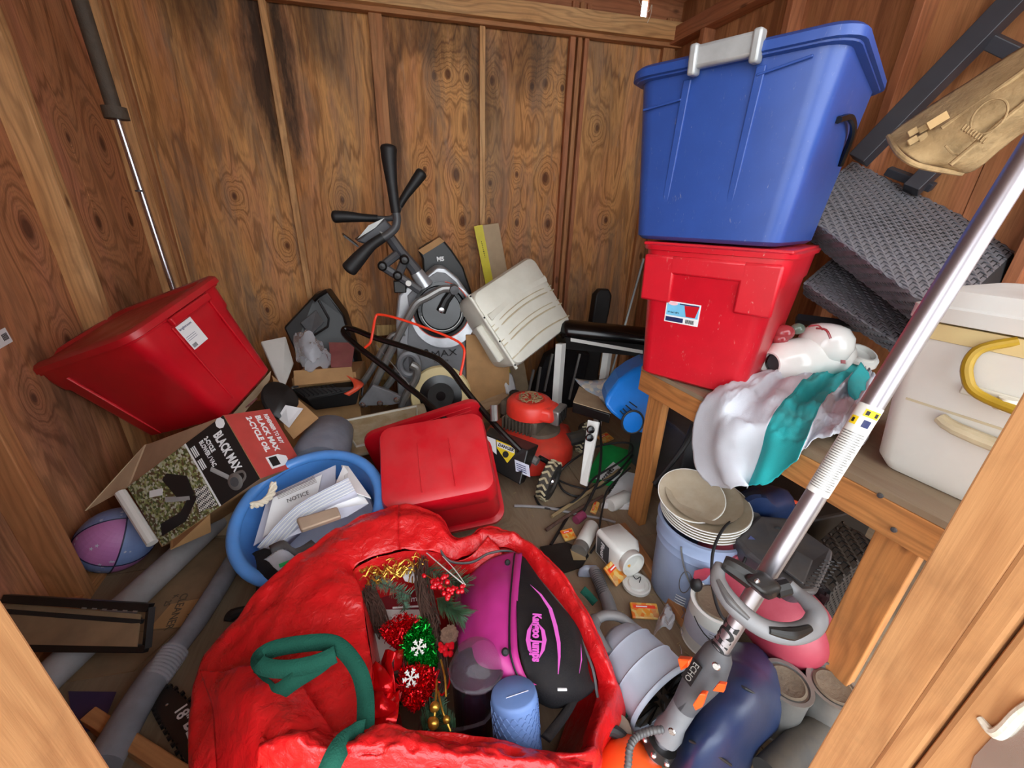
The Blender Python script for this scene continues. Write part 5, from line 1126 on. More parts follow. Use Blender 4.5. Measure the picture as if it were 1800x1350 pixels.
# left folds
lf = [[(352, 1182, .28), (400, 1178, .33), (455, 1172, .36), (520, 1190, .36)], [(372, 1230, .30), (430, 1225, .38), (490, 1232, .40), (560, 1250, .39)], [(380, 1300, .28), (440, 1300, .38), (500, 1300, .42), (590, 1298, .39)], [(385, 1370, .26), (450, 1370, .36), (520, 1372, .40), (600, 1375, .38)]]
obj('side_fold', B().grid([[at(x, y, z=z) for x, y, z in r] for r in lf], 10, 10, .016, 8, 15), M['tarp'], t, smooth=3, solid=.003)
# back flap with zip at the top middle
bf = [[(770, 960, .33), (800, 985, .30), (830, 975, .31), (858, 940, .33)], [(772, 985, .30), (806, 1000, .27), (840, 990, .28), (880, 972, .29)], [(775, 1005, .26), (810, 1012, .24), (845, 1010, .25), (890, 1000, .25)]]
obj('zip_flap', B().grid([[at(x, y, z=z) for x, y, z in r] for r in bf], 7, 7, .010, 14, 21), M['tarp'], t, smooth=3, solid=.003)
zp = [(768, 945, .345), (777, 972, .335), (795, 988, .31), (830, 988, .30), (862, 972, .30), (905, 972, .30), (950, 1022, .285), (1000, 1085, .27), (1038, 1165, .24), (1049, 1218, .20), (1058, 1262, .16)]
obj('zipper', B().tube([at(x, y, z=z) for x, y, z in zp], .004, 6, 6), M['dgrey'], t)
def ribbon(name, px_, wd, mat, parent, nrm=None, n=6, th=.002):
    P = cat([at(*q[:2], z=q[2]) for q in px_], n); a, b_ = [], []
    for i, p in enumerate(P):
        tg = (P[min(i + 1, len(P) - 1)] - P[max(i - 1, 0)]).normalized(); vv = (p - CAM).normalized() if nrm is None else nrm
        s_ = tg.cross(vv).normalized() * wd / 2; a.append(p + s_); b_.append(p - s_)
    b = B(); k = len(P); b.add(a + b_, [(i, i + 1, k + i + 1, k + i) for i in range(k - 1)])
    return obj(name, b, mat, parent, smooth=.35, solid=th)
upn = V(-.1, -.75, .65).normalized()
hnd = [(444, 1190, .36), (465, 1207, .385), (485, 1218, .40), (520, 1195, .42), (560, 1170, .43), (582, 1152, .43)]
s = ribbon('handle_strap', hnd, .034, M['strap'], t, upn)
ribbon('handle_strap', [(590, 1150, .44), (555, 1166, .44), (505, 1176, .435), (466, 1172, .43), (455, 1158, .43), (480, 1141, .435), (535, 1131, .44), (580, 1130, .445), (606, 1145, .445), (630, 1178, .44), (641, 1215, .43), (643, 1250, .425), (642, 1282, .42)], .034, M['strap'], t, upn)
ribbon('handle_strap', [(640, 1284, .43), (622, 1290, .44), (602, 1308, .46), (586, 1335, .46), (570, 1372, .44)], .036, M['strap'], t, upn)
ribbon('handle_strap', [(1024, 1036, .20), (1034, 1046, .18), (1046, 1060, .14)], .026, M['strap'], t)
ribbon('handle_strap', [(1084, 1256, .14), (1098, 1248, .13), (1108, 1236, .12)], .03, M['strap'], t)
# ---------------------------------------------------------------- contents
def A3(X, Y, z): return at(X, Y, z=z)
# boxes low in the bag
t = thing('gift_box', 'maroon and white shallow gift box under the pine sprays in the red bag', 'box', A3(700, 1100, .05))
obj('maroon_lid', B().quad([A3(640, 1082, .20), A3(745, 1080, .20), A3(740, 1020, .20), A3(630, 1020, .20)], .03), M['maroon'], t, smooth=0)
obj('white_base', B().quad([A3(635, 1180, .21), A3(705, 1170, .20), A3(745, 1082, .19), A3(630, 1082, .19)], .05), M['white'], t, smooth=0)
text('mas', A3(722, 1058, .218), V(1, -.05, 0), V(0, 1, .2), .026, M['whiteink'], t)
obj('lid_print', B().quad([A3(690, 1067, .217), A3(740, 1064, .217), A3(740, 1067, .217), A3(690, 1070, .217)], .001), M['whiteink'], t, smooth=0)
# gold mesh ribbon ball
b = B(); g0 = A3(694, 1002, .315)
for k in range(120):
    d_ = V(R_.uniform(-1, 1), R_.uniform(-.6, .6), R_.uniform(-.4, .7)); p = g0 + V(d_.x * .085, d_.y * .055, d_.z * .03); q = p + V(R_.uniform(-.03, .03), R_.uniform(-.03, .03), R_.uniform(-.02, .02))
    b.tube([p, (p + q) / 2 + V(0, 0, .008), q], .0018, 4)
x = stuff(solo('gold_mesh', 'gold wire mesh ribbon at the top of the bag opening', 'decoration', b, M['gold']))
t = thing('hang_tag', 'white swing tag printed beside the gold mesh', 'tag', A3(720, 1010, .28))
obj('tag_card', B().poly([A3(712, 1022, .285), A3(705, 1008, .29), A3(712, 993, .30), (A3(728, 990, .30)), A3(736, 1015, .285), A3(733, 1026, .28)], V(0, 0, .001)), M['paper'], t, smooth=0)
for k in range(3): obj('print_line', B().tube([A3(712 + k, 1000 + 4 * k, .30 - .003 * k), A3(726 + k, 999 + 4 * k, .30 - .003 * k)], .0008, 4), M['ink'], t)
# twig bundles of a wreath
def twigs(name, label, px_, r, n=60, group=None):
    P = cat([A3(*q) for q in px_], 8); b = B(); N_ = len(P)
    for k in range(n):
        s0 = R_.randrange(0, N_ - 6); L_ = R_.randrange(6, 16); a = R_.uniform(0, 6.28); rr = r * math.sqrt(R_.random()); pts = []
        for i in range(s0, min(N_, s0 + L_), 2):
            a += R_.uniform(-.4, .4); pts.append(P[i] + V(math.cos(a), math.sin(a) * .7, math.sin(a) * .7) * rr)
        if len(pts) > 1: b.tube(pts, R_.uniform(.0010, .0022), 4)
    o = solo(name, label, 'wreath', b, M['twig'], group); return stuff(o)
twigs('twig_wreath', 'dark twig wreath side running down the left of the bag opening', [(628, 1012, .27), (645, 1045, .26), (660, 1075, .25), (672, 1112, .24)], .028, 170)
twigs('twig_wreath', 'dark twig wreath side running down the middle of the bag opening, beside the red berries', [(742, 975, .32), (742, 1010, .32), (748, 1050, .31), (758, 1090, .30), (764, 1130, .30), (770, 1180, .29), (764, 1230, .27), (752, 1282, .25)], .025, 260)
def sprig(name, label, stem, mat, n=90, ln=.05, spread=.7, group=None, rad=.0013):
    P = cat([A3(*q) for q in stem], 8); t = thing(name, label, 'branch', P[0], group)
    obj('stem', B().tube(P, .0025, 6), M['twig'], t); b = B()
    for k in range(n):
        i = R_.randrange(0, len(P) - 1); tg = (P[i + 1] - P[i]).normalized(); a = R_.uniform(0, 6.28)
        u = tg.cross(V(0, 0, 1)).normalized(); v_ = tg.cross(u); d_ = (tg * (1 - spread) + (u * math.cos(a) + v_ * math.sin(a)) * spread).normalized()
        p = P[i].lerp(P[i + 1], R_.random()); b.tube([p, p + d_ * ln * R_.uniform(.6, 1)], [rad, rad * .3], 3, cap=False)
    stuff(obj('needles', b, mat, t)); return t
sprig('pine_sprig', 'blue-green fir sprig across the top left of the bag opening', [(652, 1018, .30), (680, 1030, .30), (722, 1046, .29)], M['needle2'], 240, .028, .75)
sprig('pine_sprig', 'small fir sprig hanging beside the maroon box', [(700, 1030, .29), (706, 1050, .28), (712, 1072, .26)], M['needle2'], 150, .022, .75)
sprig('pine_sprig', 'long-needled dark green pine spray behind the red berries', [(752, 1000, .33), (775, 1012, .33), (800, 1022, .32), (812, 1030, .32)], M['needle'], 200, .055, .6)
sprig('pine_sprig', 'long-needled pine spray fanning towards the magenta bag', [(768, 1052, .33), (785, 1065, .34), (805, 1078, .345)], M['needle'], 260, .06, .38)
sprig('pine_sprig', 'dull green pine tips at the bottom of the opening', [(745, 1290, .29), (756, 1262, .30), (766, 1240, .30)], M['needle'], 160, .04, .5)
sprig('pine_sprig', 'gold-tinged pine tips beside the gold stems', [(800, 1285, .27), (785, 1270, .29), (772, 1252, .30)], M['needle'], 160, .035, .5)
def berries(label, cl, stem):
    t = thing('berry_cluster', label, 'berries', A3(*cl[0]))
    for q in cl:
        c = A3(*q)
        obj('berry', B().ball(c, R_.uniform(.0055, .008), 10), M['berry'], t)
    obj('stem', B().tube([A3(*q) for q in stem], .0016, 5, 4), M['brass'], t)
cl = []
for cx, cy, n1 in ((752, 1014, 2), (765, 1026, 6), (775, 1018, 5), (783, 1020, 4), (788, 1045, 7), (800, 1036, 5), (808, 1034, 4), (764, 1034, 3), (780, 1034, 3)):
    for k in range(n1): cl.append((cx + R_.uniform(-8, 8), cy + R_.uniform(-8, 8), .365 + R_.uniform(-.006, .008)))
berries('bright red berry spray lying on the pine needles', cl, [(750, 1012, .36), (770, 1024, .365), (795, 1040, .36)])
berries('small red berry cluster below the pinecone', [(780 + R_.uniform(-11, 14), 1140 + R_.uniform(-8, 10), .33) for k in range(12)], [(775, 1130, .32), (785, 1142, .325), (792, 1152, .32)])
t = thing('floral_wire', 'pair of pale stiff wires sticking out above the berries', 'wire', A3(752, 970, .34))
obj('wire', B().tube([A3(750, 972, .345), A3(785, 1002, .37), A3(814, 1026, .38)], .0018, 5, 3), M['white'], t); obj('wire', B().tube([A3(778, 978, .35), A3(800, 1002, .37), A3(818, 1028, .375)], .0014, 5, 3), M['white'], t)
# pinecone
pc0 = A3(790, 1116, .34); t = thing('pinecone', 'frosted brown pinecone right of the twig wreath', 'pinecone', pc0)
zf = zframe(pc0, V(.05, -.8, .8)); obj('core', B().ball(pc0, .012, 12), M['pine'], t)
b = B()
for k in range(60):
    a = k * 2.4; r_ = .021 * math.sqrt(k / 60.0); zc = .014 * (1 - (k / 60.0) ** 1.2)
    c = zf @ V(r_ * math.cos(a), r_ * math.sin(a), zc); o_ = (zf.to_3x3() @ V(math.cos(a), math.sin(a), .9)).normalized()
    b.box((0, 0, 0), (.0075, .0075, .002), zframe(c, o_))
stuff(obj('scales', b, M['gold' if 0 else 'pine'], t, smooth=0))
# tinsel shapes with snowflakes
def tinsel(label, ol_, mat, z, n, flake=None):
    c = sum((A3(x, y, z) for x, y in ol_), V(0, 0, 0)) / len(ol_); t = thing('tinsel_ornament', label, 'ornament', c)
    P = [A3(x, y, z) for x, y in ol_]
    obj('backing', B().poly([c + (p - c) * .85 + V(0, 0, -.006) for p in P], V(0, 0, -.01)), mat, t, smooth=0)
    b = B()
    for k in range(n):
        i = R_.randrange(len(P)); a, b_ = P[i], P[(i + 1) % len(P)]; s0 = math.sqrt(R_.random()); s1 = R_.random()
        p = c + ((a * (1 - s1) + b_ * s1) - c) * s0 + V(0, 0, R_.uniform(-.004, .014)); d_ = V(R_.uniform(-1, 1), R_.uniform(-1, 1), R_.uniform(-.2, 1)).normalized() * R_.uniform(.006, .013)
        w_ = d_.cross(V(R_.uniform(-1, 1), R_.uniform(-1, 1), R_.uniform(-1, 1))).normalized() * .0012
        b.add([p - w_, p + w_, p + w_ + d_, p - w_ + d_], [(0, 1, 2, 3)])
    stuff(obj('tinsel', b, mat, t, smooth=0))
    if flake:
        fx, fy, fr2 = flake; o = A3(fx, fy, z + .022); zf = zframe(o, (o - CAM) * -1); b = B()
        for k in range(6):
            a = k * math.pi / 3; e_ = V(math.cos(a), math.sin(a), 0); b.tube([zf @ V(0, 0, 0), zf @ (e_ * fr2)], .0017, 5)
            for s1 in (-1, 1):
                for rr_ in (.5, .78): e2 = V(math.cos(a + s1 * .8), math.sin(a + s1 * .8), 0); b.tube([zf @ (e_ * fr2 * rr_), zf @ (e_ * fr2 * rr_ + e2 * fr2 * .32)], .0015, 5)
        obj('snowflake', b, M['white'], t)
tinsel('red tinsel ornament, topmost of the tinsel shapes', [(672, 1110), (690, 1088), (715, 1082), (735, 1092), (738, 1110), (718, 1135), (702, 1146), (690, 1135), (675, 1125)], M['tinsel_r'], .30, 1500)
tinsel('green tinsel mitten with a white snowflake between two red ones', [(742, 1090), (755, 1105), (764, 1130), (770, 1172), (745, 1176), (720, 1165), (706, 1150), (712, 1128), (725, 1108)], M['tinsel_g'], .31, 1800, (736, 1138, .018))
tinsel('red tinsel mitten with a white snowflake, lowest of the tinsel shapes', [(704, 1180), (735, 1172), (762, 1180), (768, 1205), (750, 1235), (728, 1250), (712, 1242), (700, 1215)], M['tinsel_r'], .31, 1800, (722, 1192, .018))
tinsel('dark red tinsel scrap left of the foil bow', [(648, 1180), (665, 1170), (682, 1195), (680, 1215), (660, 1215), (650, 1200)], M['tinsel_r'], .27, 500)
tinsel('green tinsel scrap under the foil bow', [(652, 1205), (672, 1205), (705, 1225), (706, 1250), (690, 1255), (676, 1222), (655, 1218)], M['tinsel_g'], .27, 600)
t = thing('foil_bow', 'shiny red foil ribbon bow at the left of the bag opening', 'bow', A3(690, 1200, .25))
ribbon('loop', [(708, 1158, .33), (690, 1162, .36), (678, 1160, .35), (684, 1190, .35), (688, 1212, .33)], .04, M['ribbon'], t, V(-1, -.3, .6).normalized())
ribbon('loop', [(652, 1178, .33), (665, 1190, .35), (676, 1208, .35), (690, 1220, .33)], .04, M['ribbon'], t, V(0, -.6, .8))
ribbon('loop', [(690, 1215, .33), (680, 1235, .36), (655, 1240, .36), (648, 1250, .33)], .045, M['ribbon'], t, V(0, -.3, 1).normalized())
ribbon('tail', [(686, 1225, .33), (680, 1255, .35), (668, 1290, .33)], .05, M['ribbon'], t, V(-.3, -.6, .8).normalized())
t = thing('gold_stems', 'gold glittered berry stems lying at the foot of the wreath', 'decoration', A3(765, 1250, .28))
for px_ in ([(768, 1195, .34), (766, 1230, .35), (764, 1262, .34)], [(775, 1160, .34), (782, 1190, .35), (784, 1225, .34)], [(770, 1215, .34), (778, 1250, .34), (792, 1285, .32)]):
    obj('stem', B().tube([A3(*q) for q in px_], .0024, 6, 5), M['gold'], t)
for x, y, r_ in ((764, 1243, .011), (762, 1272, .012), (785, 1265, .008), (758, 1268, .008)): obj('gold_bud', B().ball(A3(x, y, .345), r_, 12), M['gold'], t)
for k in range(9): obj('gold_bud', B().ball(A3(628 + k * 4.2, 996 + 7 * math.sin(k * .9) + k, .33), .006, 8), M['gold'], t)
obj('red_cord', B().tube([A3(772, 1178, .34), A3(766, 1200, .34), A3(776, 1222, .33), A3(790, 1200, .34), A3(788, 1175, .34)], .0022, 5, 6), M['ribbon'], t)

# magenta and black boot bag
t = thing('sports_bag', 'magenta and black shoe bag lying in the right half of the red bag', 'bag', A3(920, 1100, .05))
def dpts(l): return [[A3(*q) for q in r] for r in l]
obj('magenta_shell', B().grid(dpts([[(905, 972, .31), (860, 985, .29), (822, 1018, .25), (800, 1050, .22)], [(905, 1020, .35), (865, 1035, .36), (830, 1060, .33), (802, 1090, .27)], [(900, 1080, .37), (868, 1090, .38), (835, 1110, .36), (806, 1135, .30)], [(902, 1140, .37), (875, 1150, .38), (845, 1165, .35), (815, 1180, .28)], [(928, 1203, .34), (900, 1205, .34), (870, 1195, .31), (850, 1205, .22)]]), 8, 8, .006, 9, 4), M['magenta'], t, smooth=3, solid=.004)
bs = obj('black_side', B().grid(dpts([[(908, 972, .315), (918, 978, .30), (925, 985, .28), (930, 1000, .24)], [(908, 1030, .36), (940, 1035, .345), (965, 1045, .31), (985, 1060, .24)], [(908, 1085, .38), (960, 1085, .37), (1000, 1095, .33), (1020, 1115, .24)], [(914, 1145, .38), (965, 1150, .38), (1010, 1160, .34), (1035, 1185, .24)], [(930, 1203, .345), (975, 1215, .34), (1020, 1212, .31), (1044, 1205, .22)], [(932, 1225, .28), (970, 1245, .28), (1010, 1235, .25), (1040, 1215, .18)]]), 8, 8, .004, 9, 8), M['dark'], t, smooth=3, solid=.004)
pz = [(905, 973, .325), (901, 1010, .36), (897, 1060, .375), (896, 1110, .38), (898, 1150, .38), (912, 1190, .36), (930, 1203, .35)]
obj('zipper', B().tube([A3(x, y, z) for x, y, z in pz], .0035, 6, 6), M['ink'], t)
obj('magenta_piping', B().grid([[A3(x + 1, y, z) for x, y, z in pz], [A3(x + 13, y, z) for x, y, z in pz]], 6, 2), M['magenta'], t, smooth=3, solid=.006)
for x, y, z in ((892, 989, .34), (888, 1146, .39)): obj('snap_stud', B().lathe([(.009, 0), (.009, .006), (.005, .010), (.0, .010)], zframe(A3(x, y, z), (-.1, -.5, .8)), 14), M['ink'], t)
def on_black(px_, lift=0):
    return [A3(x, y, z + lift) for x, y, z in px_]
def decal(name, outline, z, mat, par):
    P = [A3(x, y, z) for x, y in outline]; obj(name, B().poly(P, V(0, -.0005, .0015)), mat, par, smooth=0)
def crescent(pts, w0):
    a = [(x - w * w0, y) for x, y, w in pts]; b_ = [(x + w * w0, y) for x, y, w in pts][::-1]; return a + b_
decal('pink_stripe', crescent([(932, 1028, 0), (950, 1045, .6), (967, 1070, 1), (976, 1100, 1.1), (982, 1130, 1), (983, 1155, .7), (981, 1185, .2)], 3.2), .392, M['pinkink'], bs)
decal('pink_stripe', crescent([(1021, 1132, 0), (1022, 1160, .7), (1018, 1184, .1)], 1.6), .348, M['pinkink'], bs)
decal('pink_crescent', crescent([(937, 1092, .1), (930, 1108, 1), (928, 1125, 1.2), (931, 1142, 1), (941, 1160, .1)], 3.2), .398, M['pinkink'], bs)
decal('pink_crescent', crescent([(944, 1094, .1), (954, 1108, 1), (957, 1125, 1.2), (954, 1143, 1), (946, 1160, .1)], 3.2), .398, M['pinkink'], bs)
ta, tb = A3(937, 1078, .402), A3(936, 1180, .402)
text('Kangoo Jumps', ta, (tb - ta), V(1, .1, .0), .030, M['pinkink'], bs, bold=.0012, sx=(tb - ta).length / .205)
obj('white_scuff', B().tube([A3(980, 1212, .345), A3(996, 1212, .342)], .003, 5), M['whiteink'], bs)
obj('shoulder_strap', B().grid(dpts([[(1000, 1232, .28), (1018, 1225, .26)], [(978, 1262, .30), (998, 1262, .28)], [(952, 1292, .32), (968, 1304, .31)]]), 3, 5), M['dark'], t, smooth=3, solid=.01)
# domed dark cup
c0 = A3(836, 1305, .16); dz = (A3(837, 1176, .36) - c0).normalized()
zf = zframe(c0, dz); H_ = (A3(837, 1176, .36) - c0).length
t = thing('domed_cup', 'dark plastic cup with smoky clear dome lid standing in the red bag', 'cup', c0)
obj('cup', B().lathe([(.0, 0), (.04, 0), (.045, .01), (.056, H_ * .97), (.06, H_), (.058, H_ + .004), (.0, H_ - .02)], zf, 36), M['purple_black'], t, smooth=.9)
obj('dome_lid', B().lathe([(.062, H_ - .004), (.064, H_ + .002), (.060, H_ + .006), (.057, H_ + .02), (.046, H_ + .045), (.028, H_ + .06), (.0, H_ + .064)], zf, 36, False, True), M['smoke'], t, smooth=.9)
obj('lid_ring', B().tube([zf @ V(.061 * math.cos(a), .061 * math.sin(a), H_) for a in [k * math.pi / 18 for k in range(36)]], .003, 6, closed=True), M['smoke'], t)
obj('clear_straw', B().tube([A3(790, 1285, .28), A3(850, 1270, .30), A3(868, 1240, .30)], .004, 6, 4), M['smoke'], t)
# blue foam roller
c1_ = A3(903, 1215, .385); c0 = A3(912, 1330, .25); c0 = c1_ + (c0 - c1_).normalized() * .26
zf = zframe(c0, (c1_ - c0)); Lr = .26; rr_ = .050
t = thing('foam_roller', 'blue-grey foam roller with scale texture standing at the front of the red bag', 'roller', c0)
obj('roller_body', B().lathe([(rr_ * .9, 0), (rr_, .006), (rr_, Lr - .010), (rr_ * .97, Lr - .003), (rr_ * .9, Lr), (.0, Lr - .001)], zf, 40), M['foam'], t, smooth=.8)
b = B()
for i in range(20):
    for j in range(20):
        a = 2 * math.pi * (j + (i % 2) * .5) / 20; z0 = .01 + i * .0118
        f_ = zf @ Matrix.Rotation(a, 4, 'Z')
        b.tube([f_ @ V(rr_ + .0004, -.0068, z0 + .008), f_ @ V(rr_ + .001, 0, z0), f_ @ V(rr_ + .0004, .0068, z0 + .008)], .0011, 3, cap=False)
stuff(obj('scale_texture', b, M['foam'], t))
obj('end_print', B().tube([zf @ V(-.03, .01, Lr + .0005), zf @ V(.02, .012, Lr + .0005)], .001, 4), M['paper2'], t)

# ================================================================== floor clutter, centre right
c0 = A3(1052, 925, .0)
ax = (A3(1106, 990, .06) - A3(1072, 948, .06)).normalized(); ax = (ax + V(0, 0, .12)).normalized()
jf = zframe(A3(1068, 945, .065), ax, (0, 0, 1))
t = thing('flour_canister', 'white square plastic Flour canister lying open on the floor', 'canister', A3(1080, 970, 0))
s_ = .062
obj('body', B().loft([[jf @ p for p in rrect(s_ * 2 * k, s_ * 2 * k, .02, z)] for z, k in ((0, .9), (.006, 1), (.12, 1.02), (.145, .8), (.15, .74))]), M['white'], t, smooth=.8)
obj('mouth_ring', B().lathe([(.044, .145), (.050, .15), (.050, .178), (.044, .180), (.042, .176), (.042, .06), (.0, .05)], jf, 32, False, True), M['white'], t, smooth=.9)
# label on the side facing the camera-left
sd = None; best = -9
for a in range(4):
    nn = (jf.to_3x3() @ V(math.cos(a * math.pi / 2), math.sin(a * math.pi / 2), 0))
    sc1 = nn.dot(V(-1, -.25, .1))
    if sc1 > best: best = sc1; sd = nn
lo = jf @ V(0, 0, .06) + sd * (s_ * 1.02 + .001)
upv = ax.cross(sd).normalized()
if upv.z < 0: upv = -upv
rd = upv.cross(sd) * -1
lb = obj('label', B().box((0, 0, 0), (.085, .08, .001), frame(lo, ax, upv)), M['dgrey'], t, smooth=0); lab(lb, 'dark grey label reading Flour')
text('Flour', lo + sd * .0015 - upv * -.035 - ax * .012, -upv, ax, .034, M['whiteink'], lb, bold=.0004)
solo('canister_lid', 'round white canister lid lying upside down by the open canister', 'lid', B().lathe([(.0, 0), (.05, 0), (.054, .004), (.054, .016), (.048, .018), (.046, .010), (.034, .010), (.030, .018), (.0, .018)], Matrix.Translation(A3(1118, 1030, .006)) , 36), M['white'])
solo('wire_hook', 'small bent black wire hook lying on the canister lid', 'hook', B().tube([A3(1112, 1010, .028), A3(1118, 1018, .03), A3(1126, 1014, .03), A3(1124, 1024, .028)], .0016, 5, 5), M['ink'])
def packet(label, X, Y, ang, mat=None, z=.02, sx_=.075, sy_=.065, tilt=.25):
    f_ = Matrix.Translation(A3(X, Y, z)) @ Matrix.Rotation(ang, 4, 'Z') @ Matrix.Rotation(tilt, 4, 'X')
    t = thing('seed_packet', label, 'packet', A3(X, Y, z), 'orange seed packets on the floor')
    obj('packet_body', B().box((0, 0, 0), (sx_, sy_, .012), f_), M['packet'], t, smooth=0, bevel=.004)
    obj('printed_band', B().box((0, sy_ * .22, .0065), (sx_ * .8, sy_ * .2, .001), f_), M['orangered'], t, smooth=0)
    obj('white_print', B().box((-sx_ * .1, sy_ * .22, .0075), (sx_ * .4, sy_ * .06, .0008), f_), M['whiteink'], t, smooth=0)
packet('orange packet lying left of the white spray can', 999, 940, .1, sx_=.06, sy_=.055)
packet('orange packet leaning on the mouth of the flour canister', 1083, 1004, .5, z=.045, sx_=.09, sy_=.08, tilt=.6)
packet('orange packet with yellow corner half inside the flour canister', 1100, 985, 1.0, z=.06, sx_=.05, sy_=.04)
packet('orange packet near the clear wrapper and the floor batten', 1133, 1074, -.3, sx_=.10, sy_=.055)
packet('orange packet by the green printed box', 1064, 770, .4, z=.03, sx_=.10, sy_=.07)
packet('yellow and orange packet beside the sticks on the floor', 1046, 892, .9, z=.02, sx_=.09, sy_=.03)
solo('clear_wrapper', 'crumpled clear plastic wrapper beside the floor batten', 'wrapper', B().grid([[A3(1160, 1080, .02), A3(1170, 1065, .06), A3(1180, 1068, .05)], [A3(1155, 1095, .03), A3(1168, 1085, .07), A3(1185, 1090, .04)], [A3(1150, 1110, .02), A3(1165, 1102, .05), A3(1180, 1108, .02)]], 4, 4, .03, 25), M['clear'], solid=.002)
# spray cans
def can(name, label, pA, pB, r, mat, capmat=None):
    pA, pB = Vector(pA), Vector(pB); zf = zframe(pA, pB - pA); L_ = (pB - pA).length
    t = thing(name, label, 'can', (pA + pB) / 2 - V(0, 0, r))
    obj('can_body', B().lathe([(.0, 0), (r * .9, 0), (r, .006), (r, L_ * .92), (r * .85, L_ * .97), (r * .4, L_), (.0, L_)], zf, 28), mat, t, smooth=.7)
    if capmat: obj('can_base', B().lathe([(r * 1.01, -.004), (r * 1.03, 0), (r * 1.03, .03), (r * 1.0, .032)], zf, 28, True, False), capmat, t)
can('spray_can', 'white spray can lying beside the black trowel', A3(1018, 968, .035), A3(1042, 922, .035), .033, M['white'], M['greymet'])
can('spray_can', 'white spray can half hidden behind the bench leg', A3(1072, 888, .03), A3(1104, 872, .03), .035, M['white'])
can('purple_jar', 'small purple-pink glass jar on its side above the white spray can', A3(1012, 915, .02), A3(1026, 904, .02), .022, plain('plum_glass', (140, 60, 90), .15))
# black trowel
t = thing('trowel', 'black flat trowel blade lying on the floor beside the red bag', 'tool', A3(985, 975, 0))
obj('blade', B().poly([A3(949, 962, .015), A3(995, 954, .02), A3(1030, 968, .015), A3(1035, 978, .012), A3(1022, 998, .01), A3(992, 1008, .01), A3(960, 990, .012)], V(0, 0, .004)), M['black'], t, smooth=0)
obj('mud_patch', B().poly([A3(1002, 965, .022), A3(1028, 970, .018), A3(1030, 985, .016), A3(1008, 985, .018)], V(0, 0, .002)), M['straw'], t, smooth=0)
obj('shaft', B().tube([A3(968, 958, .02), A3(985, 930, .02), A3(1000, 905, .02)], .007, 8), M['black'], t)
# vacuum attachment
t = thing('vacuum_nozzle', 'grey ribbed vacuum hose with a clear nozzle on the floor', 'vacuum part', A3(1050, 1030, 0))
obj('nozzle', B().loft([[A3(x, y, z) for x, y, z in r] for r in ([(1014, 1008, .01), (1016, 1015, .005), (1044, 1016, .005), (1042, 1006, .01)], [(1018, 998, .035), (1020, 1004, .03), (1044, 1008, .03), (1042, 996, .04)], [(1028, 992, .045), (1030, 996, .045), (1050, 1000, .045), (1050, 992, .045)])]), M['milky'], t, bevel=.006, smooth=.9)
obj('tube', B().tube([A3(1044, 1002, .04), A3(1056, 1030, .04), A3(1066, 1052, .04), A3(1074, 1078, .03)], [.022, .022, .024, .026], 16, 5), M['grey'], t)
h0, h1_ = A3(1048, 1008, .04), A3(1062, 1046, .04)
for k in range(12): p = h0.lerp(h1_, k / 11); dd = (h1_ - h0).normalized(); obj('hose_rib', B().tube([p, p + dd * .003], .0245, 14), M['dgrey'], t)
# floor batten
x = plank('floor_batten', A3(1092, 925, .02), A3(1300, 1232, .02), .04, .038, M['stud_dark'], (0, 0, 1)); tag(x, 'long nailed timber batten running along the floor below the workbench', 'wood')
for k in range(3): solo('bent_nail', 'bent shiny nail sticking from the floor batten', 'nail', B().tube([A3(1200 - 3 * k, 1070 + 32 * k, .042), A3(1203 - 3 * k, 1078 + 32 * k, .05), A3(1198, 1086 + 32 * k, .046)], .0018, 5), M['steel'], 'nails in the floor batten')
# sticks, bar, books, cables
for i, (pp, r_, mt, lb_) in enumerate([([(970, 908, .02), (1030, 868, .03), (1088, 826, .04)], .009, 'straw', 'pale round wooden stick crossing the printed books'), ([(960, 932, .015), (1000, 905, .03), (1060, 872, .03)], .008, 'twig', 'rough dark stick lying under the pale stick'),
        ([(904, 889, .01), (960, 892, .012), (1014, 904, .015)], .007, 'roll', 'thin grey stick lying level in front of the mower wheel'), ([(1020, 905, .01), (1060, 912, .01), (1082, 918, .01)], .006, 'roll', 'short grey stick left of the bench leg')]):
    solo('wooden_stick', lb_, 'stick', B().tube([A3(*q) for q in pp], r_, 7, 3), M[mt])
t = thing('steel_bar', 'white flat steel bar with two black knobs leaning among the cables', 'bar', A3(1030, 845, 0))
obj('bar', B().quad([at(1020, 850, d=1.98), at(1032, 855, d=1.96), at(1054, 742, d=1.98), at(1034, 738, d=2.0)], .018), M['white'], t, smooth=0, bevel=.003)
for X, Y in ((1037, 754), (1035, 768)): obj('knob', B().lathe([(.0, .03), (.017, .026), (.02, .012), (.015, 0)][::-1], zframe(at(X, Y, d=1.955), (-.2, -1, .3)), 16), M['blackg'], t)
t = thing('printed_book', 'green and white printed book lying under the cables by the bench leg', 'book', A3(1080, 820, 0))
q = [A3(1030, 838, .03), A3(1080, 848, .03), A3(1118, 795, .03), A3(1062, 778, .06)]
obj('book_block', B().hexa([V(p.x, p.y, .0) for p in q], q), M['green'], t, smooth=0)
rd = (q[2] - q[1]).normalized(); 
obj('white_patch', B().poly([A3(1046, 842, .034), A3(1082, 846, .033), A3(1096, 826, .034), A3(1078, 812, .038)], V(0, 0, .001)), M['paper'], t, smooth=0)
text('Code in', A3(1070, 832, .038), rd, V(-rd.y, rd.x, 0), .020, M['ink'], t); text('CODING', A3(1064, 846, .037), rd, V(-rd.y, rd.x, 0), .034, M['ink'], t, bold=.001)
t = thing('printed_book', 'white printed book with black title in front of the green book', 'book', A3(1095, 860, 0))
q = [A3(1058, 885, .03), A3(1110, 888, .03), A3(1128, 835, .03), A3(1098, 828, .03)]
obj('book_block', B().hexa([V(p.x, p.y, .0) for p in q], q), M['paper'], t, smooth=0)
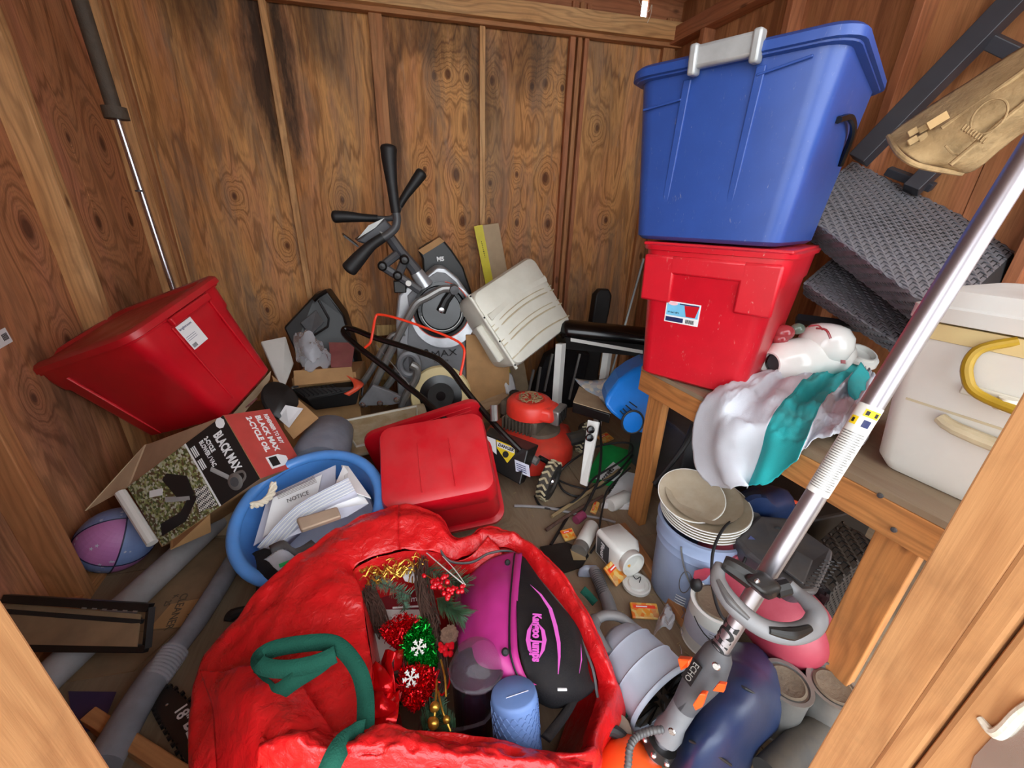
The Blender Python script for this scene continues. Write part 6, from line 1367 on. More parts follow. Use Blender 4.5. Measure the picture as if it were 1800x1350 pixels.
text('COMPREHENSIVE', A3(1070, 870, .033), (q[3] - A3(1070, 870, .03)).normalized(), V(-.5, .6, 0), .024, M['ink'], t, bold=.0006, sx=.8)
text('Coding', A3(1090, 880, .033), (q[3] - A3(1070, 870, .03)).normalized(), V(-.5, .6, 0), .028, M['ink'], t)
for lb_, pp, r_ in (('black power cable looping over the books and sticks', [(940, 872, .01), (952, 890, .012), (985, 893, .015), (1020, 872, .05), (1045, 840, .09), (1090, 812, .13), (1112, 790, .15), (1100, 778, .15), (1050, 785, .13), (1005, 810, .10), (982, 835, .05), (990, 862, .03), (1020, 872, .02), (1050, 850, .03), (1080, 836, .06), (1112, 800, .10)], .006),
        ('thick black cable dropping beside the green book', [(1066, 690, .30), (1055, 700, .28), (1054, 740, .22), (1057, 790, .16), (1052, 840, .10), (1040, 870, .06), (1025, 900, .03)], .007),
        ('thin black cable pair falling past the flour canister', [(1108, 822, .12), (1070, 858, .08), (1060, 890, .05), (1053, 930, .03), (1050, 952, .02), (1038, 972, .01)], .005), ('black cable behind the mower wheel', [(978, 842, .02), (1010, 855, .02), (1050, 858, .03), (1090, 830, .05)], .005)):
    solo('power_cable', lb_, 'cable', B().tube([A3(*q) for q in pp], r_, 7, 6), M['black_rub'])
# dark case, newspaper, blue housing
t = thing('tool_case', 'dusty black plastic case lying right of the red mower', 'case', A3(1035, 730, 0))
tp_ = [at(1007, 708, d=2.2), at(1074, 728, d=2.1), at(1050, 696, d=2.35), at(1018, 680, d=2.45)]
q = [p + V(0, 0, -.06) for p in tp_]
obj('case_body', B().hexa(q, tp_), M['black'], t, bevel=.008, smooth=.6); obj('dusty_top', B().hexa([p + V(0, 0, .001) for p in tp_], [p + V(0, 0, .006) for p in tp_]), M['card_pale'], t, smooth=0, bevel=.004)
solo('folded_newspaper', 'folded newspaper with coloured print on top of the dark case', 'newspaper', B().grid([[at(1010, 664, d=2.5), at(1040, 668, d=2.45), at(1072, 664, d=2.4)], [at(1020, 680, d=2.42), at(1048, 690, d=2.36), at(1076, 684, d=2.34)], [at(1036, 692, d=2.38), at(1052, 700, d=2.32), at(1070, 712, d=2.28)]], 3, 3, .01, 9), M['map'], solid=.004)
t = thing('blue_housing', 'bright blue slotted plastic housing with round port behind the bench leg', 'plastic housing', at(1120, 760, d=2.0) - V(0, 0, .1))
o_ = [(1134, 640), (1110, 652), (1088, 668), (1068, 695), (1062, 712), (1075, 728), (1098, 746), (1122, 762), (1160, 768), (1170, 700), (1165, 640)]
obj('shell', B().poly([at(x, y, d=1.95 + (x - 1060) * .0006) for x, y in o_], V(.06, .16, 0)), M['bluep'], t, smooth=0, bevel=.02, bseg=4)
for k, (x0, y0, x1, y1) in enumerate(((1106, 706, 1120, 716), (1100, 712, 1112, 722), (1095, 718, 1103, 726), (1090, 722, 1096, 728))): obj('vent_slot', B().tube([at(x0, y0, d=1.945), at(x1, y1, d=1.945)], .003, 5), M['ink'], t)
pc_ = at(1112, 742, d=1.93); zf = zframe(pc_, (-.35, -1, .1))
obj('port_ring', B().tube([zf @ V(.05 * math.cos(a), .058 * math.sin(a), 0) for a in [k * math.pi / 14 for k in range(28)]], .006, 8, closed=True), M['black_rub'], t)
obj('port_face', B().lathe([(.0, 0), (.05, 0), (.05, .004), (.0, .006)], zf, 28, sy=1.15), M['bluep'], t)
# ================================================================== under and on the bench
pcx = V(1.0, .915, 0)
t = thing('bucket', 'grey-white plastic bucket with wire handle and lettering, stacked with dusty plates', 'bucket', pcx)
mm = Matrix.Translation(pcx)
obj('bucket_body', B().lathe([(.0, 0), (.128, 0), (.132, .006), (.143, .25), (.150, .252), (.146, .262), (.148, .285), (.155, .287), (.151, .297), (.152, .325), (.158, .328), (.158, .340), (.146, .340), (.13, .02), (.0, .015)], mm, 48), M['pail'], t, smooth=.8)
obj('wire_handle', B().tube([pcx + V(math.cos(a) * .158, math.sin(a) * .158, z) for a, z in ((3.6, .31), (3.75, .24), (4.0, .17), (4.3, .13), (4.6, .12), (4.9, .13), (5.2, .18))], .003, 6, 6), M['greymet'], t)
def wrap(s, c, r, a0_, z0, size, mat, par, tilt=0):
    """text wrapped round a vertical cylinder"""
    cu = bpy.data.curves.new('t', 'FONT'); cu.body = s; cu.size = size; cu.extrude = .0006
    o = bpy.data.objects.new('tmp', cu); COL.objects.link(o); dg = bpy.context.evaluated_depsgraph_get(); me = bpy.data.meshes.new_from_object(o.evaluated_get(dg)); bpy.data.objects.remove(o)
    b = B(); b.v = [c + V(math.cos(a0_ + v.co.x / r) * (r + .001 + v.co.z), math.sin(a0_ + v.co.x / r) * (r + .001 + v.co.z), z0 + v.co.y) for v in me.vertices]; b.f = [tuple(p.vertices) for p in me.polygons]
    bpy.data.meshes.remove(me); return obj('lettering', b, mat, par, smooth=0)
b = B().tube([pcx + V(math.cos(3.85 + .13 * math.cos(a)) * .1415, math.sin(3.85 + .13 * math.cos(a)) * .1415, .16 + .05 * math.sin(a)) for a in [k * math.pi / 12 for k in range(24)]], .0016, 5, closed=True); obj('ring_logo', b, M['greymet'], t)
for k in range(4): obj('print_line', B().tube([pcx + V(math.cos(3.72 + .05 * q) * .1395, math.sin(3.72 + .05 * q) * .1395, .085 - .012 * k) for q in range(6)], .0014, 4), M['greymet'], t)
obj('paper_note', B().box((0, 0, 0), (.05, .045, .002), zframe(at(1222, 992, z=.22), (-.3, -1, .1))), M['paper'], t, smooth=0)
# stacked plates
zc = .345
for i in range(5):
    tilt = V(-.05 - .01 * i, -.06, 1).normalized(); c = pcx + V(.0, .01, zc + i * .0115)
    p_ = solo('dinner_plate', ['lowest dusty plate in the stack on the bucket', 'second plate from the bottom in the stack on the bucket', 'middle plate in the stack on the bucket', 'second plate from the top of the even stack on the bucket', 'uppermost of the evenly stacked plates, below the loose tilted one'][i], 'plate',
         B().lathe([(.0, 0), (.085, 0), (.10, .006), (.143, .018), (.146, .0205), (.143, .022), (.10, .010), (.085, .004), (.0, .004)], zframe(c, tilt), 48), M['plate'], 'dusty plates on the bucket', smooth=.7)
    zr = zframe(c, tilt); obj('rim', B().tube([zr @ V(.1462 * math.cos(a), .1462 * math.sin(a), .0205) for a in [k * math.pi / 24 for k in range(48)]], .0021, 6, closed=True), M['white'], p_)
p_ = solo('dinner_plate', 'smaller muddy plate lying tilted on top of the plate stack', 'plate', B().lathe([(.0, 0), (.065, 0), (.078, .006), (.108, .016), (.111, .018), (.108, .0195), (.078, .010), (.065, .004), (.0, .004)], zframe(pcx + V(-.05, .035, zc + .075), V(-.22, -.28, 1)), 44), M['plate'], 'dusty plates on the bucket', smooth=.7)
zr = zframe(pcx + V(-.05, .035, zc + .075), V(-.22, -.28, 1)); obj('rim', B().tube([zr @ V(.111 * math.cos(a), .111 * math.sin(a), .018) for a in [k * math.pi / 24 for k in range(48)]], .0018, 6, closed=True), M['white'], p_)
solo('serving_bowl', 'dusty shallow bowl between the stacked plates and the loose tilted plate', 'bowl', B().lathe([(.0, 0), (.07, 0), (.09, .01), (.125, .03), (.128, .032), (.122, .030), (.09, .014), (.0, .006)], zframe(pcx + V(-.01, .02, zc + .060), V(-.10, -.12, 1)), 44), M['plate'], smooth=.7)
# white and teal cloth
bofs = (E0 - CAM).dot(bo)
def dc(X, Y, lift=.012, out=.02):
    r = ray(X, Y); p = CAM + r * ((bt + lift - CAM.z) / r.z)
    if (p - E0).dot(bo) > -out: return p
    t0 = ((E0 - CAM).dot(bo) - out) / r.dot(bo); return CAM + r * t0
colz = [[(1330, 662), (1278, 678), (1240, 700), (1219, 745), (1220, 812), (1250, 858)], [(1370, 654), (1318, 672), (1280, 705), (1256, 750), (1252, 805), (1280, 861)], [(1414, 650), (1372, 668), (1330, 705), (1300, 750), (1288, 805), (1311, 861)],
        [(1450, 648), (1412, 672), (1375, 709), (1350, 748), (1336, 800), (1312, 862)], [(1478, 652), (1446, 678), (1415, 708), (1392, 745), (1376, 790), (1352, 848)], [(1508, 648), (1478, 676), (1452, 700), (1432, 735), (1418, 770), (1400, 814)],
        [(1524, 648), (1500, 680), (1476, 702), (1456, 730), (1445, 750), (1430, 772)], [(1533, 656), (1515, 684), (1500, 710), (1484, 735), (1472, 752), (1458, 769)], [(1540, 672), (1528, 700), (1520, 720), (1512, 745), (1498, 760), (1490, 772)], [(1546, 700), (1540, 720), (1534, 745), (1528, 765), (1522, 775), (1518, 779)]]
liftz = [.02, .05, .03, .055, .03, .05, .02, .045, .02, .02]
G = [[dc(x, y, l_ + (.012 if j % 2 else 0), .02 + .018 * ((i * 7 + j * 3) % 3)) for j, (x, y) in enumerate(r)] for i, (r, l_) in enumerate(zip(colz, liftz))]
G2 = []
for i, r in enumerate(G):
    G2.append(r)
    if i < len(G) - 1: G2.append([p.lerp(q, .5) - bo * (.016 if j > 1 else .0) * (1 if i % 2 else -.3) + V(0, 0, .014 if j < 3 else 0) for j, (p, q) in enumerate(zip(r, G[i + 1]))])
t = thing('cloth', 'white cloth with a teal stripe draped over the front edge of the workbench', 'cloth', dc(1400, 720, 0))
obj('white_panel', B().grid(G2[:7], 8, 5, .016, 13, 3, fine=.5), M['cloth'], t, smooth=3, solid=.002)
obj('teal_stripe', B().grid(G2[6:11], 8, 5, .016, 13, 3, fine=.5), M['teal'], t, smooth=3, solid=.002)
obj('white_panel', B().grid(G2[10:15], 8, 5, .016, 13, 3, fine=.5), M['cloth'], t, smooth=3, solid=.002)
obj('white_panel', B().grid(G2[14:], 8, 5, .016, 13, 3, fine=.5), M['cloth'], t, smooth=3, solid=.002)
obj('teal_stripe', B().grid([[dc(1512, 640, .10), dc(1526, 660, .07), dc(1534, 690, .04)], [dc(1490, 672, .07), dc(1504, 690, .06), dc(1514, 708, .04)], [dc(1497, 700, .04), dc(1507, 712, .04), dc(1512, 722, .03)]], 6, 6, .01, 14, 7), M['teal'], t, smooth=3, solid=.002)
# ceramics
def bz(X, Y, z): return at(X, Y, z=bt + z)
c0 = at(1350, 642, d=1.50); c1_ = at(1478, 600, d=1.42)
def bench_at(X, Y, r): return at(X, Y, z=bt + r)
t = thing('ceramic_jug', 'glossy white ceramic jug with painted fruit lying on its side by the red tote', 'jug', bench_at(1400, 640, .01))
a0_ = bench_at(1352, 640, .08); a1_ = bench_at(1478, 620, .10); zf = zframe(a0_, a1_ - a0_); L_ = (a1_ - a0_).length
obj('body', B().lathe([(.036, .02), (.040, 0), (.046, 0), (.052, .01), (.075, .035), (.084, L_ * .42), (.078, L_ * .5), (.086, L_ * .62), (.082, L_ * .85), (.06, L_), (.0, L_ + .004)], zf, 44, False, True), M['ceramic'], t, smooth=.9)
obj('mouth_inside', B().lathe([(.034, .03), (.0, .035)], zf, 30, False, True), M['dgrey'], t)
tp_ = zf @ V(0, 0, L_ * .4)
for X, Y, rr_, mt in ((1378, 585, .040, 'glaze_red'), (1402, 578, .028, 'glaze_green'), (1372, 596, .03, 'glaze_red')):
    obj('painted_fruit', B().ball(at(X, Y, d=1.50), (rr_, rr_ * .8, rr_ * .75), 18), M[mt], t)
t = thing('ceramic_jug', 'second white ceramic jug with a red ribbon line, behind the first', 'jug', bench_at(1460, 600, .01))
c = at(1450, 607, d=1.52)
zf = zframe(c - V(0, 0, .07), V(.1, .1, 1))
obj('body', B().lathe([(.0, 0), (.05, 0), (.08, .03), (.092, .07), (.085, .11), (.06, .14), (.03, .15), (.0, .152)], zf, 40), M['ceramic'], t, smooth=.9)
obj('ribbon_line', B().tube([at(1435, 577, d=1.47), at(1452, 580, d=1.44), at(1460, 595, d=1.43)], .004, 6, 4), M['glaze_red'], t)
obj('ribbon_line', B().tube([at(1422, 574, d=1.46), at(1438, 572, d=1.47), at(1446, 580, d=1.46)], .003, 6, 4), M['glaze_red'], t)
t = thing('ceramic_bowl', 'small white ceramic bowl with raised ring lying tilted beside the cooler', 'bowl', bench_at(1505, 630, .0))
c = bench_at(1508, 622, .05); zf = zframe(c - V(0, 0, .03), V(-.05, -.45, 1))
obj('body', B().lathe([(.0, -.01), (.05, -.01), (.075, .015), (.07, .035), (.055, .04), (.055, .05), (.048, .05), (.045, .03), (.0, .025)], zf, 36), M['ceramic'], t, smooth=.9)
obj('red_mark', B().box((0, 0, 0), (.014, .012, .003), zframe(at(1482, 636, d=1.34), (-.4, -1, .6))), M['glaze_red'], t, smooth=0)

# wicker pieces
def weave(name, q, par, cell=.011, mat='wick', lift=.003):
    """herringbone strips laid over the quad q (p0,p1,p2,p3)"""
    p0, p1, p2, p3 = q; nn = (p1 - p0).cross(p3 - p0).normalized()
    if nn.dot(CAM - p0) < 0: nn = -nn
    nu = int((p1 - p0).length / cell); nv = int((p3 - p0).length / cell); b = B()
    def S(u, v_): return p0.lerp(p1, u).lerp(p3.lerp(p2, u), v_)
    for i in range(nu):
        for j in range(nv):
            k = (i + j) % 4
            if k not in (0, 2): continue
            u, v_ = (i + .5) / nu, (j + .5) / nv; c = S(u, v_); du = (S(min(1, u + .01), v_) - S(u - .01, v_)).normalized(); dv_ = (S(u, min(1, v_ + .01)) - S(u, v_ - .01)).normalized()
            a, w_ = (du, dv_) if k == 0 else (dv_, du); L_ = min(cell * 1.75, cell * (min(i, nu - 1 - i) + .5 if k == 0 else min(j, nv - 1 - j) + .5)); W_ = cell * .42
            e = [c - a * L_ - w_ * W_ - nn * .001, c - a * L_ + w_ * W_ - nn * .001, c + nn * lift * (1 if k == 0 else 1.25) + w_ * W_, c + nn * lift * (1 if k == 0 else 1.25) - w_ * W_, c + a * L_ - w_ * W_ - nn * .001, c + a * L_ + w_ * W_ - nn * .001]
            b.add(e, [(0, 1, 2, 3), (3, 2, 5, 4), (0, 3, 4), (1, 5, 2)])
    return stuff(obj(name, b, M[mat], par, smooth=0))
F_ = [at(1400, 366, d=1.50), at(1498, 283, d=1.78), at(1797, 432, d=1.50), at(1660, 560, d=1.22)]
dn = at(1424, 424, d=1.60) - F_[0]
t = thing('wicker_chair', 'grey woven wicker chair seat with black metal legs, upper one of the two', 'chair', (F_[0] + F_[2]) / 2 + dn)
obj('seat_block', B().hexa([p + dn for p in F_], F_), M['wickbase'], t, smooth=0, bevel=.012)
weave('seat_weave', F_, t, .0135); weave('side_weave', [F_[0], F_[3], F_[3] + dn, F_[0] + dn], t, .012)
fb0, fb1 = at(1508, 282, d=1.66), at(1825, -42, d=1.30)
obj('leg', B().tube([fb0, fb1], .050, 4, hint=(-.4, -1, 0)), M['frame'], t, smooth=0, bevel=.003)
obj('leg', B().tube([at(1600, 335, d=1.62), at(1815, 130, d=1.45)], .042, 4, hint=(-.4, -1, 0)), M['frame'], t, smooth=0, bevel=.003)
for (x0, y0), (x1, y1), d0, d1_, r_ in (((1560, 300), (1640, 330), 1.7, 1.6, .022), ((1650, 300), (1830, 395), 1.7, 1.5, .03), ((1715, 60), (1830, 115), 1.42, 1.35, .03), ((1700, 130), (1730, 60), 1.6, 1.5, .02), ((1620, 350), (1740, 250), 1.75, 1.7, .03)):
    obj('cross_bar', B().tube([at(x0, y0, d=d0), at(x1, y1, d=d1_)], r_, 4, hint=(-.4, -1, 0)), M['frame'], t, smooth=0, bevel=.003)
F2 = [at(1412, 497, d=1.55), at(1466, 450, d=1.68), at(1640, 545, d=1.55), at(1575, 602, d=1.40)]
dn2 = at(1416, 505, d=1.62) - F2[0] + V(0, 0, -.03)
t = thing('wicker_chair', 'grey woven wicker seat corner, lower of the two, just above the white ceramics', 'chair', (F2[0] + F2[2]) / 2 + dn2)
obj('seat_block', B().hexa([p + dn2 for p in F2], F2), M['wickbase'], t, smooth=0, bevel=.01)
weave('seat_weave', F2, t, .0125); weave('side_weave', [F2[0], F2[3], F2[3] + dn2, F2[0] + dn2], t, .012)
obj('leg', B().tube([at(1590, 585, d=1.62), at(1400, 560, d=1.75)], .022, 4), M['frame'], t, smooth=0)
# muddy tan trough with raised marks
t = thing('trimmer_guard', 'mud-caked tan plastic guard resting on the black chair frame at the top right', 'guard', at(1700, 200, d=.9))
T = [[(1562, 240, 1.02), (1598, 213, 1.00), (1700, 148, .93), (1830, 66, .86)], [(1580, 262, .97), (1625, 236, .95), (1725, 172, .88), (1840, 100, .82)], [(1606, 282, .95), (1655, 262, .93), (1745, 208, .87), (1845, 150, .81)], [(1640, 292, .97), (1690, 284, .95), (1760, 232, .90), (1850, 180, .84)], [(1680, 302, 1.02), (1712, 298, 1.0), (1790, 236, .95), (1860, 205, .90)]]
obj('shell', B().grid([[at(*q[:2], d=q[2]) for q in r] for r in T], 8, 6, .004, 12, 3), M['tan'], t, smooth=3, solid=.008)
obj('front_lip', B().tube([at(1562, 240, d=1.02), at(1578, 268, d=.96), at(1606, 288, d=.94), at(1645, 298, d=.96), at(1690, 305, d=1.01)], .006, 8, 5), M['tan'], t)
obj('ridge', B().tube([at(1655, 226, d=.925), at(1740, 168, d=.87), at(1840, 96, d=.81)], .006, 8), M['tan'], t); obj('ridge', B().tube([at(1670, 290, d=.92), at(1750, 222, d=.87), at(1850, 140, d=.80)], .005, 8), M['tan'], t)
for k in range(4):
    x, y = 1604 + (k % 2) * 18, 232 + (k // 2) * 15 - (k % 2) * 6; obj('raised_tab', B().box((0, 0, 0), (.020, .015, .006), frame(at(x, y, d=.945), V(.75, -.3, .6), V(-.3, 0, -1))), M['tan'], t, smooth=0, bevel=.002)
obj('slot', B().box((0, 0, 0), (.04, .018, .004), frame(at(1648, 212, d=.915), V(.75, -.3, .6), V(-.3, 0, -1))), M['tansole'], t, smooth=0)
rp_ = at(1738, 205, d=.862); zf = zframe(rp_, CAM - rp_)
obj('embossed_ring', B().tube([zf @ V(.025 * math.cos(a), .032 * math.sin(a), 0) for a in [k * math.pi / 14 for k in range(28)]], .002, 6, closed=True), M['tan'], t)
for k in range(9): obj('raised_stroke', B().tube([at(1690 + k * 4.6, 228 + k * 3.0, d=.872 + .0012 * k), at(1698 + k * 4.6, 219 + k * 3.0, d=.870 + .0012 * k)], .0022, 5), M['tan'], t)
obj('arc_mark', B().tube([at(1662, 256, d=.91), at(1675, 270, d=.915), at(1696, 274, d=.92)], .0022, 5, 4), M['tan'], t)

# ================================================================== string trimmer
def pl(s):   # along the pole, s 0..1, image-consistent straight line
    return TP0.lerp(TP1, s)
TP0 = at(1146, 1332, d=.96); TP1 = at(1836, 226, d=.63); TD = (TP1 - TP0).normalized(); TL = (TP1 - TP0).length
pr_ = .0185
def s_at(X, Y):   # parameter of the pole point nearest to a pixel ray
    r = ray(X, Y).normalized(); w0 = TP0 - CAM; b_ = TD.dot(r); d0 = TD.dot(w0); e0_ = r.dot(w0); return ((b_ * e0_ - d0) / (1 - b_ * b_))
t = thing('string_trimmer', 'string trimmer with long scuffed aluminium pole, orange engine and grey loop handle', 'trimmer', TP0 - V(0, 0, .1))
obj('pole', B().tube([TP0 - TD * .05, TP1], pr_, 24), M['pole'], t, smooth=.9)
sa, sb = s_at(1440, 868), s_at(1528, 712)
pp_ = lambda s: TP0 + TD * s
lb = obj('label_sleeve', B().tube([pp_(sa), pp_(sb)], pr_ + .0008, 28), M['white'], t, smooth=.9); lab(lb, 'white printed warning label around the pole')
toc = (CAM - pp_(sb)); toc = (toc - TD * toc.dot(TD)).normalized(); side = TD.cross(toc)
def ponto(s, a, k=.0015): return pp_(s) + (toc * math.cos(a) + side * math.sin(a)) * (pr_ + k)
def patch(name, s0, s1, a0_, a1__, mat, par, k=.0015):
    b = B(); n1 = 6; b.add([ponto(s, a0_ + (a1__ - a0_) * i / n1, k) for s in (s0, s1) for i in range(n1 + 1)], [(i, i + 1, n1 + 2 + i, n1 + 1 + i) for i in range(n1)]); return obj(name, b, mat, par, smooth=1.5)
for k in range(26): s0 = sa + .012 + k * (sb - sa - .065) / 26; patch('print_line', s0, s0 + .0016, -1.1, 1.0 - .15 * (k % 3), M['greymet'], lb)
patch('yellow_panel', sb - .022, sb - .008, -.2, 1.15, M['dangery'], lb); patch('yellow_panel', sb - .042, sb - .026, -1.0, -.35, M['dangery'], lb); patch('blue_symbol', sb - .042, sb - .028, .1, .7, M['labelnavy'], lb)
for a in (.1, .8): patch('symbol', sb - .019, sb - .011, a - .15, a + .12, M['ink'], lb, .0022)
patch('symbol', sb - .038, sb - .03, -.78, -.55, M['ink'], lb, .0022)
# brand lettering wrapped on the pole
def polewrap(s_, s0, size, mat, par, flip=1, a0_=0, bold=.0006):
    cu = bpy.data.curves.new('t', 'FONT'); cu.body = s_; cu.size = size; cu.extrude = .0004; cu.offset = bold
    o = bpy.data.objects.new('tmp', cu); COL.objects.link(o); dg = bpy.context.evaluated_depsgraph_get(); me = bpy.data.meshes.new_from_object(o.evaluated_get(dg)); bpy.data.objects.remove(o)
    b = B(); b.v = [ponto(s0 + (v.co.x if flip > 0 else -v.co.x * .62), a0_ + (v.co.y - size * .35) / pr_, .001 + v.co.z) for v in me.vertices]; b.f = [tuple(p.vertices) for p in me.polygons]; bpy.data.meshes.remove(me)
    return obj('lettering', b, mat, par, smooth=0)
se = s_at(1298, 1098)
polewrap('ECHO', se, .050, M['ink'], t, -1, -.35, .0016)
s0 = s_at(1306, 1088); patch('orange_band', s0, s0 + .012, -1.3, .6, M['orangered'], t); 
for k in range(3): patch('orange_band', s0 + .014 + k * .005, s0 + .016 + k * .005, -1.3, .6, M['orangered'], t)
# loop handle
hm = pp_(s_at(1348, 1032))
lp = [(1266, 992, .80), (1262, 1020, .78), (1282, 1055, .75), (1316, 1088, .73), (1352, 1108, .72), (1392, 1114, .72), (1424, 1104, .73), (1436, 1082, .74), (1422, 1060, .76), (1402, 1042, .78), (1386, 1026, .79)]
lh = obj('loop_handle', B().tube([at(x, y, d=d_) for x, y, d_ in lp], [.010, .015, .017, .017, .018, .018, .018, .016, .012, .010], 14, 6), M['grey'], t)
obj('grip_inset', B().tube([at(x, y, d=d_ - .014) for x, y, d_ in lp[4:7]], [.006, .011, .006], 10, 6), M['black'], lh); obj('grip_inset', B().tube([at(x, y, d=d_ - .012) for x, y, d_ in lp[1:4]], [.004, .007, .004], 10, 6), M['dgrey'], lh)
mt_ = obj('handle_mount', B().hexa([at(1308, 1022, d=.79), at(1352, 1060, d=.76), at(1384, 1045, d=.80), at(1340, 1010, d=.84)], [at(1300, 1010, d=.74), at(1345, 1048, d=.71), at(1378, 1030, d=.74), at(1332, 996, d=.78)]), M['black'], t, bevel=.012, smooth=.8)
obj('mount_arm', B().tube([at(1272, 988, d=.79), at(1290, 998, d=.78), at(1320, 1018, d=.77)], [.014, .018, .02], 10, 4), M['black'], mt_); obj('mount_arm', B().tube([at(1384, 1030, d=.77), at(1362, 1036, d=.77)], .016, 10), M['black'], mt_)
for X, Y in ((1330, 1022), (1352, 1040)): obj('clamp_bolt', B().lathe([(.0, .004), (.005, .003), (.006, 0)][::-1], zframe(at(X, Y, d=.735), (-.1, -1, .3)), 10), M['steel'], mt_)
# throttle grip and housing
g0, g1, g2, g3 = s_at(1268, 1148), s_at(1245, 1195), s_at(1222, 1232), s_at(1172, 1288)
def off(s, a, b_): return pp_(s) + side * a + toc * b_
obj('housing', B().loft([[off(s, math.cos(q) * rx + ox, math.sin(q) * ry) for q in [2 * math.pi * k / 20 for k in range(20)]] for s, rx, ry, ox in ((g0 + .01, .022, .022, 0), (g0 - .005, .030, .026, .002), (g1 + .02, .037, .030, .004), (g1 - .01, .036, .028, .002), (g2 + .0, .029, .026, 0), (g2 - .03, .026, .026, .0))]), M['shroud'], t, smooth=.9)
obj('grip', B().loft([[off(s, math.cos(q) * rx, math.sin(q) * ry) for q in [2 * math.pi * k / 20 for k in range(20)]] for s, rx, ry in ((g2 - .0, .026, .026), (g2 - .03, .026, .026), (g3 + .04, .026, .026), (g3 + .01, .032, .028), (g3 - .012, .030, .028), (g3 - .016, .022, .022))]), M['grey'], t, smooth=.9)
obj('logo_plate', B().poly([off(g1 + .035, .030 * -1, .028), off(g1 + .035, -.008, .034), off(g1 - .02, -.008, .034), off(g1 - .02, -.034, .026)], toc * .003), M['black'], t, smooth=0)
text('ECHO', off(g1 + .035, -.026, .036), -TD, side, .018, M['greymet'], t)
obj('trigger', B().poly([at(1190, 1158, d=.86), at(1214, 1160, d=.84), at(1208, 1174, d=.84), at(1196, 1180, d=.86)], -toc * .018), M['orange'], t, smooth=0, bevel=.003)
obj('trigger', B().poly([at(1252, 1215, d=.83), at(1262, 1202, d=.81), at(1276, 1204, d=.81), at(1272, 1218, d=.83)], -toc * .014), M['orange'], t, smooth=0, bevel=.002)
obj('trigger', B().poly([at(1217, 1240, d=.85), at(1230, 1220, d=.83), at(1242, 1221, d=.83), at(1234, 1244, d=.85), at(1222, 1250, d=.86)], -toc * .018), M['orange'], t, smooth=0, bevel=.003)
for X, Y in ((1259, 1171), (1181, 1286)): obj('screw', B().lathe([(.0, .003), (.006, .003), (.008, 0)][::-1], zframe(at(X, Y, d=.80 if Y < 1200 else .885), toc), 12), M['steel'], t)
# engine
ec = at(1126, 1338, d=.94)
zf = zframe(ec - TD * .07, TD)
obj('engine_cover', B().lathe([(.0, -.14), (.075, -.13), (.09, -.08), (.09, -.02), (.078, .03), (.06, .065), (.035, .078), (.0, .08)], zf, 36), M['orange'], t, smooth=.9)
obj('engine_collar', B().tube([pp_(.03), pp_(.055)], .036, 18), M['black'], t)
for a in (-.9, .0, .9): obj('collar_bolt', B().ball(pp_(.042) + (toc * math.cos(a) + side * math.sin(a)) * .036, .007, 10), M['steel'], t)
for k in range(6): obj('cooling_slot', B().box((0, 0, 0), (.004, .05, .004), frame(zf @ V(.098 * math.cos(-.9 + .12 * k + 1.2), .098 * math.sin(-.9 + .12 * k + 1.2), -.02), zf.to_3x3() @ V(math.cos(.3 + .12 * k), math.sin(.3 + .12 * k), 0), TD)), M['ink'], t, smooth=0)
cb = [at(1098, 1375, d=.84), at(1104, 1345, d=.84), at(1107, 1315, d=.85), at(1118, 1296, d=.87), at(1140, 1286, d=.89), at(1165, 1282, d=.9)]
P = cat(cb, 8); obj('throttle_cable', B().tube(P, [.0085 if k % 2 else .0068 for k in range(len(P))], 10), M['dgrey'], t)

# ================================================================== compressor, paint cans, wicker bin, navy bag, clear cover
p0, p1 = at(1288, 985, d=1.42), at(1385, 1098, d=1.24); ax = (p1 - p0).normalized(); rT = .120
t = thing('air_compressor', 'faded red air compressor tank with grey-black motor shroud below the workbench', 'compressor', (p0 + p1) / 2 - V(0, 0, .15))
zf = zframe(p0, ax); Lc = (p1 - p0).length
obj('tank', B().lathe([(.0, -rT * .98)] + [(rT * math.cos(a), rT * math.sin(a)) for a in [math.radians(k) for k in range(-78, 1, 13)]] + [(rT, Lc)] + [(rT * math.cos(a), Lc + rT * math.sin(a)) for a in [math.radians(k) for k in range(13, 80, 13)]] + [(.0, Lc + rT * .98)], zf, 44), M['comp'], t, smooth=1)
obj('weld_band', B().lathe([(rT + .001, Lc * .15), (rT + .004, Lc * .17), (rT + .001, Lc * .19)], zf, 44, False, False), M['comp'], t)
o_ = [(1294, 946), (1336, 905), (1384, 909), (1467, 968), (1464, 985), (1438, 1044), (1412, 1042), (1378, 1018), (1313, 975)]
dd = [1.36, 1.45, 1.45, 1.32, 1.28, 1.16, 1.15, 1.19, 1.30]
sh_ = obj('motor_shroud', B().poly([at(x, y, d=q - .06) for (x, y), q in zip(o_, dd)], V(.05, .06, -.14)), M['shroud'], t, smooth=0, bevel=.014, bseg=3)
obj('shroud_step', B().poly([at(x, y, d=q) for x, y, q in ((1392, 965, 1.235), (1425, 985, 1.20), (1408, 1028, 1.115), (1372, 1000, 1.165))], V(-.006, -.012, .014)), M['dgrey'], sh_, smooth=0, bevel=.006)
for r_ in range(3):
    for k in range(9):
        x0, y0 = 1414 + k * 4.2 + r_ * 1.5, 1032 - k * 5.4 - r_ * 0; obj('vent_slot', B().tube([at(x0 + r_ * 10, y0 + r_ * 2 - 4, d=1.085 + k * .012), at(x0 + r_ * 10 + 7, y0 + r_ * 2 - 3, d=1.088 + k * .012)], .0022, 4), M['ink'], sh_)
obj('shroud_sticker', B().box((0, 0, 0), (.045, .03, .001), zframe(at(1326, 957, d=1.285), (-.35, -.6, .75)) @ Matrix.Rotation(-.6, 4, 'Z')), M['labelnavy'], sh_, smooth=0)
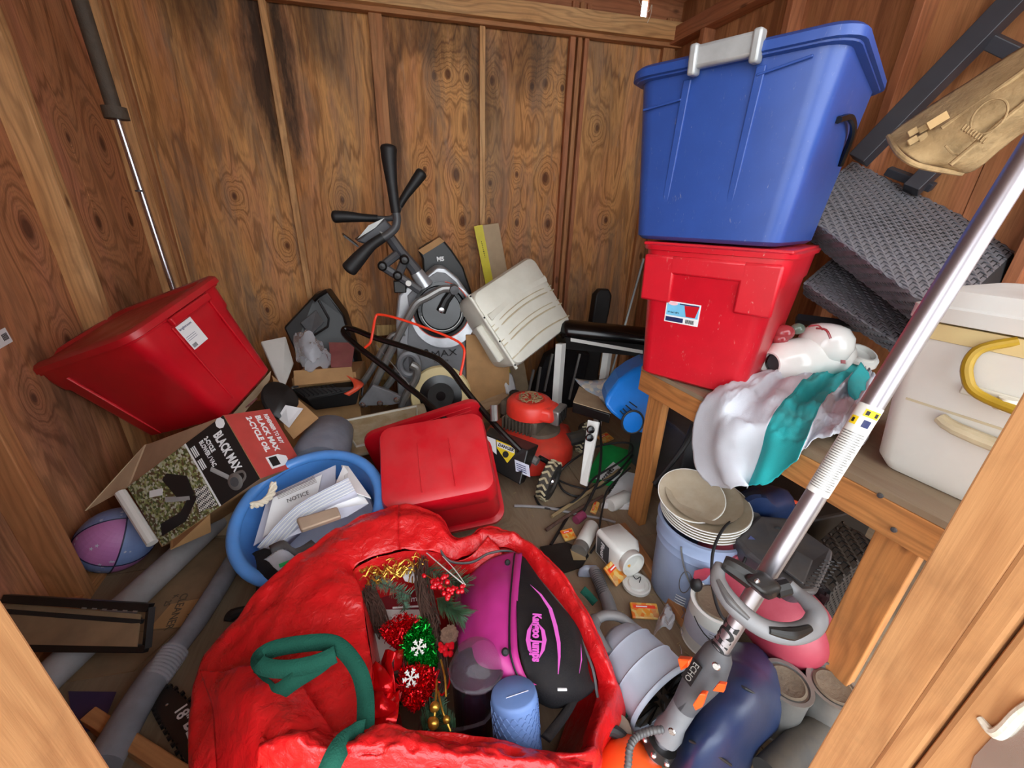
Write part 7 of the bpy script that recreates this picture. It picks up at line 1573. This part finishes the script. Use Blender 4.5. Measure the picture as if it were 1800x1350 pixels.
obj('knob_hole', B().lathe([(.0, 0), (.012, 0), (.014, .004), (.010, .005), (.0, .002)], zframe(at(1367, 933, d=1.335), (-.35, -.6, .75)), 16), M['ink'], sh_)
zg = zframe(at(1322, 910, d=1.42), (-.2, -.5, .8))
obj('pressure_gauge', B().lathe([(.0, -.02), (.026, -.02), (.027, .008), (.022, .010), (.0, .006)], zg, 24), M['dgrey'], t)
obj('regulator', B().tube([at(1310, 915, d=1.40), at(1306, 935, d=1.36)], .016, 10), M['greymet'], t)
obj('foot_bracket', B().hexa([at(1217, 1016, d=1.34), at(1242, 1010, d=1.34), at(1262, 1012, d=1.42), at(1240, 1030, d=1.42)], [at(1220, 1003, d=1.30), at(1240, 998, d=1.30), at(1262, 1000, d=1.38), at(1240, 1015, d=1.38)]), M['comp'], t, bevel=.004, smooth=0)
obj('rubber_foot', B().ball(at(1224, 1028, d=1.36), (.02, .02, .026), 14), M['black_rub'], t)
obj('power_cord', B().tube([at(x, y, d=q) for x, y, q in ((1300, 908, 1.38), (1275, 925, 1.3), (1256, 960, 1.24), (1251, 1000, 1.2), (1255, 1045, 1.16), (1270, 1085, 1.12), (1300, 1105, 1.1))], .0045, 8, 6), M['ink'], t)
obj('power_cord', B().tube([at(x, y, d=q) for x, y, q in ((1302, 1000, 1.24), (1312, 978, 1.26), (1318, 972, 1.28))], .0045, 8, 5), M['ink'], t)
def paintcan(label, X, Y, z, r, h, mat, lid, group=None, tilt=(0, 0, 1)):
    c = at(X, Y, z=h) - V(0, 0, h); m_ = zframe(c + V(0, 0, z), tilt, (0, 1, 0)); t = thing('paint_can', label, 'can', c + V(0, 0, z), group)
    obj('can_body', B().lathe([(.0, 0), (r, 0), (r + .003, .003), (r, .006), (r, h - .01), (r + .004, h - .006), (r + .004, h), (r - .006, h), (r - .008, h - .006), (.0, h - .006)], m_, 36), mat, t, smooth=.7)
    obj('can_lid', B().lathe([(r - .012, h - .002), (r - .018, h + .001), (r - .024, h - .003), (.0, h - .003)], m_, 32, False, True), lid, t, smooth=.7)
    return t, m_
t, m_ = paintcan('white labelled paint can standing between the bucket and the pink compressor', 1262, 1058, 0, .08, .18, M['white'], M['engine'])
obj('wire_handle', B().tube([m_ @ V(-.083 * math.cos(a), -.083 * math.sin(a) , .14 - .06 * math.sin(a)) for a in [k * math.pi / 12 for k in range(13)]], .0018, 5), M['ink'], t)
obj('can_label', B().lathe([(.0812, .05), (.0812, .13)], m_, 36, False, False), M['paper2'], t)
for k in range(6):
    obj('print_line', B().tube([m_ @ V(-.0818 * math.cos(a), -.0818 * math.sin(a), .12 - k * .009) for a in [.7 + q * .15 for q in range(6)]], .0008, 4), M['dgrey'], t)
paintcan('dusty paint can with a brown lid beside the navy bag', 1384, 1198, 0, .06, .17, M['greymet'], M['engine'])
t, m_ = paintcan('paint can with rusty rim half hidden behind the front bench leg', 1466, 1206, 0, .06, .17, M['greymet'], M['engine'])
obj('wire_handle', B().tube([at(1425, 1192, d=1.15), at(1412, 1200, d=1.12), at(1414, 1235, d=1.15), at(1422, 1258, d=1.2)], .002, 5, 4), M['white'], t)
paintcan('grey paint can lying in shade right of the pink compressor', 1436, 1128, 0, .06, .19, M['greymet'], M['engine'])
# dark wicker bin
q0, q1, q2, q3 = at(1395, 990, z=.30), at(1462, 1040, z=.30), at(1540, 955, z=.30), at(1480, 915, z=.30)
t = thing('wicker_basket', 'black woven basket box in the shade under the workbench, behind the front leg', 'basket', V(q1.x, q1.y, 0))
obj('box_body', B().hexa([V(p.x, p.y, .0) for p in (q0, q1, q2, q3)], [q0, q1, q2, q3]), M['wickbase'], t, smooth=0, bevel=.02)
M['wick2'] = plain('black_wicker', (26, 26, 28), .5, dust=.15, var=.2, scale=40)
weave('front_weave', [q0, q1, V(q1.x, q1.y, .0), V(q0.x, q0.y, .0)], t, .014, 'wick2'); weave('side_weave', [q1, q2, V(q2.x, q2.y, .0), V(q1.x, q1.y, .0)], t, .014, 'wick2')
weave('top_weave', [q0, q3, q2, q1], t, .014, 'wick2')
# drill and dark clutter in the shade
t = thing('cordless_drill', 'orange-red power tool lying in the shade behind the compressor', 'power tool', at(1400, 930, z=.15))
obj('orange_nose', B().tube([at(1388, 884, z=.30), at(1412, 892, z=.28)], .018, 14), M['drillorange'], t); obj('orange_body', B().tube([at(1408, 905, z=.24), at(1424, 918, z=.2), at(1424, 935, z=.17)], [.02, .03, .028], 14, 4), M['drillorange'], t)
obj('nose_hole', B().lathe([(.0, .001), (.011, .001), (.011, 0)][::-1], zframe(at(1386, 883, z=.302), (-.9, -.5, .2)), 12), M['ink'], t)
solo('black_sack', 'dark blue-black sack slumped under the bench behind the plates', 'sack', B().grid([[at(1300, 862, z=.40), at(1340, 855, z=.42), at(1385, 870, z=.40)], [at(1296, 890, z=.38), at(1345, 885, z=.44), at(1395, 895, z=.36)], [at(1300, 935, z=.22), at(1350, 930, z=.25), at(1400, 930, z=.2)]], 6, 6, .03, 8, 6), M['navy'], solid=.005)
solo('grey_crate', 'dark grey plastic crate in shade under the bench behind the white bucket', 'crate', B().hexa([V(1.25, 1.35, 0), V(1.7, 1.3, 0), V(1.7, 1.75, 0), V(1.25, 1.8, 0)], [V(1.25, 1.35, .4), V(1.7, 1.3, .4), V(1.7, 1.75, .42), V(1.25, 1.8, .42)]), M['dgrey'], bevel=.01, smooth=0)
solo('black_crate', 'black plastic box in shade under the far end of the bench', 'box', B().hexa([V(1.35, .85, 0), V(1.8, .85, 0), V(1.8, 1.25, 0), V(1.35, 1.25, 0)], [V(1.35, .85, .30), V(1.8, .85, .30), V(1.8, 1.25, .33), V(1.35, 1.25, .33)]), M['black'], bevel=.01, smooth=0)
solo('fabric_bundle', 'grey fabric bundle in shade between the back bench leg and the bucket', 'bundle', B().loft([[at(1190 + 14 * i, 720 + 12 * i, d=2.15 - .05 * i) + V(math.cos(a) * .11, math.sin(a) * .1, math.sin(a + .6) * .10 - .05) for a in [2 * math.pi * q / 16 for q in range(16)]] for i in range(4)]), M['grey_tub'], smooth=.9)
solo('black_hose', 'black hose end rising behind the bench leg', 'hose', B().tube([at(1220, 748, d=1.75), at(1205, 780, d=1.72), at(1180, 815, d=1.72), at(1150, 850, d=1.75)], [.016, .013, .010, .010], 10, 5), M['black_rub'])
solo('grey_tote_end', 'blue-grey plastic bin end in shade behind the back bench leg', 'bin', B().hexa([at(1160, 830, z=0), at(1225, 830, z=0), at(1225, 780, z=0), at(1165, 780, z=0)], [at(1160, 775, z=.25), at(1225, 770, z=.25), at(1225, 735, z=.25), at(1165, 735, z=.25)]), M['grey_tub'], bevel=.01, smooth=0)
# navy vinyl bag
c0 = at(1302, 1150, z=.16); c1_ = at(1252, 1352, z=.17)
t = thing('navy_bag', 'slumped navy blue vinyl bag with seams, standing behind the string trimmer grip', 'bag', V((c0.x + c1_.x) / 2, (c0.y + c1_.y) / 2, 0))
ol_ = [(1262, 1145, .10), (1240, 1190, .16), (1205, 1245, .15), (1185, 1300, .12), (1180, 1380, .06)]
orr = [(1345, 1148, .10), (1375, 1190, .10), (1388, 1240, .06), (1352, 1300, .04), (1300, 1370, .02)]
rows = [[(1262, 1150, .06), (1275, 1140, .12), (1300, 1132, .16), (1330, 1136, .13), (1348, 1150, .06)], [(1236, 1185, .10), (1258, 1172, .22), (1300, 1165, .25), (1345, 1168, .20), (1372, 1182, .08)], [(1205, 1240, .10), (1240, 1220, .26), (1295, 1210, .30), (1350, 1215, .24), (1386, 1228, .08)],
        [(1186, 1295, .10), (1225, 1280, .26), (1280, 1275, .30), (1335, 1275, .22), (1366, 1280, .05)], [(1178, 1350, .06), (1215, 1340, .22), (1262, 1335, .24), (1305, 1330, .16), (1330, 1322, .02)], [(1176, 1400, .02), (1210, 1400, .08), (1250, 1400, .08), (1290, 1390, .05), (1310, 1370, .0)]]
obj('bag_body', B().grid([[at(x, y, z=z) for x, y, z in r] for r in rows], 8, 8, .014, 6, 31), M['navy'], t, smooth=3, solid=.006)
obj('seam', B().tube([at(1212, 1302, z=.25), at(1245, 1318, z=.268), at(1285, 1345, z=.22)], .003, 6, 6), M['black_rub'], t); obj('seam', B().tube([at(1282, 1195, z=.285), at(1310, 1210, z=.315), at(1330, 1221, z=.29)], .003, 6, 6), M['black_rub'], t)
# milky clear cover with handle
c0 = at(1094, 1136, z=.15); c1_ = at(1164, 1226, z=.145); axm = (c1_ - c0).normalized(); zf = zframe(c0, axm); Lm = (c1_ - c0).length
t = thing('clear_cover', 'milky clear plastic tank cover with grey handle between the red bag and the trimmer', 'cover', V(c0.x, c0.y, 0))
obj('shell', B().lathe([(.0, -.045), (.03, -.043), (.062, -.025), (.078, .0), (.084, .02), (.090, .022), (.088, .03), (.098, Lm * .55), (.103, Lm * .57), (.100, Lm * .6), (.107, Lm * .98), (.114, Lm), (.112, Lm + .012)], zf, 48, True, False), M['frost'], t, smooth=.8, solid=.002)
obj('inner_cage', B().lathe([(.0, Lm * .85), (.07, Lm * .9), (.098, Lm * .96), (.098, Lm * 1.02), (.08, Lm * 1.02), (.04, Lm * .99), (.0, Lm * .99)], zf, 36), M['blackg'], t)
for k in range(10): a = k * .628; obj('cage_rib', B().tube([zf @ V(.03 * math.cos(a), .03 * math.sin(a), Lm * 1.01), zf @ V(.095 * math.cos(a), .095 * math.sin(a), Lm * 1.03)], .004, 6), M['blackg'], t)
obj('spout', B().tube([at(1064, 1152, z=.19), at(1050, 1128, z=.20), at(1040, 1104, z=.20), at(1046, 1090, z=.19)], [.026, .024, .024, .020], 16, 5), M['grey'], t)
obj('handle', B().tube([at(1044, 1092, z=.195), at(1062, 1082, z=.20), at(1088, 1084, z=.20), at(1110, 1100, z=.18), at(1120, 1108, z=.17)], .015, 14, 6), M['grey'], t)
# shoe, shards, drain
t = thing('work_boot', 'worn brown leather boot lying by the orange engine', 'boot', at(1050, 1320, z=0))
obj('boot_upper', B().loft([[at(1035 + 14 * i, 1345 - 14 * i, z=.10 + .01 * i) + V(math.cos(a) * w_ * .6, math.sin(a) * w_ * .7, math.sin(a + .5) * w_ * .5) for a in [2 * math.pi * q / 16 for q in range(16)]] for i, w_ in enumerate((.03, .062, .07, .06, .045))]), M['shoe'], t, smooth=.9)
obj('rubber_cuff', B().tube([at(1050, 1290, z=.17), at(1072, 1282, z=.17), at(1090, 1292, z=.15), at(1100, 1300, z=.12)], .014, 10, 5), M['black_rub'], t)
obj('sole_edge', B().tube([at(1024, 1338, z=.13), at(1036, 1308, z=.16), at(1056, 1290, z=.17)], .006, 8, 5), M['tansole'], t)
solo('white_shard', 'large broken white plastic shard near the front bench leg', 'shard', B().poly([at(1398, 1262, z=.02), at(1425, 1262, z=.03), at(1440, 1278, z=.02), (at(1412, 1296, z=.01)), at(1402, 1284, z=.01)], V(0, 0, .004)), M['white'], smooth=0)
solo('white_shard', 'small white plastic shard below the dusty paint can', 'shard', B().poly([at(1362, 1258, z=.02), at(1388, 1228, z=.03), at(1378, 1240, z=.02), at(1366, 1260, z=.01)][::1], V(0, 0, .004)), M['white'], smooth=0)
solo('grey_shard', 'grey curved plastic offcut lying beside the navy bag', 'shard', B().grid([[at(1345, 1322, z=.02), at(1380, 1300, z=.05), at(1430, 1278, z=.02)], [at(1352, 1335, z=.01), at(1388, 1318, z=.03), at(1434, 1288, z=.01)]], 5, 2), M['grey'], solid=.003)
solo('dark_pipe', 'thick dark dusty pipe lying at the foot of the right door jamb', 'pipe', B().tube([at(1350, 1365, z=.05), at(1400, 1318, z=.05), at(1450, 1280, z=.05)], .04, 18, 4), M['tire'])
# wires hanging from the roof corner
solo('loose_cord', 'thin pale cord dangling from the ceiling corner', 'cord', B().tube([at(1122, -4, y=2.8), at(1128, 12, y=2.8), at(1140, 20, y=2.8), at(1146, 8, y=2.8), at(1144, 25, y=2.8), at(1138, 40, y=2.8)], .0018, 4, 5), M['rope'])
# scattered litter on the floor
b = B()
for k in range(260):
    x, y = R_.uniform(.2, 1.25), R_.uniform(.45, 2.2); p = V(x, y, .002); a = R_.uniform(0, 3.14); L_ = R_.uniform(.004, .022)
    b.box((0, 0, 0), (L_, R_.uniform(.001, .004), .0015), Matrix.Translation(p) @ Matrix.Rotation(a, 4, 'Z'))
stuff(solo('floor_litter', 'scattered bits of straw and wood chips on the plywood floor', 'debris', b, M['straw'], smooth=0))
